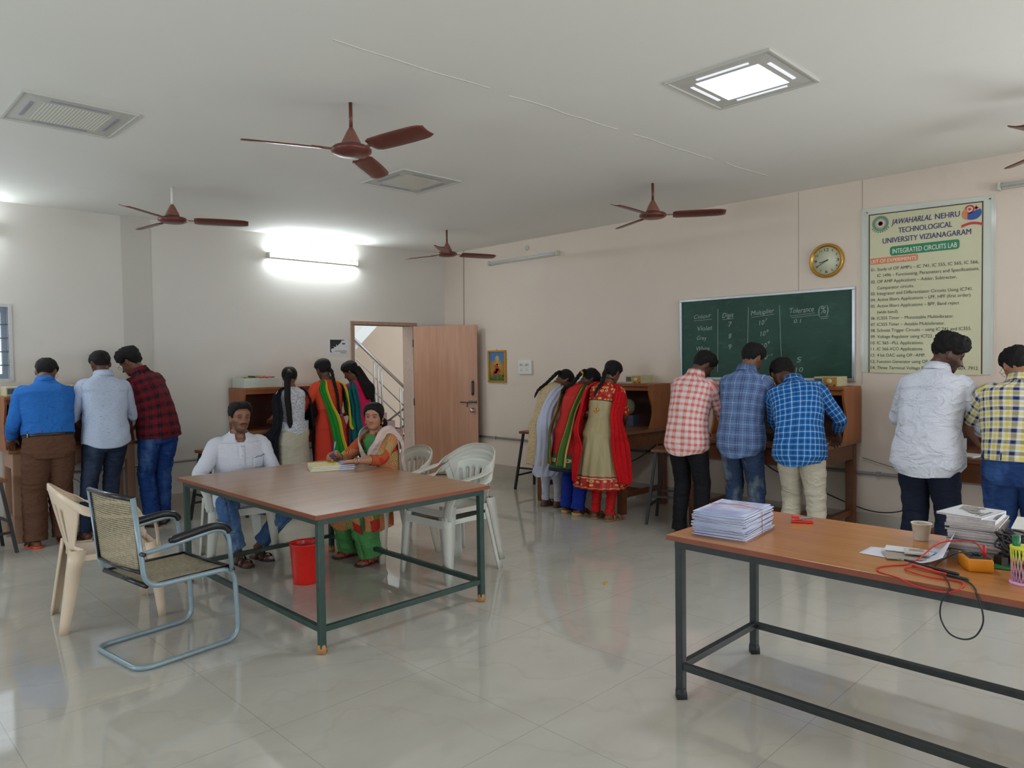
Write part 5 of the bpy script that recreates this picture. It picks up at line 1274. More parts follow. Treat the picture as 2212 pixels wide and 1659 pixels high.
    tint = np.ones((n, 4), dtype=np.float32); near = (np.linalg.norm(q, axis=1) < 0.14)
    def mulc(mask, col, a):
        a = (a*mask)[:, None]; tint[:, :3] = tint[:, :3]*(1-a)+tint[:, :3]*np.array(col)*a
    fr_ = near & (y > 0.03)
    lip = np.clip(1.4-((x/0.024)**2+((z+0.0590)/0.0115)**2), 0, 1); mulc(fr_, (0.95, 0.52, 0.50), np.clip(lip*1.6, 0, 1)*0.75)
    bl = np.clip(1.5-(((x)/0.022)**2*0.4+((z+0.0588)/0.0018)**2), 0, 1)*(ax < 0.023); mulc(fr_, (0.45, 0.32, 0.32), np.clip(bl, 0, 1)*0.8)
    if brow:
        zb = 0.0245+0.004*(1-((ax-0.030)/0.02)**2); bb = np.clip(1.6-((z-zb)/0.0034)**2, 0, 1)*np.clip((0.020-abs(ax-0.031))/0.004, 0, 1); mulc(fr_, (0.12, 0.10, 0.10), np.clip(bb, 0, 1)*brow)
    if beard:
        fade = np.clip((-0.020-z-np.clip(0.045-ax, 0, 1)*0.9)/0.018, 0, 1); chin = np.clip((-0.076-z)/0.008, 0, 1); cheek = np.clip((ax-0.030)/0.018, 0, 1)*np.clip((-0.012-z)/0.02, 0, 1)
        bm = np.clip(np.maximum(np.maximum(fade*0.6, chin), cheek), 0, 1)*(z > -0.135)*np.clip((y+0.005)/0.02, 0, 1); mulc(near, (0.22, 0.22, 0.24), bm*beard)
    if moustache or beard:
        mu = np.clip(1.5-(((ax-0.008)/0.024)**2*1.1+((z+0.0435+ax*0.18)/0.0058)**2), 0, 1); mulc(fr_, (0.12, 0.10, 0.11), np.clip(mu, 0, 1)*(0.95 if moustache else beard))
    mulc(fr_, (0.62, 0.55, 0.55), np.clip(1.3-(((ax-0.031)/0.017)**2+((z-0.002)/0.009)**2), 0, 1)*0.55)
    at = me.color_attributes.new('tint', 'FLOAT_COLOR', 'POINT'); at.data.foreach_set('color', tint.ravel())
    me.polygons.foreach_set('use_smooth', [True]*len(me.polygons))
    if eyes:
        for s_ in (-1, 1):
            e = MB(); c = V(s_*0.031, 0.0795 if not sk.fem else 0.0785, 0.0015); rr = (0.0130, 0.0050, 0.0046)
            e.sphere(sk.hc+(sk.HM @ c)*k, [v*k for v in rr], 18, 12, M=sk.HM); 
            gz = 0.0 if not hasattr(sk, 'gaze') else sk.gaze
            e.sphere(sk.hc+(sk.HM @ (c+V(gz, 0.0022, 0.0006)))*k, [0.0056*k, 0.0036*k, 0.0050*k], 14, 8, mi=1, M=sk.HM)
            ey = e.build('eye', [plain('eye_white', (150, 136, 126), 0.3, var=0.02), plain('iris_dark', (22, 14, 12), 0.1)], root)
            l = MB(); pts = [sk.hc+(sk.HM @ V(s_*(0.031+0.0145*t), 0.0825+0.0022*(1-t*t)-0.0015*t*(1 if t > 0 else 0), 0.0016+0.0046*(1-t*t)))*k for t in np.linspace(-1, 1, 9)]
            l.tube(pts, [0.0006*k]+[0.0011*k]*7+[0.0006*k], 6); l.build('eyelashes', MATS['iris_dark'], ey)
    return root

# ------------------------------------------------------------------ clothes
def crease(k, strength=0.5, dist=0.010, sc=6.0, st=(1, 1, 1.7), fine=None):
    v = k.coord('Object', st, (0.2, 0.35, 0.1)); n = k.new('ShaderNodeTexNoise'); n.inputs['Scale'].default_value = sc; n.inputs['Detail'].default_value = 3; n.inputs['Distortion'].default_value = 0.5; k.link(v, n.inputs['Vector'])
    r = k.math('SUBTRACT', 1.0, k.math('MULTIPLY', k.math('ABSOLUTE', k.math('SUBTRACT', n.outputs['Fac'], 0.5)), 5.0)); r = k.math('POWER', k.math('MAXIMUM', r, 0.0), 2.0)
    w = k.noise(v, sc*0.5, 2); h = k.math('ADD', k.math('MULTIPLY', r, 0.35), k.math('MULTIPLY', w, 1.6)); k.bump(h, strength, dist*3)
def cloth(name, rgb, rough=0.85, rgb2=None, scale=120, bump=0.25):
    k = NM(name); v = k.coord('UV'); n = k.noise(v, scale, 3); w = k.noise(k.coord('Object', (1, 1, 2.4)), 14, 4, 0.6)
    c1 = lin(rgb); c2 = lin(rgb2) if rgb2 else tuple(x*1.12 for x in c1)
    k.base(k.ramp(n, [(0.35, c1), (0.65, c2)])); k.set(rough, 0, 0.25); crease(k, min(1, 0.35+bump*0.6)); return k.m
def jeans(name, rgb, fade, amt=0.5):
    """denim with worn lighter thighs/knees and speckled weave"""
    k = NM(name); v = k.coord('UV'); n = k.noise(v, 260, 2); w = k.noise(k.coord('Object', (2.2, 2.2, 0.9)), 2.6, 3, 0.6); f2 = k.noise(k.coord('Object', (1, 1, 3)), 13, 3, 0.6)
    c = k.ramp(n, [(0.3, lin(tuple(x*0.82 for x in rgb))), (0.7, lin(rgb))]); c = k.mix(k.math('MULTIPLY', k.ramp(w, [(0.5, (0, 0, 0)), (0.72, (1, 1, 1))]), amt), c, lin(fade))
    k.base(c); k.set(0.85, 0, 0.2); crease(k, 0.6, st=(1, 1, 2.4)); return k.m
def plaid(name, base, us, vs, pu, pv=None, soft=0.012, rough=0.85, rot=0.0):
    """woven check: us / vs lists of (position 0..1, half width 0..0.5, colour); colours of warp and weft are averaged as in cloth"""
    k = NM(name); v = k.coord('UV', (1, 1, 1), (0, 0, rot)); sx = k.new('ShaderNodeSeparateXYZ'); k.link(v, sx.inputs[0]); pv = pv or pu; res = []
    for ax, L, per in ((0, us, pu), (1, vs, pv)):
        f = k.math('FRACT', k.math('ADD', k.math('DIVIDE', sx.outputs[ax], per), 20.0)); c = None; cur = lin(base)
        for pos, hw, col in L:
            d = k.math('ABSOLUTE', k.math('SUBTRACT', f, pos)); m = k.ramp(d, [(max(hw-soft, 0.0), (1, 1, 1)), (hw+soft, (0, 0, 0))]); cur = k.mix(m, cur, lin(col))
        res.append(cur)
    c = k.mix(0.5, res[0], res[1]); k.base(c); k.set(rough, 0, 0.2)
    crease(k, 0.5); return k.m
def torso_grid(mb, sk, d0, d1, off, n=48, wr=0.006, seam=PI/2, step=0.012, offs=None, kx=1.0, seed=0.0, hemcurve=0.0, mi=0, v0=0.0, fr_open=None):
    ds = list(np.arange(d0, d1, step))+[d1]; rings = []; uvs = []
    for d in ds:
        o = off if offs is None else float(np.interp(d, [q[0] for q in offs], [q[1] for q in offs]))
        r = sk.ring(d, o, n, wr=wr, seam=seam, kx=kx, seed=seed); ru, rv = sk.half(d)
        rings.append(r); uvs.append([((i/n-0.5)*1.05*sk.k*sk.wide, (d-d0)*sk.k+v0) for i in range(n+1)])
    if hemcurve:
        for q in range(min(5, len(rings))):
            for i in range(n+1):
                a = seam+2*PI*i/n; rings[q][i] = rings[q][i]+V(0, 0, hemcurve*abs(math.cos(a))**2*(1-q/5))
    for r in rings: r[n] = r[0].copy()
    mb.grid(rings, uvs=uvs, mi=mi)
def shirt(sk, root, mat, hem=-0.16, sleeve=1.0, off=0.016, name='shirt', collar=True, cuff=None, wr=0.015, hemcurve=0.03, seam=PI/2, flare=0.02, sl_r=1.0, matc=None, arms=(0, 1), seed=0.0, top=0.553, solid=0.0):
    mb = MB(); torso_grid(mb, sk, hem, top, off, wr=wr, seam=seam, hemcurve=hemcurve, seed=seed, offs=[(hem, off+flare), (0.0, off+flare*0.7), (0.16, off+0.012), (0.34, off), (0.50, off*0.8), (0.56, off*0.35)])
    k = sk.k
    for ai in arms:
        sh, el, wr_ = sk.arm[ai]; f = sleeve; inn = sh+(sk.fr(0.44)[0]-sh)*0.45
        if f > 1: end = el.lerp(wr_, f-1)
        else: end = sh.lerp(el, f)
        path = [inn, sh, sh.lerp(el, 0.5), el] if f > 1 else [inn, sh, sh.lerp(end, 0.55), end]
        rad = [0.060, 0.068, 0.060, 0.052] if f > 1 else [0.060, 0.068, 0.062, 0.060]
        if f > 1: path += [el.lerp(end, 0.5), end]; rad += [0.050, 0.046 if f > 1.6 else 0.050]
        limb(mb, path, [r*k*sl_r for r in rad], wr=0.009, seed=seed+ai, uvoff=0.3, cap=(True, False))
    o = mb.build(name, mat, root, solid=0.004, offset=-1)
    if collar:
        c = MB(); rows = []; uvs = []
        for d, r_, h in ((0.540, 1.08, 0), (0.555, 1.03, 0.008), (0.575, 0.98, 0.014), (0.582, 1.08, 0.014), (0.560, 1.22, 0.0), (0.548, 1.30, -0.004)):
            cc, U, Vv = sk.fr(min(d, 0.599)); row = []; uv = []
            for i in range(29):
                t = i/28; a = PI/2+0.22+(2*PI-0.44)*t; ca, sa = math.cos(a), math.sin(a); rr = 0.068*k*r_; dip = -0.030*smooth01((sa-0.1)/0.9)
                row.append(cc-Vv*0.010+U*(rr*ca)+Vv*(rr*sa)+sk.T[-1]*(h+dip)*k); uv.append((t*0.4, h+d))
            rows.append(row); uvs.append(uv)
        c.grid(rows, uvs=uvs); c.build('collar', matc or mat, o, solid=0.002, offset=0)
    if cuff:
        for ai in arms:
            sh, el, wr_ = sk.arm[ai]; f = sleeve; e = el.lerp(wr_, f-1) if f > 1 else sh.lerp(el, f); d = ((wr_-el) if f > 1 else (el-sh)).normalized()
            c = MB(); c.tube([e-d*0.028, e+d*0.004], [cuff*k, cuff*k*1.0], 18, cap=False); c.build('cuff', matc or mat, o, solid=0.004, offset=0)
    return o
def trousers(sk, root, mat, name='trousers', waist=0.10, r=(0.100, 0.082, 0.066, 0.058), hem=0.03, off=0.008, wr=0.008, belt=None, seed=0.0, hemz=None, crop=1.0):
    mb = MB(); k = sk.k; torso_grid(mb, sk, -0.13, waist, off, wr=wr*0.4, seed=seed, seam=PI/2)
    for ai, (hj, kn, an) in enumerate(sk.leg):
        e = kn.lerp(an, crop); e = V(e.x, e.y, max(e.z-0.02, hem)) if crop >= 1 else e
        top = hj+(hj-kn).normalized()*0.05
        limb(mb, [top, hj.lerp(kn, 0.25), hj.lerp(kn, 0.7), kn, kn.lerp(an, 0.35), kn.lerp(an, 0.75), e], [r[0]*k, r[0]*k*1.0, r[1]*k, r[1]*k*0.93, r[2]*k, r[3]*k, r[3]*k*1.02], wr=wr, seed=seed+ai*3, cap=(True, False), n=22)
    o = mb.build(name, mat, root, solid=0.003, offset=-1)
    if belt:
        b = MB(); torso_grid(b, sk, waist-0.042, waist+0.002, off+0.004, wr=0, seam=PI/2); bo = b.build('belt', belt, o, solid=0.003, offset=0)
        c, U, Vv = sk.fr(waist-0.02)
        for a in (-2.6, -1.9, -1.2, -0.5):
            p = sk.surf(waist-0.02, a, off+0.010); t_ = sk.T[0]
            MB().tube([p-V(0, 0, 0.024), p+V(0, 0, 0.024)], 0.0045, 6).build('belt_loop', mat, bo)
    return o
def kurta(sk, root, mat, hemz, hw=(0.24, 0.18), off=0.014, name='kurta', top=0.535, pleat=0.0, npl=18, sleeve=1.0, sl_r=0.9, cy=None, cx=None, wr=0.006, seam=PI/2, seed=0.0, mi_fn=None, mats=None, back_drop=0.0, hipd=-0.02, sleeves=True, solid=0.003):
    """tunic / dress: follows the torso to the hips and hangs from there to hemz"""
    n = 64; rings = []; uvs = []; k = sk.k
    c0, U, Vv = sk.fr(hipd); U = V(U.x, U.y, 0).normalized(); F = V(-U.y, U.x, 0)
    ru, rv = sk.half(hipd); ru += off; rv += off; z0 = c0.z; m = 26
    cyy = c0.y if cy is None else cy; cxx = c0.x if cx is None else cx
    for i in range(m):
        f = i/m; z = hemz+(z0-hemz)*f; g = (1-f); c = V(cxx+(c0.x-cxx)*f, cyy+(c0.y-cyy)*f**0.7, z); a_, b_ = hw[0]*k*g**0.8+ru*(1-g**0.8), hw[1]*k*g**0.8+rv*(1-g**0.8); r = []
        for j in range(n+1):
            a = seam+2*PI*j/n; pl = 1+pleat*g**0.45*(math.cos(npl*a+1.7*noise.noise(V(a*2, seed, 0)))*0.7+noise.noise(V(math.cos(a)*4, math.sin(a)*4+seed, f*1.2))*0.6)
            r.append(c+U*(a_*pl*math.cos(a))+F*(b_*pl*math.sin(a)))
        r[n] = r[0].copy(); rings.append(r); uvs.append([((j/n-0.5)*1.0*k, z-hemz) for j in range(n+1)])
    ds = list(np.arange(hipd, top, 0.012))+[top]
    for d in ds:
        r = sk.ring(d, off*(1 if d < 0.5 else 0.5), n, wr=wr, seam=seam, seed=seed); r[n] = r[0].copy(); rings.append(r); uvs.append([((j/n-0.5)*1.0*k, (z0-hemz)+(d-hipd)*k) for j in range(n+1)])
    mb = MB(); mb.grid(rings, uvs=uvs)
    if sleeves:
        for ai in (0, 1):
            sh, el, wr_ = sk.arm[ai]; inn = sh+(sk.fr(0.44)[0]-sh)*0.45; f = sleeve
            path = [inn, sh, sh.lerp(el, 0.5)]+([el, el.lerp(wr_, f-1)] if f > 1 else [sh.lerp(el, f)]); rad = [0.054, 0.060, 0.052]+([0.047, 0.043] if f > 1 else [0.052])
            limb(mb, path, [r*k*sl_r for r in rad], wr=0.006, cap=(True, False), uvoff=0.3, voff=0.98)
    return mb.build(name, mats or mat, root, solid=solid, offset=-1)
def drape(root, rows, mat, name='dupatta', n=24, amp=0.010, folds=5, solid=0.0018, sub=7, seed=0.0, uvw=0.6):
    """cloth sheet through rows of control points; each row runs across the cloth"""
    R = [cr([tuple(p) for p in row], max(2, n//(len(row)-1))) for row in rows]; C = min(len(r) for r in R); R = [r[:C-1]+[r[-1]] for r in R]
    cols = []
    for j in range(C): cols.append(cr([tuple(R[i][j]) for i in range(len(R))], sub))
    m = len(cols[0]); pts = [[Vector(cols[j][i]) for j in range(C)] for i in range(m)]; out = []; uvs = []
    L = 0
    for i in range(m):
        row = []; uv = []
        if i: L += (pts[i][C//2]-pts[i-1][C//2]).length
        for j in range(C):
            a = pts[i][min(j+1, C-1)]-pts[i][max(j-1, 0)]; b = pts[min(i+1, m-1)][j]-pts[max(i-1, 0)][j]; nn = a.cross(b)
            nn = nn.normalized() if nn.length > 1e-8 else V(0, 0, 1); u = j/(C-1)
            row.append(pts[i][j]+nn*amp*(math.sin(2*PI*folds*u+seed+1.2*noise.noise(V(i*0.12, seed, 2)))+0.4*noise.noise(V(u*6, i*0.2, seed)))); uv.append((u*uvw, L))
        out.append(row); uvs.append(uv)
    mb = MB(); mb.grid(out, uvs=uvs)
    return mb.build(name, mat, root, solid=solid, offset=0)
def braid(root, pts, r0, r1, name='braid', segs=None, tie=None, flat=0.8, strands=True):
    P = cr(pts, 14); m = len(P); rings = []; Ls = [0]
    for i in range(1, m): Ls.append(Ls[-1]+float(np.linalg.norm(np.array(P[i])-np.array(P[i-1]))))
    up = V(0, 1, 0)
    for i in range(m):
        t = Vector(P[min(i+1, m-1)])-Vector(P[max(i-1, 0)]); t.normalize(); x = up.cross(t).normalized(); y = t.cross(x); f = i/(m-1); r = r0+(r1-r0)*f
        r *= 1-0.65*smooth01((f-0.86)/0.14)
        ph = Ls[i]/0.045*PI; ring = []
        for k in range(20):
            a = 2*PI*k/20
            if strands: rr = r*(0.80+0.24*abs(math.sin(ph+(0 if math.cos(a) > 0 else PI/2))))
            else: rr = r*(1+0.10*math.sin(7*a+f*9)+0.30*noise.noise(V(f*6, a*0.8, 3))*(0.4+f))
            ring.append(Vector(P[i])+x*(rr*math.cos(a))+y*(rr*flat*math.sin(a)))
        rings.append(ring)
    o = MB().ring_loft(rings).build(name, M_HAIR, root)
    return o
def sandals(sk, root, feet_rz, mat, sole_mat=None, name='sandal', heel=0.0, lift=0.0, strap=True, closed=False):
    for i, (hj, kn, an) in enumerate(sk.leg):
        R = Matrix.Rotation(feet_rz[i], 3, 'Z'); k = sk.k; mb = MB(); out = [(0.0, -0.075), (0.034, -0.062), (0.038, -0.02), (0.040, 0.04), (0.050, 0.10), (0.046, 0.15), (0.030, 0.180), (0.0, 0.190)]
        poly = cr(out, 3); poly = [(p[0], p[1]) for p in poly]; poly = poly+[(-p[0], p[1]) for p in poly[-2:0:-1]]; rings = []
        for z, q in ((0.0, 0.95), (0.006, 1.0), (0.014, 1.0), (0.018, 0.96)):
            rings.append([V(an.x, an.y, 0)+R @ V(p[0]*q*k, p[1]*q*k, 0)+V(0, 0, z+(heel*smooth01((0.05-p[1])/0.1)+lift if z > 0.01 else 0)) for p in poly])
        o = mb.ring_loft(rings[::-1]).build(name, sole_mat or mat, root)
        s = MB()
        if strap:
            for y0, z1, w in ((0.105, 0.052, 0.046), (0.035, 0.078, 0.040)):
                pts = [V(an.x, an.y, 0)+R @ V(w*math.cos(t)*k*1.08, y0*k, 0)+V(0, 0, 0.010+lift+(z1-0.008)*math.sin(t)) for t in np.linspace(0, PI, 11)]
                rr = [[p+R @ V(0, -0.013, 0), p+R @ V(0, 0.013, 0)] for p in pts]; s.grid(rr)
            s.build('strap', mat, o, solid=0.004, offset=1)
    return
def spectacles(sk, root):
    k = sk.k; m = MB(); H = lambda x, y, z: sk.hc+(sk.HM @ V(x, y, z))*k
    for s_ in (-1, 1):
        m.tube([H(s_*0.033+0.022*math.cos(a), 0.103, 0.0+0.016*math.sin(a)) for a in [2*PI*i/20 for i in range(20)]], 0.0014, 6, closed=True)
        m.tube([H(s_*0.055, 0.102, 0.004), H(s_*0.074, 0.085, 0.006), H(s_*0.078, -0.01, 0.004)], 0.0013, 6)
    m.tube([H(-0.011, 0.103, 0.003), H(0, 0.106, 0.006), H(0.011, 0.103, 0.003)], 0.0013, 6)
    return m.build('spectacles', MATS['chrome'], root)
# ------------------------------------------------------------------ the people
def toloc(loc, rz, p):
    c, s = math.cos(rz), math.sin(rz); dx, dy = p[0]-loc[0], p[1]-loc[1]; return (c*dx+s*dy, -s*dx+c*dy, p[2])
D = math.radians
def st_ank(k, w=0.10, y=0.0, dl=0.0, dr=0.0): return [(-w*k, y+dl, 0.085*k), (w*k, y+dr, 0.085*k)]
M_LEATHER = plain('brown_leather', (62, 40, 32), 0.5); M_BELT = plain('black_leather', (24, 22, 24), 0.4)
M_SOLE_O = plain('orange_sole', (226, 84, 44), 0.5); M_TANSOLE = plain('tan_sole', (196, 158, 100), 0.6)
SK_M, SK_D = (118, 80, 60), (92, 60, 46)
def watch(root, el, wr, name, mat, r=0.030, at=0.92, w=0.010):
    p = el.lerp(wr, at); d = (wr-el).normalized(); o = MB().tube([p-d*w, p+d*w], r, 18, cap=False).build(name, mat, root, solid=0.002, offset=1); return o

# man in bright blue shirt, brown trousers
def p_blue():
    sk = Sk(1.67, 18, 3, -4, (-28, 34, 0), wide=1.16); k = sk.k
    r = person('person in a bright blue shirt and brown trousers at the left bench, seen from behind', (1.54, 7.26, 0), D(2), sk,
               [dict(w=(-0.215, 0.235, 0.93), hint=(-0.3, -1.0, 0), hd=(0.1, 0.75, -0.65), hn=(0, 0.6, 0.8), curl=0.3), dict(w=(0.20, 0.40, 0.93), hint=(0.9, -0.5, -0.2))], st_ank(k, 0.115, 0, 0.0, 0.03), SK_M, feet_rz=(0.1, -0.15), eyes=False)
    b = cloth('shirt_royal_blue', (34, 98, 176), rgb2=(42, 110, 190), bump=0.35)
    shirt(sk, r, b, hem=0.085, sleeve=1.86, off=0.022, flare=-0.004, hemcurve=0.0, seed=2, sl_r=1.02, cuff=0.040)
    trousers(sk, r, cloth('brown_wool', (92, 62, 46), bump=0.5), waist=0.105, r=(0.118, 0.104, 0.096, 0.092), off=0.014, wr=0.012, belt=M_BELT, seed=5)
    hair_cap(sk, r, 0.012, front=0.058, seed=1); spectacles(sk, r); sandals(sk, r, (0.1, -0.15), M_BELT, M_SOLE_O)
    sh, el, wr = sk.arm[0]; watch(r, el, wr, 'wristwatch', M_CHROME, 0.032*k, 0.97)
    c, U, Vv = sk.fr(0.10); b_ = MB().tube([sk.surf(0.085, -2.55, 0.030), sk.surf(0.055, -2.55, 0.030)], 0.004, 6).build('key_ring', M_CHROME, r)
p_blue()
def p_white_print():
    sk = Sk(1.71, 10, 2, 0, (4, 24, 0)); k = sk.k
    r = person('person in a white speckled shirt and dark jeans at the left bench', (1.985, 7.24, 0), D(0), sk,
               [dict(w=(-0.07, 0.25, 0.95), hint=(-1, -0.3, -0.45)), dict(w=(0.14, 0.22, 0.90), hint=(1, -0.3, -0.45))], [(-0.175, 0.0, 0.088), (0.02, 0.0, 0.088)], SK_D, feet_rz=(0.15, -0.3), eyes=False)
    m = NM('speckled_white_cotton'); v = m.coord('UV'); n = m.noise(m.coord('UV', (1, 3.2, 1), (0, 0, 0.4)), 42, 4, 0.7); w = m.noise(m.coord('Object', (1, 1, 2.2)), 12, 4, 0.6)
    m.base(m.ramp(n, [(0.34, lin((96, 110, 140))), (0.40, lin((178, 190, 212))), (1, lin((188, 198, 218)))])); m.set(0.85, 0, 0.2); m.bump(w, 0.3, 0.02)
    shirt(sk, r, m.m, hem=-0.10, sleeve=1.12, off=0.020, flare=0.018, hemcurve=0.05, seed=7, cuff=0.052)
    trousers(sk, r, jeans('navy_jeans', (36, 46, 68), (84, 98, 124), 0.5), r=(0.094, 0.076, 0.064, 0.056), seed=8)
    hair_cap(sk, r, 0.009, back=-0.045, side=0.01, front=0.055, tuft=0.004, seed=2); sandals(sk, r, (0.15, -0.3), M_LEATHER)
    sh, el, wr = sk.arm[1]; watch(r, el, wr, 'bracelet', M_BELT, 0.030, 0.9)
p_white_print()
def p_plaid_red():
    sk = Sk(1.76, 15, -13, 18, (30, 34, 0)); k = sk.k
    r = person('person in a dark red and black plaid shirt leaning over the left bench', (2.47, 7.36, 0), D(10), sk,
               [dict(w=(-0.34, 0.28, 0.98), hint=(-0.6, -0.8, -0.2)), dict(w=(-0.02, 0.34, 0.95), hint=(0.8, -0.7, -0.2))], [(-0.07, 0.0, 0.09), (0.07, 0.06, 0.09)], SK_M, feet_rz=(0.3, -0.6), eyes=False)
    m = plaid('red_black_plaid', (104, 22, 30), [(0.5, 0.20, (20, 18, 28)), (0.5, 0.02, (60, 50, 70))], [(0.5, 0.20, (20, 18, 28)), (0.0, 0.03, (150, 40, 44))], 0.085, soft=0.06)
    shirt(sk, r, m, hem=-0.085, sleeve=1.7, off=0.020, flare=0.014, hemcurve=0.02, seed=9)
    trousers(sk, r, jeans('bright_blue_jeans', (28, 62, 128), (92, 128, 180), 0.75), r=(0.098, 0.082, 0.074, 0.070), seed=11, wr=0.012)
    hair_cap(sk, r, 0.018, front=0.050, top=0.012, seed=3, tuft=0.011); spectacles(sk, r); sandals(sk, r, (0.3, -0.6), M_BELT, M_LEATHER)
p_plaid_red()
# three men at the chalkboard bench
RB = D(-90)
def p_pink():
    sk = Sk(1.65, 15, 2, 0, (-24, 42, 0)); k = sk.k
    r = person('person in a pink and white plaid shirt and black trousers below the chalkboard', (5.42, 3.33, 0), RB, sk,
               [dict(w=(-0.10, 0.34, 0.93), hint=(-1.3, -0.5, -0.3)), dict(w=(0.12, 0.40, 0.92), hint=(0.9, -0.8, -0.3))], st_ank(k, 0.11), SK_D, feet_rz=(0.1, -0.1), eyes=False)
    m = plaid('pink_white_plaid', (222, 206, 204), [(0.5, 0.22, (212, 92, 76)), (0.5, 0.03, (226, 150, 140))], [(0.5, 0.20, (210, 96, 80)), (0.0, 0.02, (236, 228, 226))], 0.052, soft=0.07)
    shirt(sk, r, m, hem=-0.19, sleeve=1.72, off=0.020, flare=0.026, hemcurve=0.05, seed=21)
    trousers(sk, r, cloth('black_trousers', (22, 22, 26), bump=0.3), r=(0.094, 0.080, 0.070, 0.062), seed=12); hair_cap(sk, r, 0.013, front=0.055, tuft=0.006, top=0.006, seed=4); sandals(sk, r, (0.1, -0.1), M_BELT)
p_pink()
def p_bluegrey():
    sk = Sk(1.69, 13, 0, 0, (-12, 30, 0), wide=1.0); k = sk.k
    r = person('person in a grey-blue checked shirt and faded ripped jeans below the chalkboard', (5.46, 2.86, 0), RB, sk,
               [dict(w=(-0.10, 0.34, 0.96), hint=(-1.2, -0.5, -0.35)), dict(w=(0.12, 0.40, 0.94), hint=(0.9, -0.7, -0.35))], st_ank(k, 0.11), SK_M, feet_rz=(0.1, -0.1), eyes=False)
    m = plaid('grey_blue_plaid', (92, 116, 156), [(0.3, 0.14, (56, 68, 106)), (0.3, 0.012, (160, 176, 206)), (0.8, 0.012, (206, 214, 232))], [(0.3, 0.15, (66, 80, 122)), (0.8, 0.014, (206, 214, 232)), (0.3, 0.010, (168, 182, 208))], 0.078, soft=0.012)
    shirt(sk, r, m, hem=-0.19, sleeve=1.75, off=0.018, flare=0.022, hemcurve=0.045, seed=22)
    trousers(sk, r, jeans('faded_ripped_jeans', (50, 68, 98), (138, 148, 154), 1.0), r=(0.094, 0.078, 0.066, 0.056), seed=13, wr=0.010); hair_cap(sk, r, 0.013, seed=5, tuft=0.006, top=0.004, back=-0.05); sandals(sk, r, (0.1, -0.1), M_LEATHER)
    c = MB().tube([sk.fr(0.595)[0]+sk.fr(0.595)[1]*(0.066*math.cos(a))-sk.fr(0.595)[2]*0.008+sk.fr(0.595)[2]*(0.066*math.sin(a)) for a in np.linspace(PI*1.08, PI*1.92, 12)], 0.006, 6).build('collar_band', plain('navy_band', (36, 42, 72), 0.8), r)
p_bluegrey()
def p_brightblue():
    sk = Sk(1.64, 26, -18, 14, (26, 50, 0), wide=1.04, hsh=(-0.09, 0.0, -0.01)); k = sk.k
    r = person('person in a bright blue checked shirt and cream trousers below the chalkboard', (5.44, 2.36, 0), RB, sk,
               [dict(w=(-0.26, 0.42, 0.92), hint=(-0.8, -0.8, -0.3)), dict(w=(0.10, 0.42, 0.92), hint=(1.0, -0.9, 0.2))], st_ank(k, 0.12), SK_D, feet_rz=(0.15, -0.15), eyes=False)
    m = plaid('bright_blue_plaid', (18, 96, 164), [(0.25, 0.10, (20, 56, 112)), (0.75, 0.055, (196, 218, 236))], [(0.25, 0.10, (22, 58, 114)), (0.75, 0.055, (196, 218, 236))], 0.040, soft=0.05)
    shirt(sk, r, m, hem=-0.19, sleeve=1.62, off=0.020, flare=0.024, hemcurve=0.05, seed=23)
    trousers(sk, r, cloth('cream_chinos', (186, 178, 160), bump=0.6), r=(0.100, 0.084, 0.072, 0.062), seed=14, wr=0.012); hair_cap(sk, r, 0.019, front=0.05, top=0.010, seed=6, tuft=0.010); sandals(sk, r, (0.15, -0.15), M_LEATHER)
p_brightblue()
def p_white():
    sk = Sk(1.70, 14, 2, -6, (-52, 26, 0), wide=1.08); k = sk.k
    r = person('bearded person in a plain white shirt and dark jeans in front of the banner', (5.36, 1.47, 0), D(-97), sk,
               [dict(w=(-0.08, 0.30, 1.02), hint=(-1.3, -0.35, -0.2)), dict(w=(0.20, 0.34, 0.94), hint=(1.0, -0.8, -0.5), hd=(0.4, 0.8, -0.3))], st_ank(k, 0.12), (88, 58, 46), feet_rz=(0.1, -0.1), beard=0.9, moustache=True, eyes=True)
    shirt(sk, r, cloth('white_cotton', (196, 198, 208), bump=0.75), hem=-0.21, sleeve=1.30, off=0.022, flare=0.030, hemcurve=0.06, seed=24, cuff=0.052, wr=0.014)
    trousers(sk, r, jeans('midnight_jeans', (28, 34, 52), (46, 56, 80), 0.4), r=(0.104, 0.086, 0.078, 0.072), seed=15); hair_cap(sk, r, 0.017, front=0.054, top=0.018, tuft=0.014, seed=7, back=-0.03); sandals(sk, r, (0.1, -0.1), M_LEATHER)
    sh, el, wr = sk.arm[1]; watch(r, el, wr, 'bracelet', M_BELT, 0.029, 0.93, 0.004)
p_white()
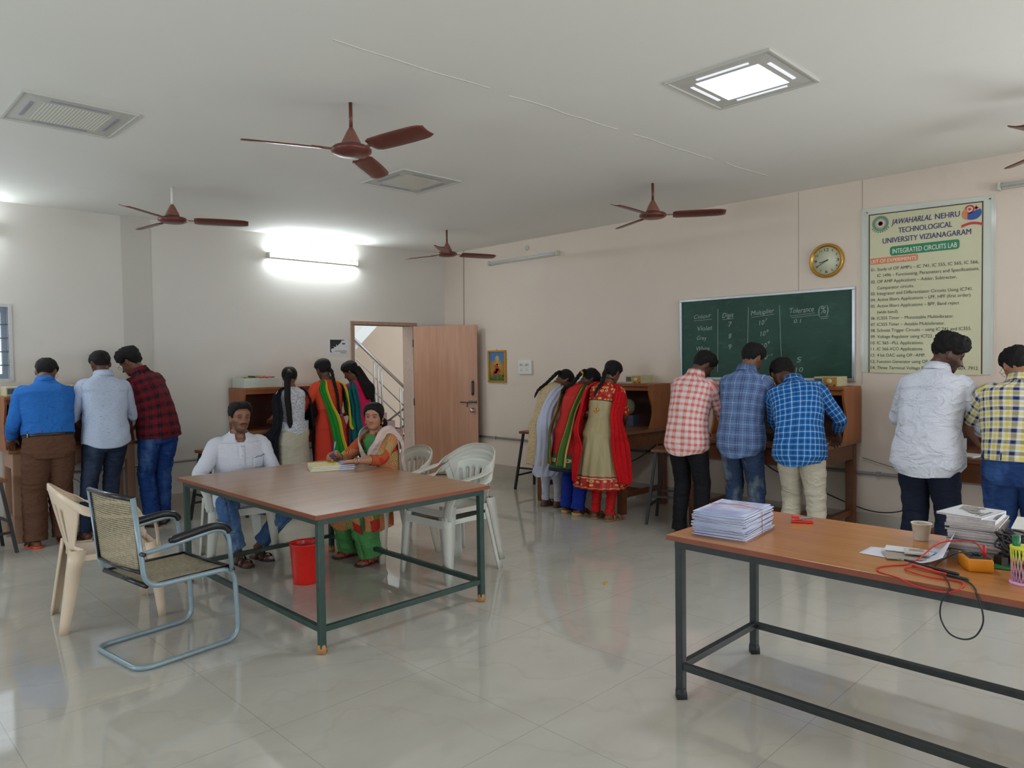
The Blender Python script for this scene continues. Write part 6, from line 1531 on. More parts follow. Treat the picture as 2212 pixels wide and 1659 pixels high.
def p_yellow():
    sk = Sk(1.62, 14, 0, 8, (26, 34, 0), wide=1.18); k = sk.k
    r = person('person in a yellow and navy checked short-sleeved shirt at the right edge', (5.34, 0.965, 0), D(-84), sk,
               [dict(w=(-0.24, 0.36, 0.93), hint=(-1.4, -0.25, -0.5), hd=(0.3, 0.9, -0.1)), dict(w=(0.14, 0.40, 0.92), hint=(0.9, -0.6, -0.3))], st_ank(k, 0.125), (150, 106, 80), feet_rz=(0.1, -0.1), eyes=False, forearm=1.1)
    m = plaid('yellow_navy_plaid', (214, 214, 204), [(0.25, 0.15, (206, 188, 92)), (0.72, 0.16, (30, 42, 92)), (0.5, 0.03, (200, 180, 120))], [(0.25, 0.15, (206, 188, 92)), (0.72, 0.16, (34, 46, 96)), (0.98, 0.04, (228, 228, 222))], 0.062, soft=0.04)
    shirt(sk, r, m, hem=0.03, sleeve=0.86, off=0.022, flare=0.0, hemcurve=0.0, seed=25, sl_r=1.12, wr=0.012)
    trousers(sk, r, jeans('blue_jeans', (32, 58, 108), (62, 96, 152), 0.8), waist=0.075, r=(0.112, 0.094, 0.084, 0.076), seed=16, belt=M_BELT, off=0.016); hair_cap(sk, r, 0.014, seed=8, tuft=0.008, top=0.006); sandals(sk, r, (0.1, -0.1), M_LEATHER); spectacles(sk, r)
p_yellow()

# ------------------------------------------------------------------ women
def lace(name, rgb, rgb2, scale):
    k = NM(name); v = k.coord('UV'); vo = k.new('ShaderNodeTexVoronoi'); vo.inputs['Scale'].default_value = scale; k.link(v, vo.inputs['Vector'])
    k.base(k.ramp(vo.outputs['Distance'], [(0.2, lin(rgb)), (0.6, lin(rgb2))])); k.set(0.8, 0, 0.2); k.bump(k.noise(k.coord('Object', (1, 1, 2)), 12, 4), 0.3, 0.02); return k.m
def bands(name, stops, rough=0.8, spots=None, sscale=16, sheen=0.0, metal=0.0, nz=0.0):
    """colour by height above the hem (UV v, metres): stops = [(v, colour)], spots = list of (v0, v1, colour, inner colour)"""
    k = NM(name); tc = k.new('ShaderNodeTexCoord'); sx = k.new('ShaderNodeSeparateXYZ'); k.link(tc.outputs['UV'], sx.inputs[0]); v = sx.outputs[1]
    vm = k.math('DIVIDE', v, 1.6); c = k.ramp(vm, [(max(0, a/1.6), lin(q)) for a, q in stops], 'CONSTANT')
    if nz:
        n = k.noise(k.coord('UV', (9, 1.2, 1)), 3.5, 4, 0.6); c = k.mix(k.math('MULTIPLY', n, nz), c, (0.04, 0.03, 0.015))
    if spots:
        vo = k.new('ShaderNodeTexVoronoi'); vo.inputs['Scale'].default_value = sscale; vo.inputs['Randomness'].default_value = 0.45; k.link(tc.outputs['UV'], vo.inputs['Vector'])
        for (v0, v1, q1, q2) in spots:
            inb = k.math('MULTIPLY', k.math('GREATER_THAN', v, v0), k.math('LESS_THAN', v, v1))
            d = vo.outputs['Distance']; ring_ = k.math('MULTIPLY', inb, k.math('LESS_THAN', d, 0.36)); dot = k.math('MULTIPLY', inb, k.math('LESS_THAN', d, 0.12))
            c = k.mix(ring_, c, lin(q1)); c = k.mix(dot, c, lin(q2))
    k.base(c); k.set(rough, metal, 0.3); k.bump(k.noise(k.coord('Object', (1, 1, 0.6)), 11, 4), 0.25, 0.02); return k.m
def dup_mat(name, stops, rough=0.85, alpha=1.0, bump=0.2):
    """dupatta cloth: colour bands across its width (UV u, 0..0.6)"""
    k = NM(name); tc = k.new('ShaderNodeTexCoord'); sx = k.new('ShaderNodeSeparateXYZ'); k.link(tc.outputs['UV'], sx.inputs[0])
    c = k.ramp(k.math('DIVIDE', sx.outputs[0], 0.6), [(a, lin(q)) for a, q in stops], 'CONSTANT'); k.base(c); k.set(rough, 0, 0.2); k.b.inputs['Alpha'].default_value = alpha
    k.bump(k.noise(k.coord('Object'), 30, 3), bump, 0.01); return k.m
def side_panel(sk, root, mat, side, rows, free, **kw):
    """dupatta panel: rows = (d, a0, a1, off) on the body; free = (p0, p1) hanging below, local"""
    R = []
    for d, a0, a1, off in rows:
        R.append([sk.surf(d, a0+(a1-a0)*t, off) for t in (0, 0.5, 1)])
    for p0, p1 in free: p0, p1 = V(*p0), V(*p1); R.append([p0, (p0+p1)/2+V(0, -0.01, 0), p1])
    return drape(root, R, mat, **kw)
def legs_f(sk, r, mat, rr=(0.080, 0.060, 0.050, 0.044), name='churidar', **kw): return trousers(sk, r, mat, name=name, r=rr, waist=0.05, off=0.004, **kw)
H_ = PI/2
def w_shawl():
    sk = Sk(1.53, 9, 2, 0, (-30, 30, 0), female=True); k = sk.k
    r = person('person with a very long ponytail, white top and black shawl at the back bench', (3.76, 7.13, 0), D(3), sk,
               [dict(w=(-0.04, 0.36, 0.94), hint=(-0.3, -0.9, -0.4)), dict(w=(0.08, 0.36, 0.92), hint=(0.4, -0.9, -0.4))], st_ank(k, 0.08), SK_M, eyes=False, voxel=0.007)
    kurta(sk, r, lace('white_lace', (150, 154, 166), (206, 208, 216), 70), 0.935, hw=(0.185, 0.135), name='lace_top', sleeve=1.2)
    kurta(sk, r, cloth('cream_stained_cotton', (178, 170, 148), rgb2=(192, 186, 168), scale=4, bump=0.3), 0.10, hw=(0.20, 0.16), name='long_skirt', top=0.03, hipd=-0.03, off=0.016, sleeves=False, pleat=0.03, npl=9)
    bk = cloth('black_chiffon', (14, 16, 24), bump=0.4)
    for s_ in (-1, 1):
        a0 = -H_+s_*1.0; a1 = -H_+s_*1.95
        side_panel(sk, r, bk, s_, [(0.525, -H_+s_*1.05, -H_+s_*1.7, 0.02), (0.48, a0, a1, 0.03), (0.40, a0, a1, 0.060), (0.25, a0, a1, 0.085), (0.08, a0, a1, 0.085)],
                   [((s_*0.20, -0.06, 0.75), (s_*0.33, 0.06, 0.75)), ((s_*0.205, -0.07, 0.5), (s_*0.34, 0.05, 0.5)), ((s_*0.21, -0.07, 0.28), (s_*0.35, 0.05, 0.26))], name='shawl', folds=3, amp=0.012)
    hair_cap(sk, r, 0.014, fem=True, seed=11, back=-0.05, tuft=0.002)
    B = lambda x, y, z: sk.hc+(sk.HM @ V(x, y, z))*k
    braid(r, [B(0, -0.09, 0.02), B(0, -0.125, -0.02), B(-0.02, -0.12, -0.08), tuple(sk.surf(0.45, -H_-0.55, 0.035)), tuple(sk.surf(0.30, -H_-0.62, 0.045)), tuple(sk.surf(0.15, -H_-0.60, 0.05)), tuple(sk.surf(0.06, -H_-0.55, 0.045))], 0.040, 0.026, 'ponytail', strands=False, flat=0.75)
    MB().sphere(B(0.012, -0.102, 0.028), (0.012, 0.008, 0.008), 10, 8).build('hair_clip', M_CHROME, r); spectacles(sk, r)
w_shawl()
def w_orange():
    sk = Sk(1.61, 7, -1, 0, (4, 22, 0), female=True); k = sk.k
    r = person('person in an orange kurta with a green dupatta at the back wall bench', (4.17, 7.06, 0), D(0), sk,
               [dict(w=(-0.15, 0.34, 0.95), hint=(-1, -0.6, -0.4)), dict(w=(0.12, 0.36, 0.95), hint=(0.8, -0.6, -0.4))], st_ank(k, 0.08), SK_D, eyes=False, voxel=0.007)
    kurta(sk, r, bands('orange_kurta', [(0, (150, 24, 30)), (0.02, (190, 54, 34)), (0.62, (190, 54, 34)), (0.621, (206, 72, 42)), (1.6, (206, 72, 42))]), 0.42, hw=(0.21, 0.16), sleeve=1.3, sl_r=1.1)
    legs_f(sk, r, cloth('maroon_salwar', (120, 26, 40)))
    gm = dup_mat('green_yellow_dupatta', [(0, (40, 90, 40)), (0.08, (200, 170, 50)), (0.26, (34, 130, 44)), (0.86, (30, 110, 40)), (0.93, (190, 90, 40))])
    side_panel(sk, r, gm, -1, [(0.53, PI-0.9, PI-0.1, 0.012), (0.515, -H_-0.35, -H_-1.05, 0.016), (0.42, -H_-0.30, -H_-1.0, 0.030), (0.25, -H_-0.1, -H_-0.75, 0.04), (0.08, -H_+0.2, -H_-0.45, 0.045)],
               [((0.06, -0.20, 0.72), (-0.08, -0.19, 0.72)), ((0.12, -0.21, 0.52), (-0.07, -0.20, 0.54))], folds=3, amp=0.010)
    side_panel(sk, r, gm, 1, [(0.535, H_-0.9, H_-0.2, 0.010), (0.50, -0.75, 0.3, 0.020), (0.42, -0.95, 0.3, 0.055), (0.28, -0.95, 0.2, 0.085), (0.14, -0.8, 0.1, 0.095)],
               [((0.15, -0.15, 0.86), (0.30, -0.02, 0.90)), ((0.19, -0.15, 0.80), (0.29, -0.04, 0.86))], folds=3, amp=0.012)
    hair_cap(sk, r, 0.012, fem=True, seed=12, back=-0.07, tuft=0.0015)
    B = lambda x, y, z: sk.hc+(sk.HM @ V(x, y, z))*k
    braid(r, [B(0.02, -0.085, -0.03), B(0.03, -0.105, -0.07), tuple(sk.surf(0.50, -H_+0.12, 0.03)), tuple(sk.surf(0.35, -H_+0.10, 0.040)), tuple(sk.surf(0.16, -H_+0.2, 0.045)), tuple(sk.surf(0.10, -H_+0.22, 0.045))], 0.024, 0.012)
    MB().sphere(sk.surf(0.12, -H_+0.22, 0.05), 0.016, 10, 8).build('hair_bobble', plain('violet_bobble', (110, 70, 170), 0.5), r)
w_orange()
def w_pink():
    sk = Sk(1.59, 8, -2, 8, (28, 32, 0), female=True); k = sk.k
    r = person('person in a magenta kurta with a teal dupatta and long loose hair by the doorway', (4.60, 7.12, 0), D(6), sk,
               [dict(w=(-0.20, 0.36, 0.93), hint=(-0.8, -0.6, -0.4)), dict(w=(0.06, 0.38, 0.93), hint=(0.8, -0.6, -0.4))], st_ank(k, 0.08), SK_M, eyes=False, voxel=0.007)
    kurta(sk, r, cloth('magenta_kurta', (206, 24, 84), bump=0.3), 0.50, hw=(0.21, 0.16), sleeve=1.5); legs_f(sk, r, cloth('purple_salwar', (96, 20, 60)))
    tm = cloth('teal_chiffon', (18, 92, 98), bump=0.4)
    side_panel(sk, r, tm, -1, [(0.53, PI-0.9, PI-0.1, 0.012), (0.50, -H_-0.75, -H_-1.5, 0.025), (0.40, -H_-0.65, -H_-1.5, 0.055), (0.22, -H_-0.6, -H_-1.4, 0.07), (0.05, -H_-0.5, -H_-1.3, 0.07)], [((-0.08, -0.18, 0.72), (-0.22, -0.07, 0.72)), ((-0.06, -0.18, 0.5), (-0.21, -0.08, 0.5))], folds=3)
    side_panel(sk, r, tm, 1, [(0.53, 0.9, 0.1, 0.012), (0.49, -0.55, 0.3, 0.025), (0.38, -0.5, 0.3, 0.055), (0.22, -0.45, 0.3, 0.07)], [((0.17, -0.12, 0.95), (0.24, 0.0, 0.98))], folds=3)
    hair_cap(sk, r, 0.016, fem=True, seed=13, back=-0.07, tuft=0.002)
    B = lambda x, y, z: sk.hc+(sk.HM @ V(x, y, z))*k; R = []
    R.append([B(-0.060, -0.05, 0.0), B(-0.03, -0.105, 0.0), B(0.03, -0.105, 0.0), B(0.072, -0.03, 0.0)])
    R.append([B(-0.055, -0.06, -0.06), B(-0.025, -0.110, -0.06), B(0.04, -0.112, -0.06), B(0.08, -0.03, -0.06)])
    for d, a0, a1, off in ((0.52, -H_-0.35, -H_+1.2, 0.045), (0.44, -H_-0.25, -H_+1.1, 0.05), (0.36, -H_-0.15, -H_+1.0, 0.048), (0.285, -H_-0.0, -H_+0.85, 0.04)): R.append([sk.surf(d, a0+(a1-a0)*t, off) for t in (0, 0.33, 0.66, 1)])
    drape(r, R, M_HAIR, name='loose_hair', folds=7, amp=0.005, solid=0.018)
w_pink()
def w_beige():
    sk = Sk(1.57, 31, 0, 0, (-12, 62, 0), female=True, px=-0.04); k = sk.k
    r = person('person in a beige kurta and white dupatta, leftmost of three women at the right wall', (5.63, 5.13, 0), RB, sk,
               [dict(w=(-0.10, 0.52, 0.92), hint=(-0.8, -0.4, -0.6)), dict(w=(0.14, 0.50, 0.92), hint=(0.8, -0.4, -0.6))], [(-0.07, 0.0, 0.082), (0.07, 0.04, 0.082)], SK_M, eyes=False, voxel=0.007)
    kurta(sk, r, cloth('beige_brocade', (176, 152, 112), rgb2=(204, 184, 148), scale=60, bump=0.4), 0.46, hw=(0.20, 0.16), cy=-0.08, sleeve=1.6, name='kurta')
    wm = cloth('white_leggings', (190, 194, 210)); legs_f(sk, r, wm, rr=(0.092, 0.072, 0.060, 0.044))
    dm = dup_mat('white_chiffon', [(0, (184, 190, 212)), (0.5, (196, 200, 220))], 0.8)
    side_panel(sk, r, dm, 1, [(0.52, 1.0, -0.9, 0.014), (0.47, 0.6, -1.0, 0.030), (0.36, 0.3, -1.15, 0.055), (0.20, 0.15, -1.3, 0.06), (0.04, 0.1, -1.4, 0.06)], [((0.24, -0.02, 0.70), (0.02, -0.22, 0.70)), ((0.25, -0.06, 0.50), (0.0, -0.24, 0.48)), ((0.24, -0.10, 0.42), (-0.02, -0.25, 0.39)), ((0.20, -0.12, 0.36), (0.02, -0.24, 0.34))], folds=5, amp=0.012)
    hair_cap(sk, r, 0.012, fem=True, seed=14, back=-0.06, tuft=0.0015)
    B = lambda x, y, z: sk.hc+(sk.HM @ V(x, y, z))*k
    braid(r, [B(0, -0.09, 0.0), B(-0.01, -0.115, -0.05), tuple(sk.surf(0.50, -H_-0.35, 0.03)), tuple(sk.surf(0.40, -H_-0.65, 0.04)), tuple(sk.surf(0.30, -H_-0.85, 0.045))], 0.026, 0.013)
    for s_ in (1,): MB().sphere(B(0.078, -0.012, -0.045), 0.008, 10, 6).build('earring', M_GOLD, r)
    sandals(sk, r, (0, 0), plain('blue_grey_strap', (70, 78, 96), 0.6), plain('brown_sole', (96, 74, 62), 0.6))
w_beige()
def w_red():
    sk = Sk(1.56, 27, 1, 0, (-20, 58, 0), female=True); k = sk.k
    r = person('person in a red kurta and bright blue salwar bending at the right wall', (5.52, 4.72, 0), RB, sk,
               [dict(w=(-0.12, 0.46, 0.92), hint=(-0.8, -0.4, -0.6)), dict(w=(0.12, 0.46, 0.92), hint=(0.8, -0.4, -0.6))], [(-0.085, 0.0, 0.082), (0.085, -0.03, 0.082)], SK_D, feet_rz=(0, -0.2), eyes=False, voxel=0.007)
    kurta(sk, r, bands('red_kurta_green_hem', [(0, (30, 34, 60)), (0.03, (54, 96, 52)), (0.085, (200, 196, 160)), (0.125, (54, 96, 52)), (0.165, (186, 40, 36)), (1.6, (186, 40, 36))], spots=[(0.085, 0.125, (70, 96, 60), (70, 96, 60))], sscale=40), 0.455, hw=(0.215, 0.17), cy=-0.10, sleeve=1.2)
    legs_f(sk, r, cloth('royal_blue_salwar', (22, 48, 148), bump=0.5), rr=(0.092, 0.082, 0.078, 0.074), wr=0.012, name='salwar')
    gm = dup_mat('green_mustard_dupatta', [(0, (120, 60, 40)), (0.10, (206, 160, 50)), (0.28, (70, 110, 52)), (0.62, (60, 96, 48)), (0.82, (206, 160, 60)), (0.92, (200, 196, 170))])
    side_panel(sk, r, gm, -1, [(0.53, PI-1.0, PI-0.3, 0.012), (0.50, -H_-0.7, -H_-1.5, 0.022), (0.38, -H_-0.65, -H_-1.5, 0.045), (0.20, -H_-0.6, -H_-1.45, 0.05), (0.02, -H_-0.55, -H_-1.4, 0.055)], [((-0.09, -0.22, 0.66), (-0.22, -0.12, 0.66)), ((-0.07, -0.24, 0.52), (-0.21, -0.14, 0.50))], folds=2)
    side_panel(sk, r, gm, 1, [(0.53, 1.0, 0.3, 0.012), (0.50, -H_+0.55, -H_+1.0, 0.022), (0.38, -H_+0.45, -H_+0.95, 0.035), (0.20, -H_+0.35, -H_+0.85, 0.04), (0.02, -H_+0.2, -H_+0.7, 0.045)], [((0.02, -0.25, 0.66), (0.12, -0.22, 0.66)), ((0.0, -0.27, 0.52), (0.11, -0.24, 0.50))], folds=2)
    hair_cap(sk, r, 0.013, fem=True, seed=15, back=-0.06, tuft=0.0015)
    B = lambda x, y, z: sk.hc+(sk.HM @ V(x, y, z))*k
    braid(r, [B(0, -0.09, 0.01), B(-0.01, -0.118, -0.04), tuple(sk.surf(0.51, -H_-0.30, 0.03)), tuple(sk.surf(0.44, -H_-0.55, 0.04)), tuple(sk.surf(0.36, -H_-0.60, 0.05))], 0.028, 0.016)
    MB().tube([B(-0.01, -0.115, -0.035), B(-0.012, -0.118, -0.055)], 0.024, 12).build('hair_band', plain('mustard_band', (190, 160, 40), 0.6), r)
    sandals(sk, r, (0, -0.2), M_LEATHER, M_TANSOLE, heel=0.014)
w_red()
def w_gold():
    sk = Sk(1.57, 17, 3, 0, (-8, 30, 0), female=True, wide=1.05); k = sk.k
    r = person('person in a gold dress with a bright red dupatta and a braid', (5.50, 4.33, 0), D(-80), sk,
               [dict(w=(-0.16, 0.40, 0.92), hint=(-0.9, -0.5, -0.5)), dict(w=(0.04, 0.38, 0.92), hint=(0.7, -0.7, -0.5))], [(-0.09, 0.02, 0.084), (0.085, -0.02, 0.084)], SK_M, feet_rz=(0.1, -0.35), eyes=False, voxel=0.006)
    vr, vt = (196, 30, 28), 0.98-0.02
    kurta(sk, r, bands('gold_red_dress', [(0, vr), (0.012, (208, 160, 96)), (0.016, vr), (0.098, (220, 190, 150)), (0.108, (178, 24, 24)), (0.125, (188, 172, 128)), (0.80, (92, 50, 30)), (0.81, vr), (1.6, vr)], spots=[(0.016, 0.098, (216, 168, 104), (60, 30, 20)), (0.81, 1.6, (214, 164, 100), (70, 34, 22))], sscale=26, nz=0.45, rough=0.36), 0.325, hw=(0.280, 0.21), cy=-0.06, cx=0.0, pleat=0.095, npl=16, sleeve=0.9, name='anarkali_dress', sl_r=1.05)
    legs_f(sk, r, cloth('red_churidar', (192, 30, 32), bump=0.8), rr=(0.080, 0.062, 0.058, 0.050), wr=0.014)
    rm = cloth('red_chiffon', (188, 14, 24), rgb2=(204, 22, 30), bump=0.4)
    side_panel(sk, r, rm, -1, [(0.535, PI-1.1, PI-0.5, 0.010), (0.52, -H_-0.85, -H_-1.7, 0.016), (0.47, -H_-0.75, -H_-1.8, 0.030), (0.36, -H_-0.68, -H_-1.75, 0.070), (0.20, -H_-0.60, -H_-1.65, 0.095), (0.04, -H_-0.52, -H_-1.5, 0.10)], [((-0.11, -0.20, 0.72), (-0.28, -0.06, 0.72)), ((-0.12, -0.24, 0.54), (-0.27, -0.12, 0.56)), ((-0.15, -0.26, 0.38), (-0.20, -0.22, 0.40))], folds=4, amp=0.011)
    side_panel(sk, r, rm, 1, [(0.535, 1.1, 0.5, 0.010), (0.52, -H_+0.85, -H_+1.7, 0.016), (0.47, -H_+0.80, -H_+1.8, 0.030), (0.36, -H_+0.78, -H_+1.75, 0.065), (0.20, -H_+0.80, -H_+1.65, 0.085), (0.04, -H_+0.78, -H_+1.6, 0.095)], [((0.18, -0.16, 0.72), (0.30, -0.02, 0.72)), ((0.22, -0.17, 0.52), (0.33, -0.04, 0.52)), ((0.25, -0.17, 0.39), (0.34, -0.07, 0.38))], folds=4, amp=0.011)
    hair_cap(sk, r, 0.013, fem=True, seed=16, back=-0.075, tuft=0.0015)
    B = lambda x, y, z: sk.hc+(sk.HM @ V(x, y, z))*k
    braid(r, [B(0.0, -0.085, -0.02), B(-0.005, -0.115, -0.06), tuple(sk.surf(0.52, -H_-0.05, 0.035)), tuple(sk.surf(0.43, -H_-0.10, 0.035)), tuple(sk.surf(0.345, -H_-0.17, 0.035))], 0.030, 0.012)
    MB().tube([sk.fr(0.585)[0]+sk.fr(0.585)[1]*(0.052*math.cos(a))+sk.fr(0.585)[2]*(0.052*math.sin(a)-0.004) for a in np.linspace(PI, 2*PI, 14)], 0.003, 6).build('neck_cord', M_BLK, r)
    o = MB(); p = sk.surf(0.225, -H_-0.10, 0.024); q = sk.surf(0.28, -H_-0.02, 0.020); o.tube([q, p+V(0.02, 0, 0.01)], 0.002, 5); o.sphere(p, (0.014, 0.006, 0.014), 10, 6); o.sphere(p+V(0.028, 0, 0.004), (0.012, 0.006, 0.016), 10, 6); o.sphere(p+V(0.012, 0, -0.02), (0.010, 0.006, 0.012), 10, 6); o.build('tassel', plain('gold_tassel', (214, 150, 40), 0.4, 0.3), r)
    sandals(sk, r, (0.1, -0.35), plain('tan_strap', (150, 104, 74), 0.5), plain('tan_brown_sole', (150, 112, 70), 0.6))
w_gold()

# ------------------------------------------------------------------ the two seated at the table
def seated_man():
    loc, rz = (2.50, 5.60, 0), D(167); sk = Sk(1.63, 8, 0, 0, (9, -2, -3), hip=(0, -0.10, 0.470), wide=1.10); k = sk.k; sk.gaze = 0.002
    an = [toloc(loc, rz, (2.575, 5.50, 0.088)), toloc(loc, rz, (2.395, 5.44, 0.088))]
    r = person('seated person with a moustache in a white shirt and blue jeans at the large table', loc, rz, sk,
               [dict(w=(-0.17, 0.24, 0.60), hint=(-0.6, -0.7, -0.3), hd=(0.3, 1, -0.2)), dict(w=(0.19, 0.22, 0.60), hint=(0.9, -0.5, -0.3), hd=(-0.3, 1, -0.2))], an, (134, 92, 70), voxel=0.0034,
               feet_rz=(0.5, 0.35), beard=0.62, moustache=True, knees=[(-0.75, 0.8, 0.55), (0.30, 1.0, 0.55)])
    m = NM('white_dotted_cotton'); vo = m.new('ShaderNodeTexVoronoi'); vo.inputs['Scale'].default_value = 150; vo.inputs['Randomness'].default_value = 0.3; m.link(m.coord('UV'), vo.inputs['Vector'])
    m.base(m.ramp(vo.outputs['Distance'], [(0.14, lin((156, 158, 178))), (0.26, lin((202, 204, 214)))])); m.set(0.85, 0, 0.2); m.bump(m.noise(m.coord('Object', (1, 1, 2)), 11, 4, 0.6), 0.35, 0.02)
    # shirt opens in a V at the neck
    o = shirt(sk, r, m.m, hem=-0.06, sleeve=1.72, off=0.022, flare=0.008, hemcurve=0, seed=31, seam=-H_, sl_r=1.05, collar=False, top=0.50)
    y = MB(); rows = []; uvs = []   # yoke that leaves the throat open
    for d in np.arange(0.495, 0.566, 0.006):
        row = []; uv = []; f = (d-0.495)/0.07; gap = 0.05+0.50*f
        for i in range(41):
            a = H_+gap+(2*PI-2*gap)*i/40; off = 0.018*(1-f)+0.004; row.append(sk.surf(d, a, off)); uv.append((i/40*1.0, d))
        rows.append(row); uvs.append(uv)
    y.grid(rows, uvs=uvs); y.build('yoke', m.m, o, solid=0.003, offset=0)
    for s_ in (-1, 1):   # collar flaps
        c = MB(); rows = []; uvs = []
        for v_ in np.linspace(0, 1, 6):
            row = []; uv = []
            for u_ in np.linspace(0, 1, 12):
                a = -H_+s_*(PI*0.80)*u_; cc, U, Vv = sk.fr(0.565); rr = 0.070*k*(1+0.32*v_); drop = 0.012-0.040*v_-0.050*smooth01((u_-0.45)/0.55)*(0.5+0.5*v_)-0.012*u_
                p = cc+U*(rr*math.cos(a))+Vv*(rr*math.sin(a)*0.98)+sk.T[-1]*(drop*k)+Vv*0.012*smooth01((u_-0.6)/0.4)
                row.append(p); uv.append((u_*0.3, v_*0.06))
            rows.append(row); uvs.append(uv)
        c.grid(rows, uvs=uvs); c.build('collar', m.m, o, solid=0.003, offset=0)
    pl = MB(); rows = [[sk.surf(d, H_+a, 0.0265+0.0) for a in (-0.075, 0, 0.075)] for d in np.arange(-0.02, 0.49, 0.02)]; pl.grid(rows); pl.build('button_placket', plain('placket_white', (200, 202, 212), 0.85), o, solid=0.002, offset=0)
    bt_ = MB()
    for d in (0.10, 0.20, 0.30, 0.40, 0.47): bt_.sphere(sk.surf(d, H_, 0.030), (0.006, 0.003, 0.006), 10, 6)
    bt_.build('buttons', plain('shirt_button', (176, 178, 186), 0.3), o)
    pk = MB(); rows = [[sk.surf(d, H_+0.32+t*0.62, 0.0275) for t in np.linspace(0, 1, 6)] for d in (0.27, 0.30, 0.33, 0.36, 0.385)]; pk.grid(rows); pk.build('breast_pocket', m.m, o, solid=0.002, offset=0)
    MB().tube([sk.surf(0.372, H_+0.36, 0.031), sk.surf(0.384, H_+0.50, 0.033), sk.surf(0.378, H_+0.68, 0.031), sk.surf(0.392, H_+0.88, 0.031)], 0.0022, 6).build('pocket_slit', plain('slit_dark', (40, 60, 66), 0.5), o)
    trousers(sk, r, jeans('mid_blue_jeans', (78, 116, 166), (148, 180, 214), 0.8), r=(0.098, 0.084, 0.072, 0.066), seed=17, wr=0.010, crop=0.84, waist=0.04)
    hair_cap(sk, r, 0.013, front=0.072, side=-0.002, top=0.013, tuft=0.006, seed=17); sandals(sk, r, (0.5, 0.35), M_BELT, M_LEATHER)
seated_man()
def seated_woman():
    loc, rz = (3.35, 4.93, 0), D(94); sk = Sk(1.56, 11, 0, 6, (36, 3, -2), hip=(0, -0.06, 0.50), female=True, wide=1.10); k = sk.k; sk.gaze = 0.0
    W_ = lambda p: toloc(loc, rz, p)
    an = [W_((3.135, 4.72, 0.08)), W_((3.14, 5.02, 0.08))]
    WARM = {}; r = person('seated person in a patchwork kurta and beige dupatta writing in notebooks', loc, rz, sk,
               [dict(w=W_((2.945, 4.645, 0.812)), hint=(-1.0, -0.4, -0.9), hd=(0.95, 0.32, -0.16), hn=(0, 0.1, 1), curl=0.28, thumb=1, spread=0.12), dict(w=W_((2.985, 4.985, 0.838)), hint=(0.9, -0.5, -0.7), hd=(-0.10, 1.0, -0.20), hn=(0.75, 0, 0.65), curl=1.0, thumb=-1, spread=0.04, tin=0.9, store=WARM)], an, (168, 118, 92), voxel=0.0034, feet_rz=(0.1, -0.1), knees=[(0, 1, 0.6), (0, 1, 0.6)])
    m = NM('patchwork_print'); v = m.coord('UV'); vo = m.new('ShaderNodeTexVoronoi'); vo.inputs['Scale'].default_value = 9.5; vo.distance = 'CHEBYCHEV'; vo.inputs['Randomness'].default_value = 0.7; m.link(v, vo.inputs['Vector'])
    sc2 = m.new('ShaderNodeSeparateColor'); m.link(vo.outputs['Color'], sc2.inputs[0])
    ca = m.ramp(sc2.outputs[0], [(0, lin((176, 84, 48))), (0.34, lin((96, 122, 44))), (0.52, lin((190, 98, 58))), (0.70, lin((176, 50, 42))), (0.82, lin((150, 118, 70)))], 'CONSTANT')
    w1 = m.new('ShaderNodeTexWave'); w1.inputs['Scale'].default_value = 34; w1.inputs['Distortion'].default_value = 5; w1.inputs['Detail'].default_value = 2; w1.bands_direction = 'DIAGONAL'; m.link(v, w1.inputs['Vector'])
    st = m.math('MULTIPLY', m.math('GREATER_THAN', w1.outputs['Fac'], 0.62), m.math('GREATER_THAN', m.math('FRACT', m.math('MULTIPLY', sc2.outputs[0], 7.0)), 0.35))
    m.base(m.mix(st, ca, lin((204, 168, 118)))); m.set(0.85, 0, 0.2); m.bump(m.noise(m.coord('Object', (1, 1, 2)), 13, 4, 0.6), 0.35, 0.02)
    o = kurta(sk, r, m.m, 0.42, hw=(0.20, 0.15), sleeve=1.42, seam=-H_, seed=41, top=0.545, cy=-0.06, sl_r=1.08)
    y = MB(); rows = [[sk.surf(d, H_+a, 0.020) for a in np.linspace(-0.42, 0.42, 7)] for d in np.arange(0.34, 0.535, 0.015)]; y.grid(rows); y.build('green_yoke', cloth('green_yoke_cloth', (70, 128, 74)), o, solid=0.002, offset=0)
    # kurta panel lying over the lap and hanging in front of the knees
    kl, kr = sk.leg[0][1], sk.leg[1][1]; R = []
    hl, hr = sk.leg[0][0], sk.leg[1][0]
    R.append([hl+V(-0.12, 0.02, 0.06), hl+V(-0.02, 0.06, 0.105), (hl+hr)/2+V(0, 0.06, 0.10), hr+V(0.02, 0.06, 0.105), hr+V(0.12, 0.02, 0.06)])
    for t, dz in ((0.5, 0.100), (0.9, 0.095)):
        a, b = hl.lerp(kl, t), hr.lerp(kr, t); R.append([a+V(-0.115, 0, 0.0), a+V(-0.05, 0, dz), (a+b)/2+V(0, 0, dz*0.75), b+V(0.05, 0, dz), b+V(0.115, 0, 0.0)])
    R.append([kl+V(-0.105, 0.06, -0.06), kl+V(-0.03, 0.095, 0.02), (kl+kr)/2+V(0, 0.085, 0.0), kr+V(0.03, 0.095, 0.02), kr+V(0.105, 0.06, -0.06)])
    R.append([kl+V(-0.10, 0.03, -0.20), kl+V(-0.03, 0.085, -0.16), (kl+kr)/2+V(0, 0.085, -0.19), kr+V(0.03, 0.085, -0.16), kr+V(0.10, 0.03, -0.20)])
    drape(r, R, m.m, name='kurta_lap', folds=2, amp=0.008, solid=0.004, uvw=0.5)
    R = []
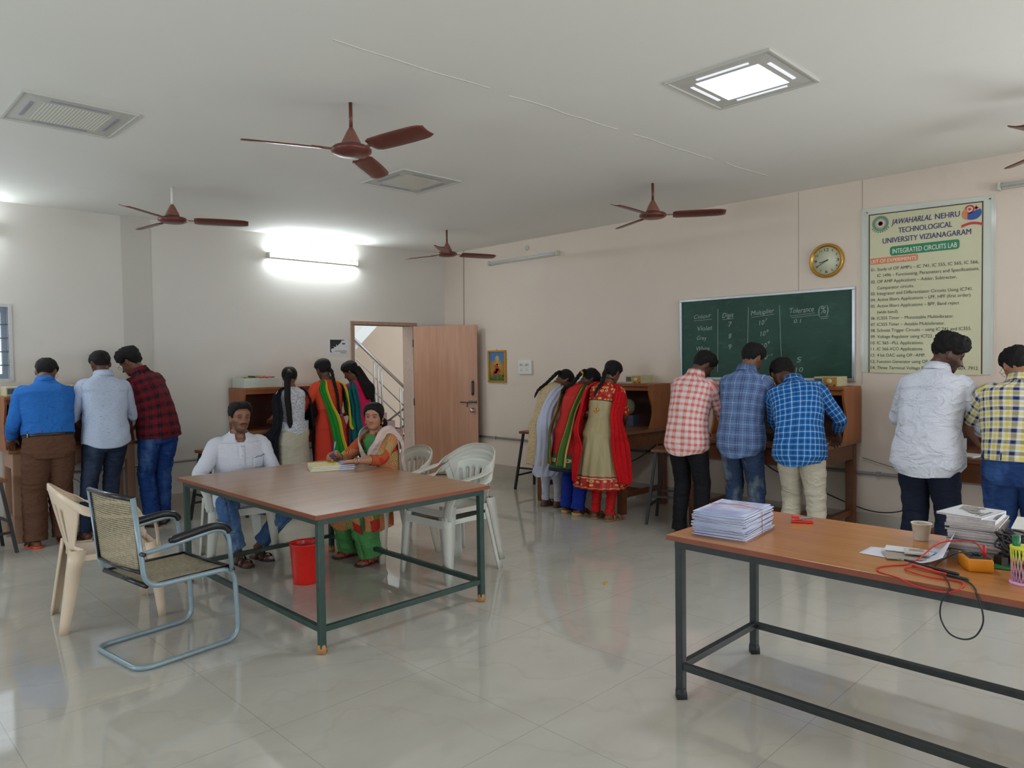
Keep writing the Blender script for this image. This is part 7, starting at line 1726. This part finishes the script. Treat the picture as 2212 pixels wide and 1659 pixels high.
    for z, o_ in ((0.56, 0.0), (0.47, 0.035), (0.36, 0.050), (0.27, 0.058)): R.append([V(-0.165-o_, 0.04, z), V(-0.225-o_, 0.14, z-0.005), V(-0.245-o_, 0.26, z-0.01), V(-0.225-o_, 0.36, z)])
    drape(r, R, m.m, name='kurta_flap', folds=2, amp=0.010, solid=0.004, uvw=0.5)
    trousers(sk, r, cloth('green_salwar', (84, 150, 88), bump=0.6), name='salwar', r=(0.098, 0.100, 0.112, 0.118), wr=0.018, seed=43, waist=0.03, hem=0.012)
    dm = cloth('beige_pink_dupatta', (198, 176, 168), rgb2=(208, 188, 180), bump=0.4)
    # dupatta: over both shoulders, dipping in a deep V in front
    half = [(0.36, -H_-0.95), (0.45, -H_-1.0), (0.508, -H_-1.15), (0.522, PI-0.10), (0.505, H_+0.98), (0.455, H_+0.62), (0.395, H_+0.38), (0.335, H_+0.20)]
    full = half+[(0.305, H_)]+[(d, PI-a) for d, a in half[::-1]]
    cen = cr([tuple(sk.surf(d, a, 0.030)) for d, a in full], 4); axis = cr([tuple(sk.fr(d)[0]) for d, a in full], 4); R = []
    for i in range(len(cen)):
        c = Vector(cen[i]); t = (Vector(cen[min(i+1, len(cen)-1)])-Vector(cen[max(i-1, 0)])).normalized(); out = (c-Vector(axis[i])); out = (out-t*out.dot(t)).normalized(); wd = t.cross(out).normalized(); hw = 0.060
        R.append([c-wd*hw-out*0.006, c+out*0.006, c+wd*hw-out*0.006])
    drape(r, R, dm, folds=3, amp=0.005, sub=2, n=18)
    side_panel(sk, r, dm, -1, [(0.525, -H_-1.0, -H_-1.45, 0.024), (0.42, -H_-0.85, -H_-1.35, 0.045), (0.25, -H_-0.8, -H_-1.3, 0.050), (0.08, -H_-0.75, -H_-1.25, 0.06)], [((-0.11, -0.20, 0.46), (-0.19, -0.12, 0.46)), ((-0.11, -0.22, 0.34), (-0.19, -0.14, 0.34))], folds=2, amp=0.006, name='dupatta_end')
    hair_cap(sk, r, 0.011, fem=True, seed=18, front=0.066, side=-0.030, back=-0.085, tuft=0.001, parting=True)
    B = lambda x, y, z: sk.hc+(sk.HM @ V(x, y, z))*k
    MB().sphere(B(-0.042, -0.098, -0.072), (0.060*k, 0.048*k, 0.052*k), 18, 12).build('hair_bun', M_HAIR, r)
    for s_ in (-1, 1): MB().sphere(B(s_*0.074, -0.006, -0.047), 0.006, 10, 6).sphere(B(s_*0.074, -0.006, -0.062), (0.008, 0.008, 0.010), 12, 8).build('earring', M_GOLD, r)
    MB().sphere(B(0, 0.0885, 0.024), (0.0035, 0.0015, 0.0035), 10, 6).build('bindi', plain('bindi_red', (140, 20, 24), 0.5), r)
    sh, el, wr = sk.arm[0]; watch(r, el, wr, 'bangle', M_CHROME, 0.030, 0.93, 0.004)
    sh, el, wr = sk.arm[1]; watch(r, el, wr, 'bangle', plain('tan_bangle', (190, 160, 120), 0.4), 0.029, 0.93, 0.003)
    sandals(sk, r, (0.1, -0.1), plain('red_strap', (170, 40, 40), 0.5), M_LEATHER)
    return loc, rz, sk, WARM
WL, WRZ, WSK, WTIP = seated_woman()
# pen in the writing hand, notebooks under the other
c_, s_ = math.cos(WRZ), math.sin(WRZ); pw = (WTIP['t'][0]+WTIP['t'][1])/2; pw = V(WL[0]+c_*pw.x-s_*pw.y, WL[1]+s_*pw.x+c_*pw.y, pw.z)
pn = thing('pen', 'blue pen held upright in the writing hand of the seated woman', 'pen', (0, 0, 0)); dirp = V(0.16, -0.06, 1).normalized(); tip = pw-dirp*((pw.z-0.790)/dirp.z); top = tip+dirp*0.148
MB().tube([tip+(top-tip)*0.10, top], 0.0045, 10).build('barrel', plain('pen_blue', (40, 90, 180), 0.3), pn); MB().tube([tip, tip+(top-tip)*0.10], [0.001, 0.004], 8).build('nib', M_CHROME, pn); MB().tube([tip+(top-tip)*0.66, top+(top-tip)*0.02], 0.0056, 10).build('cap', plain('pen_cap_pale', (120, 170, 210), 0.3), pn)
def notebook_mat():
    k = NM('notebook_cover'); v = k.coord('Object'); sx = k.new('ShaderNodeSeparateXYZ'); k.link(v, sx.inputs[0])
    c = k.ramp(k.math('MULTIPLY_ADD', sx.outputs[0], 3.0, 0.5), [(0, lin((198, 178, 40))), (0.63, lin((46, 66, 130))), (0.80, lin((30, 36, 70)))], 'CONSTANT'); k.base(c); k.set(0.35); return k.m
M_NBK = notebook_mat(); zz = 0.75
for i in range(3):
    t = thing('notebook', ['yellow and blue notebook, bottom of the stack on the large table', 'yellow and blue notebook, middle one of the stack on the large table', 'topmost yellow and blue notebook the woman writes on'][i], 'notebook', (2.855+0.006*i, 4.835+0.004*i, zz), D(-24+2*i))
    th = 0.0125; MB().box((0, 0, th/2), (0.316, 0.232, th-0.003)).build('pages', M_PAGES if False else MATS['paper_white'], t)
    c = MB(); c.box((0, 0, 0.0008), (0.32, 0.24, 0.0014)); c.box((0, 0, th-0.0008), (0.32, 0.24, 0.0014)); c.build('cover', M_NBK, t); zz += th
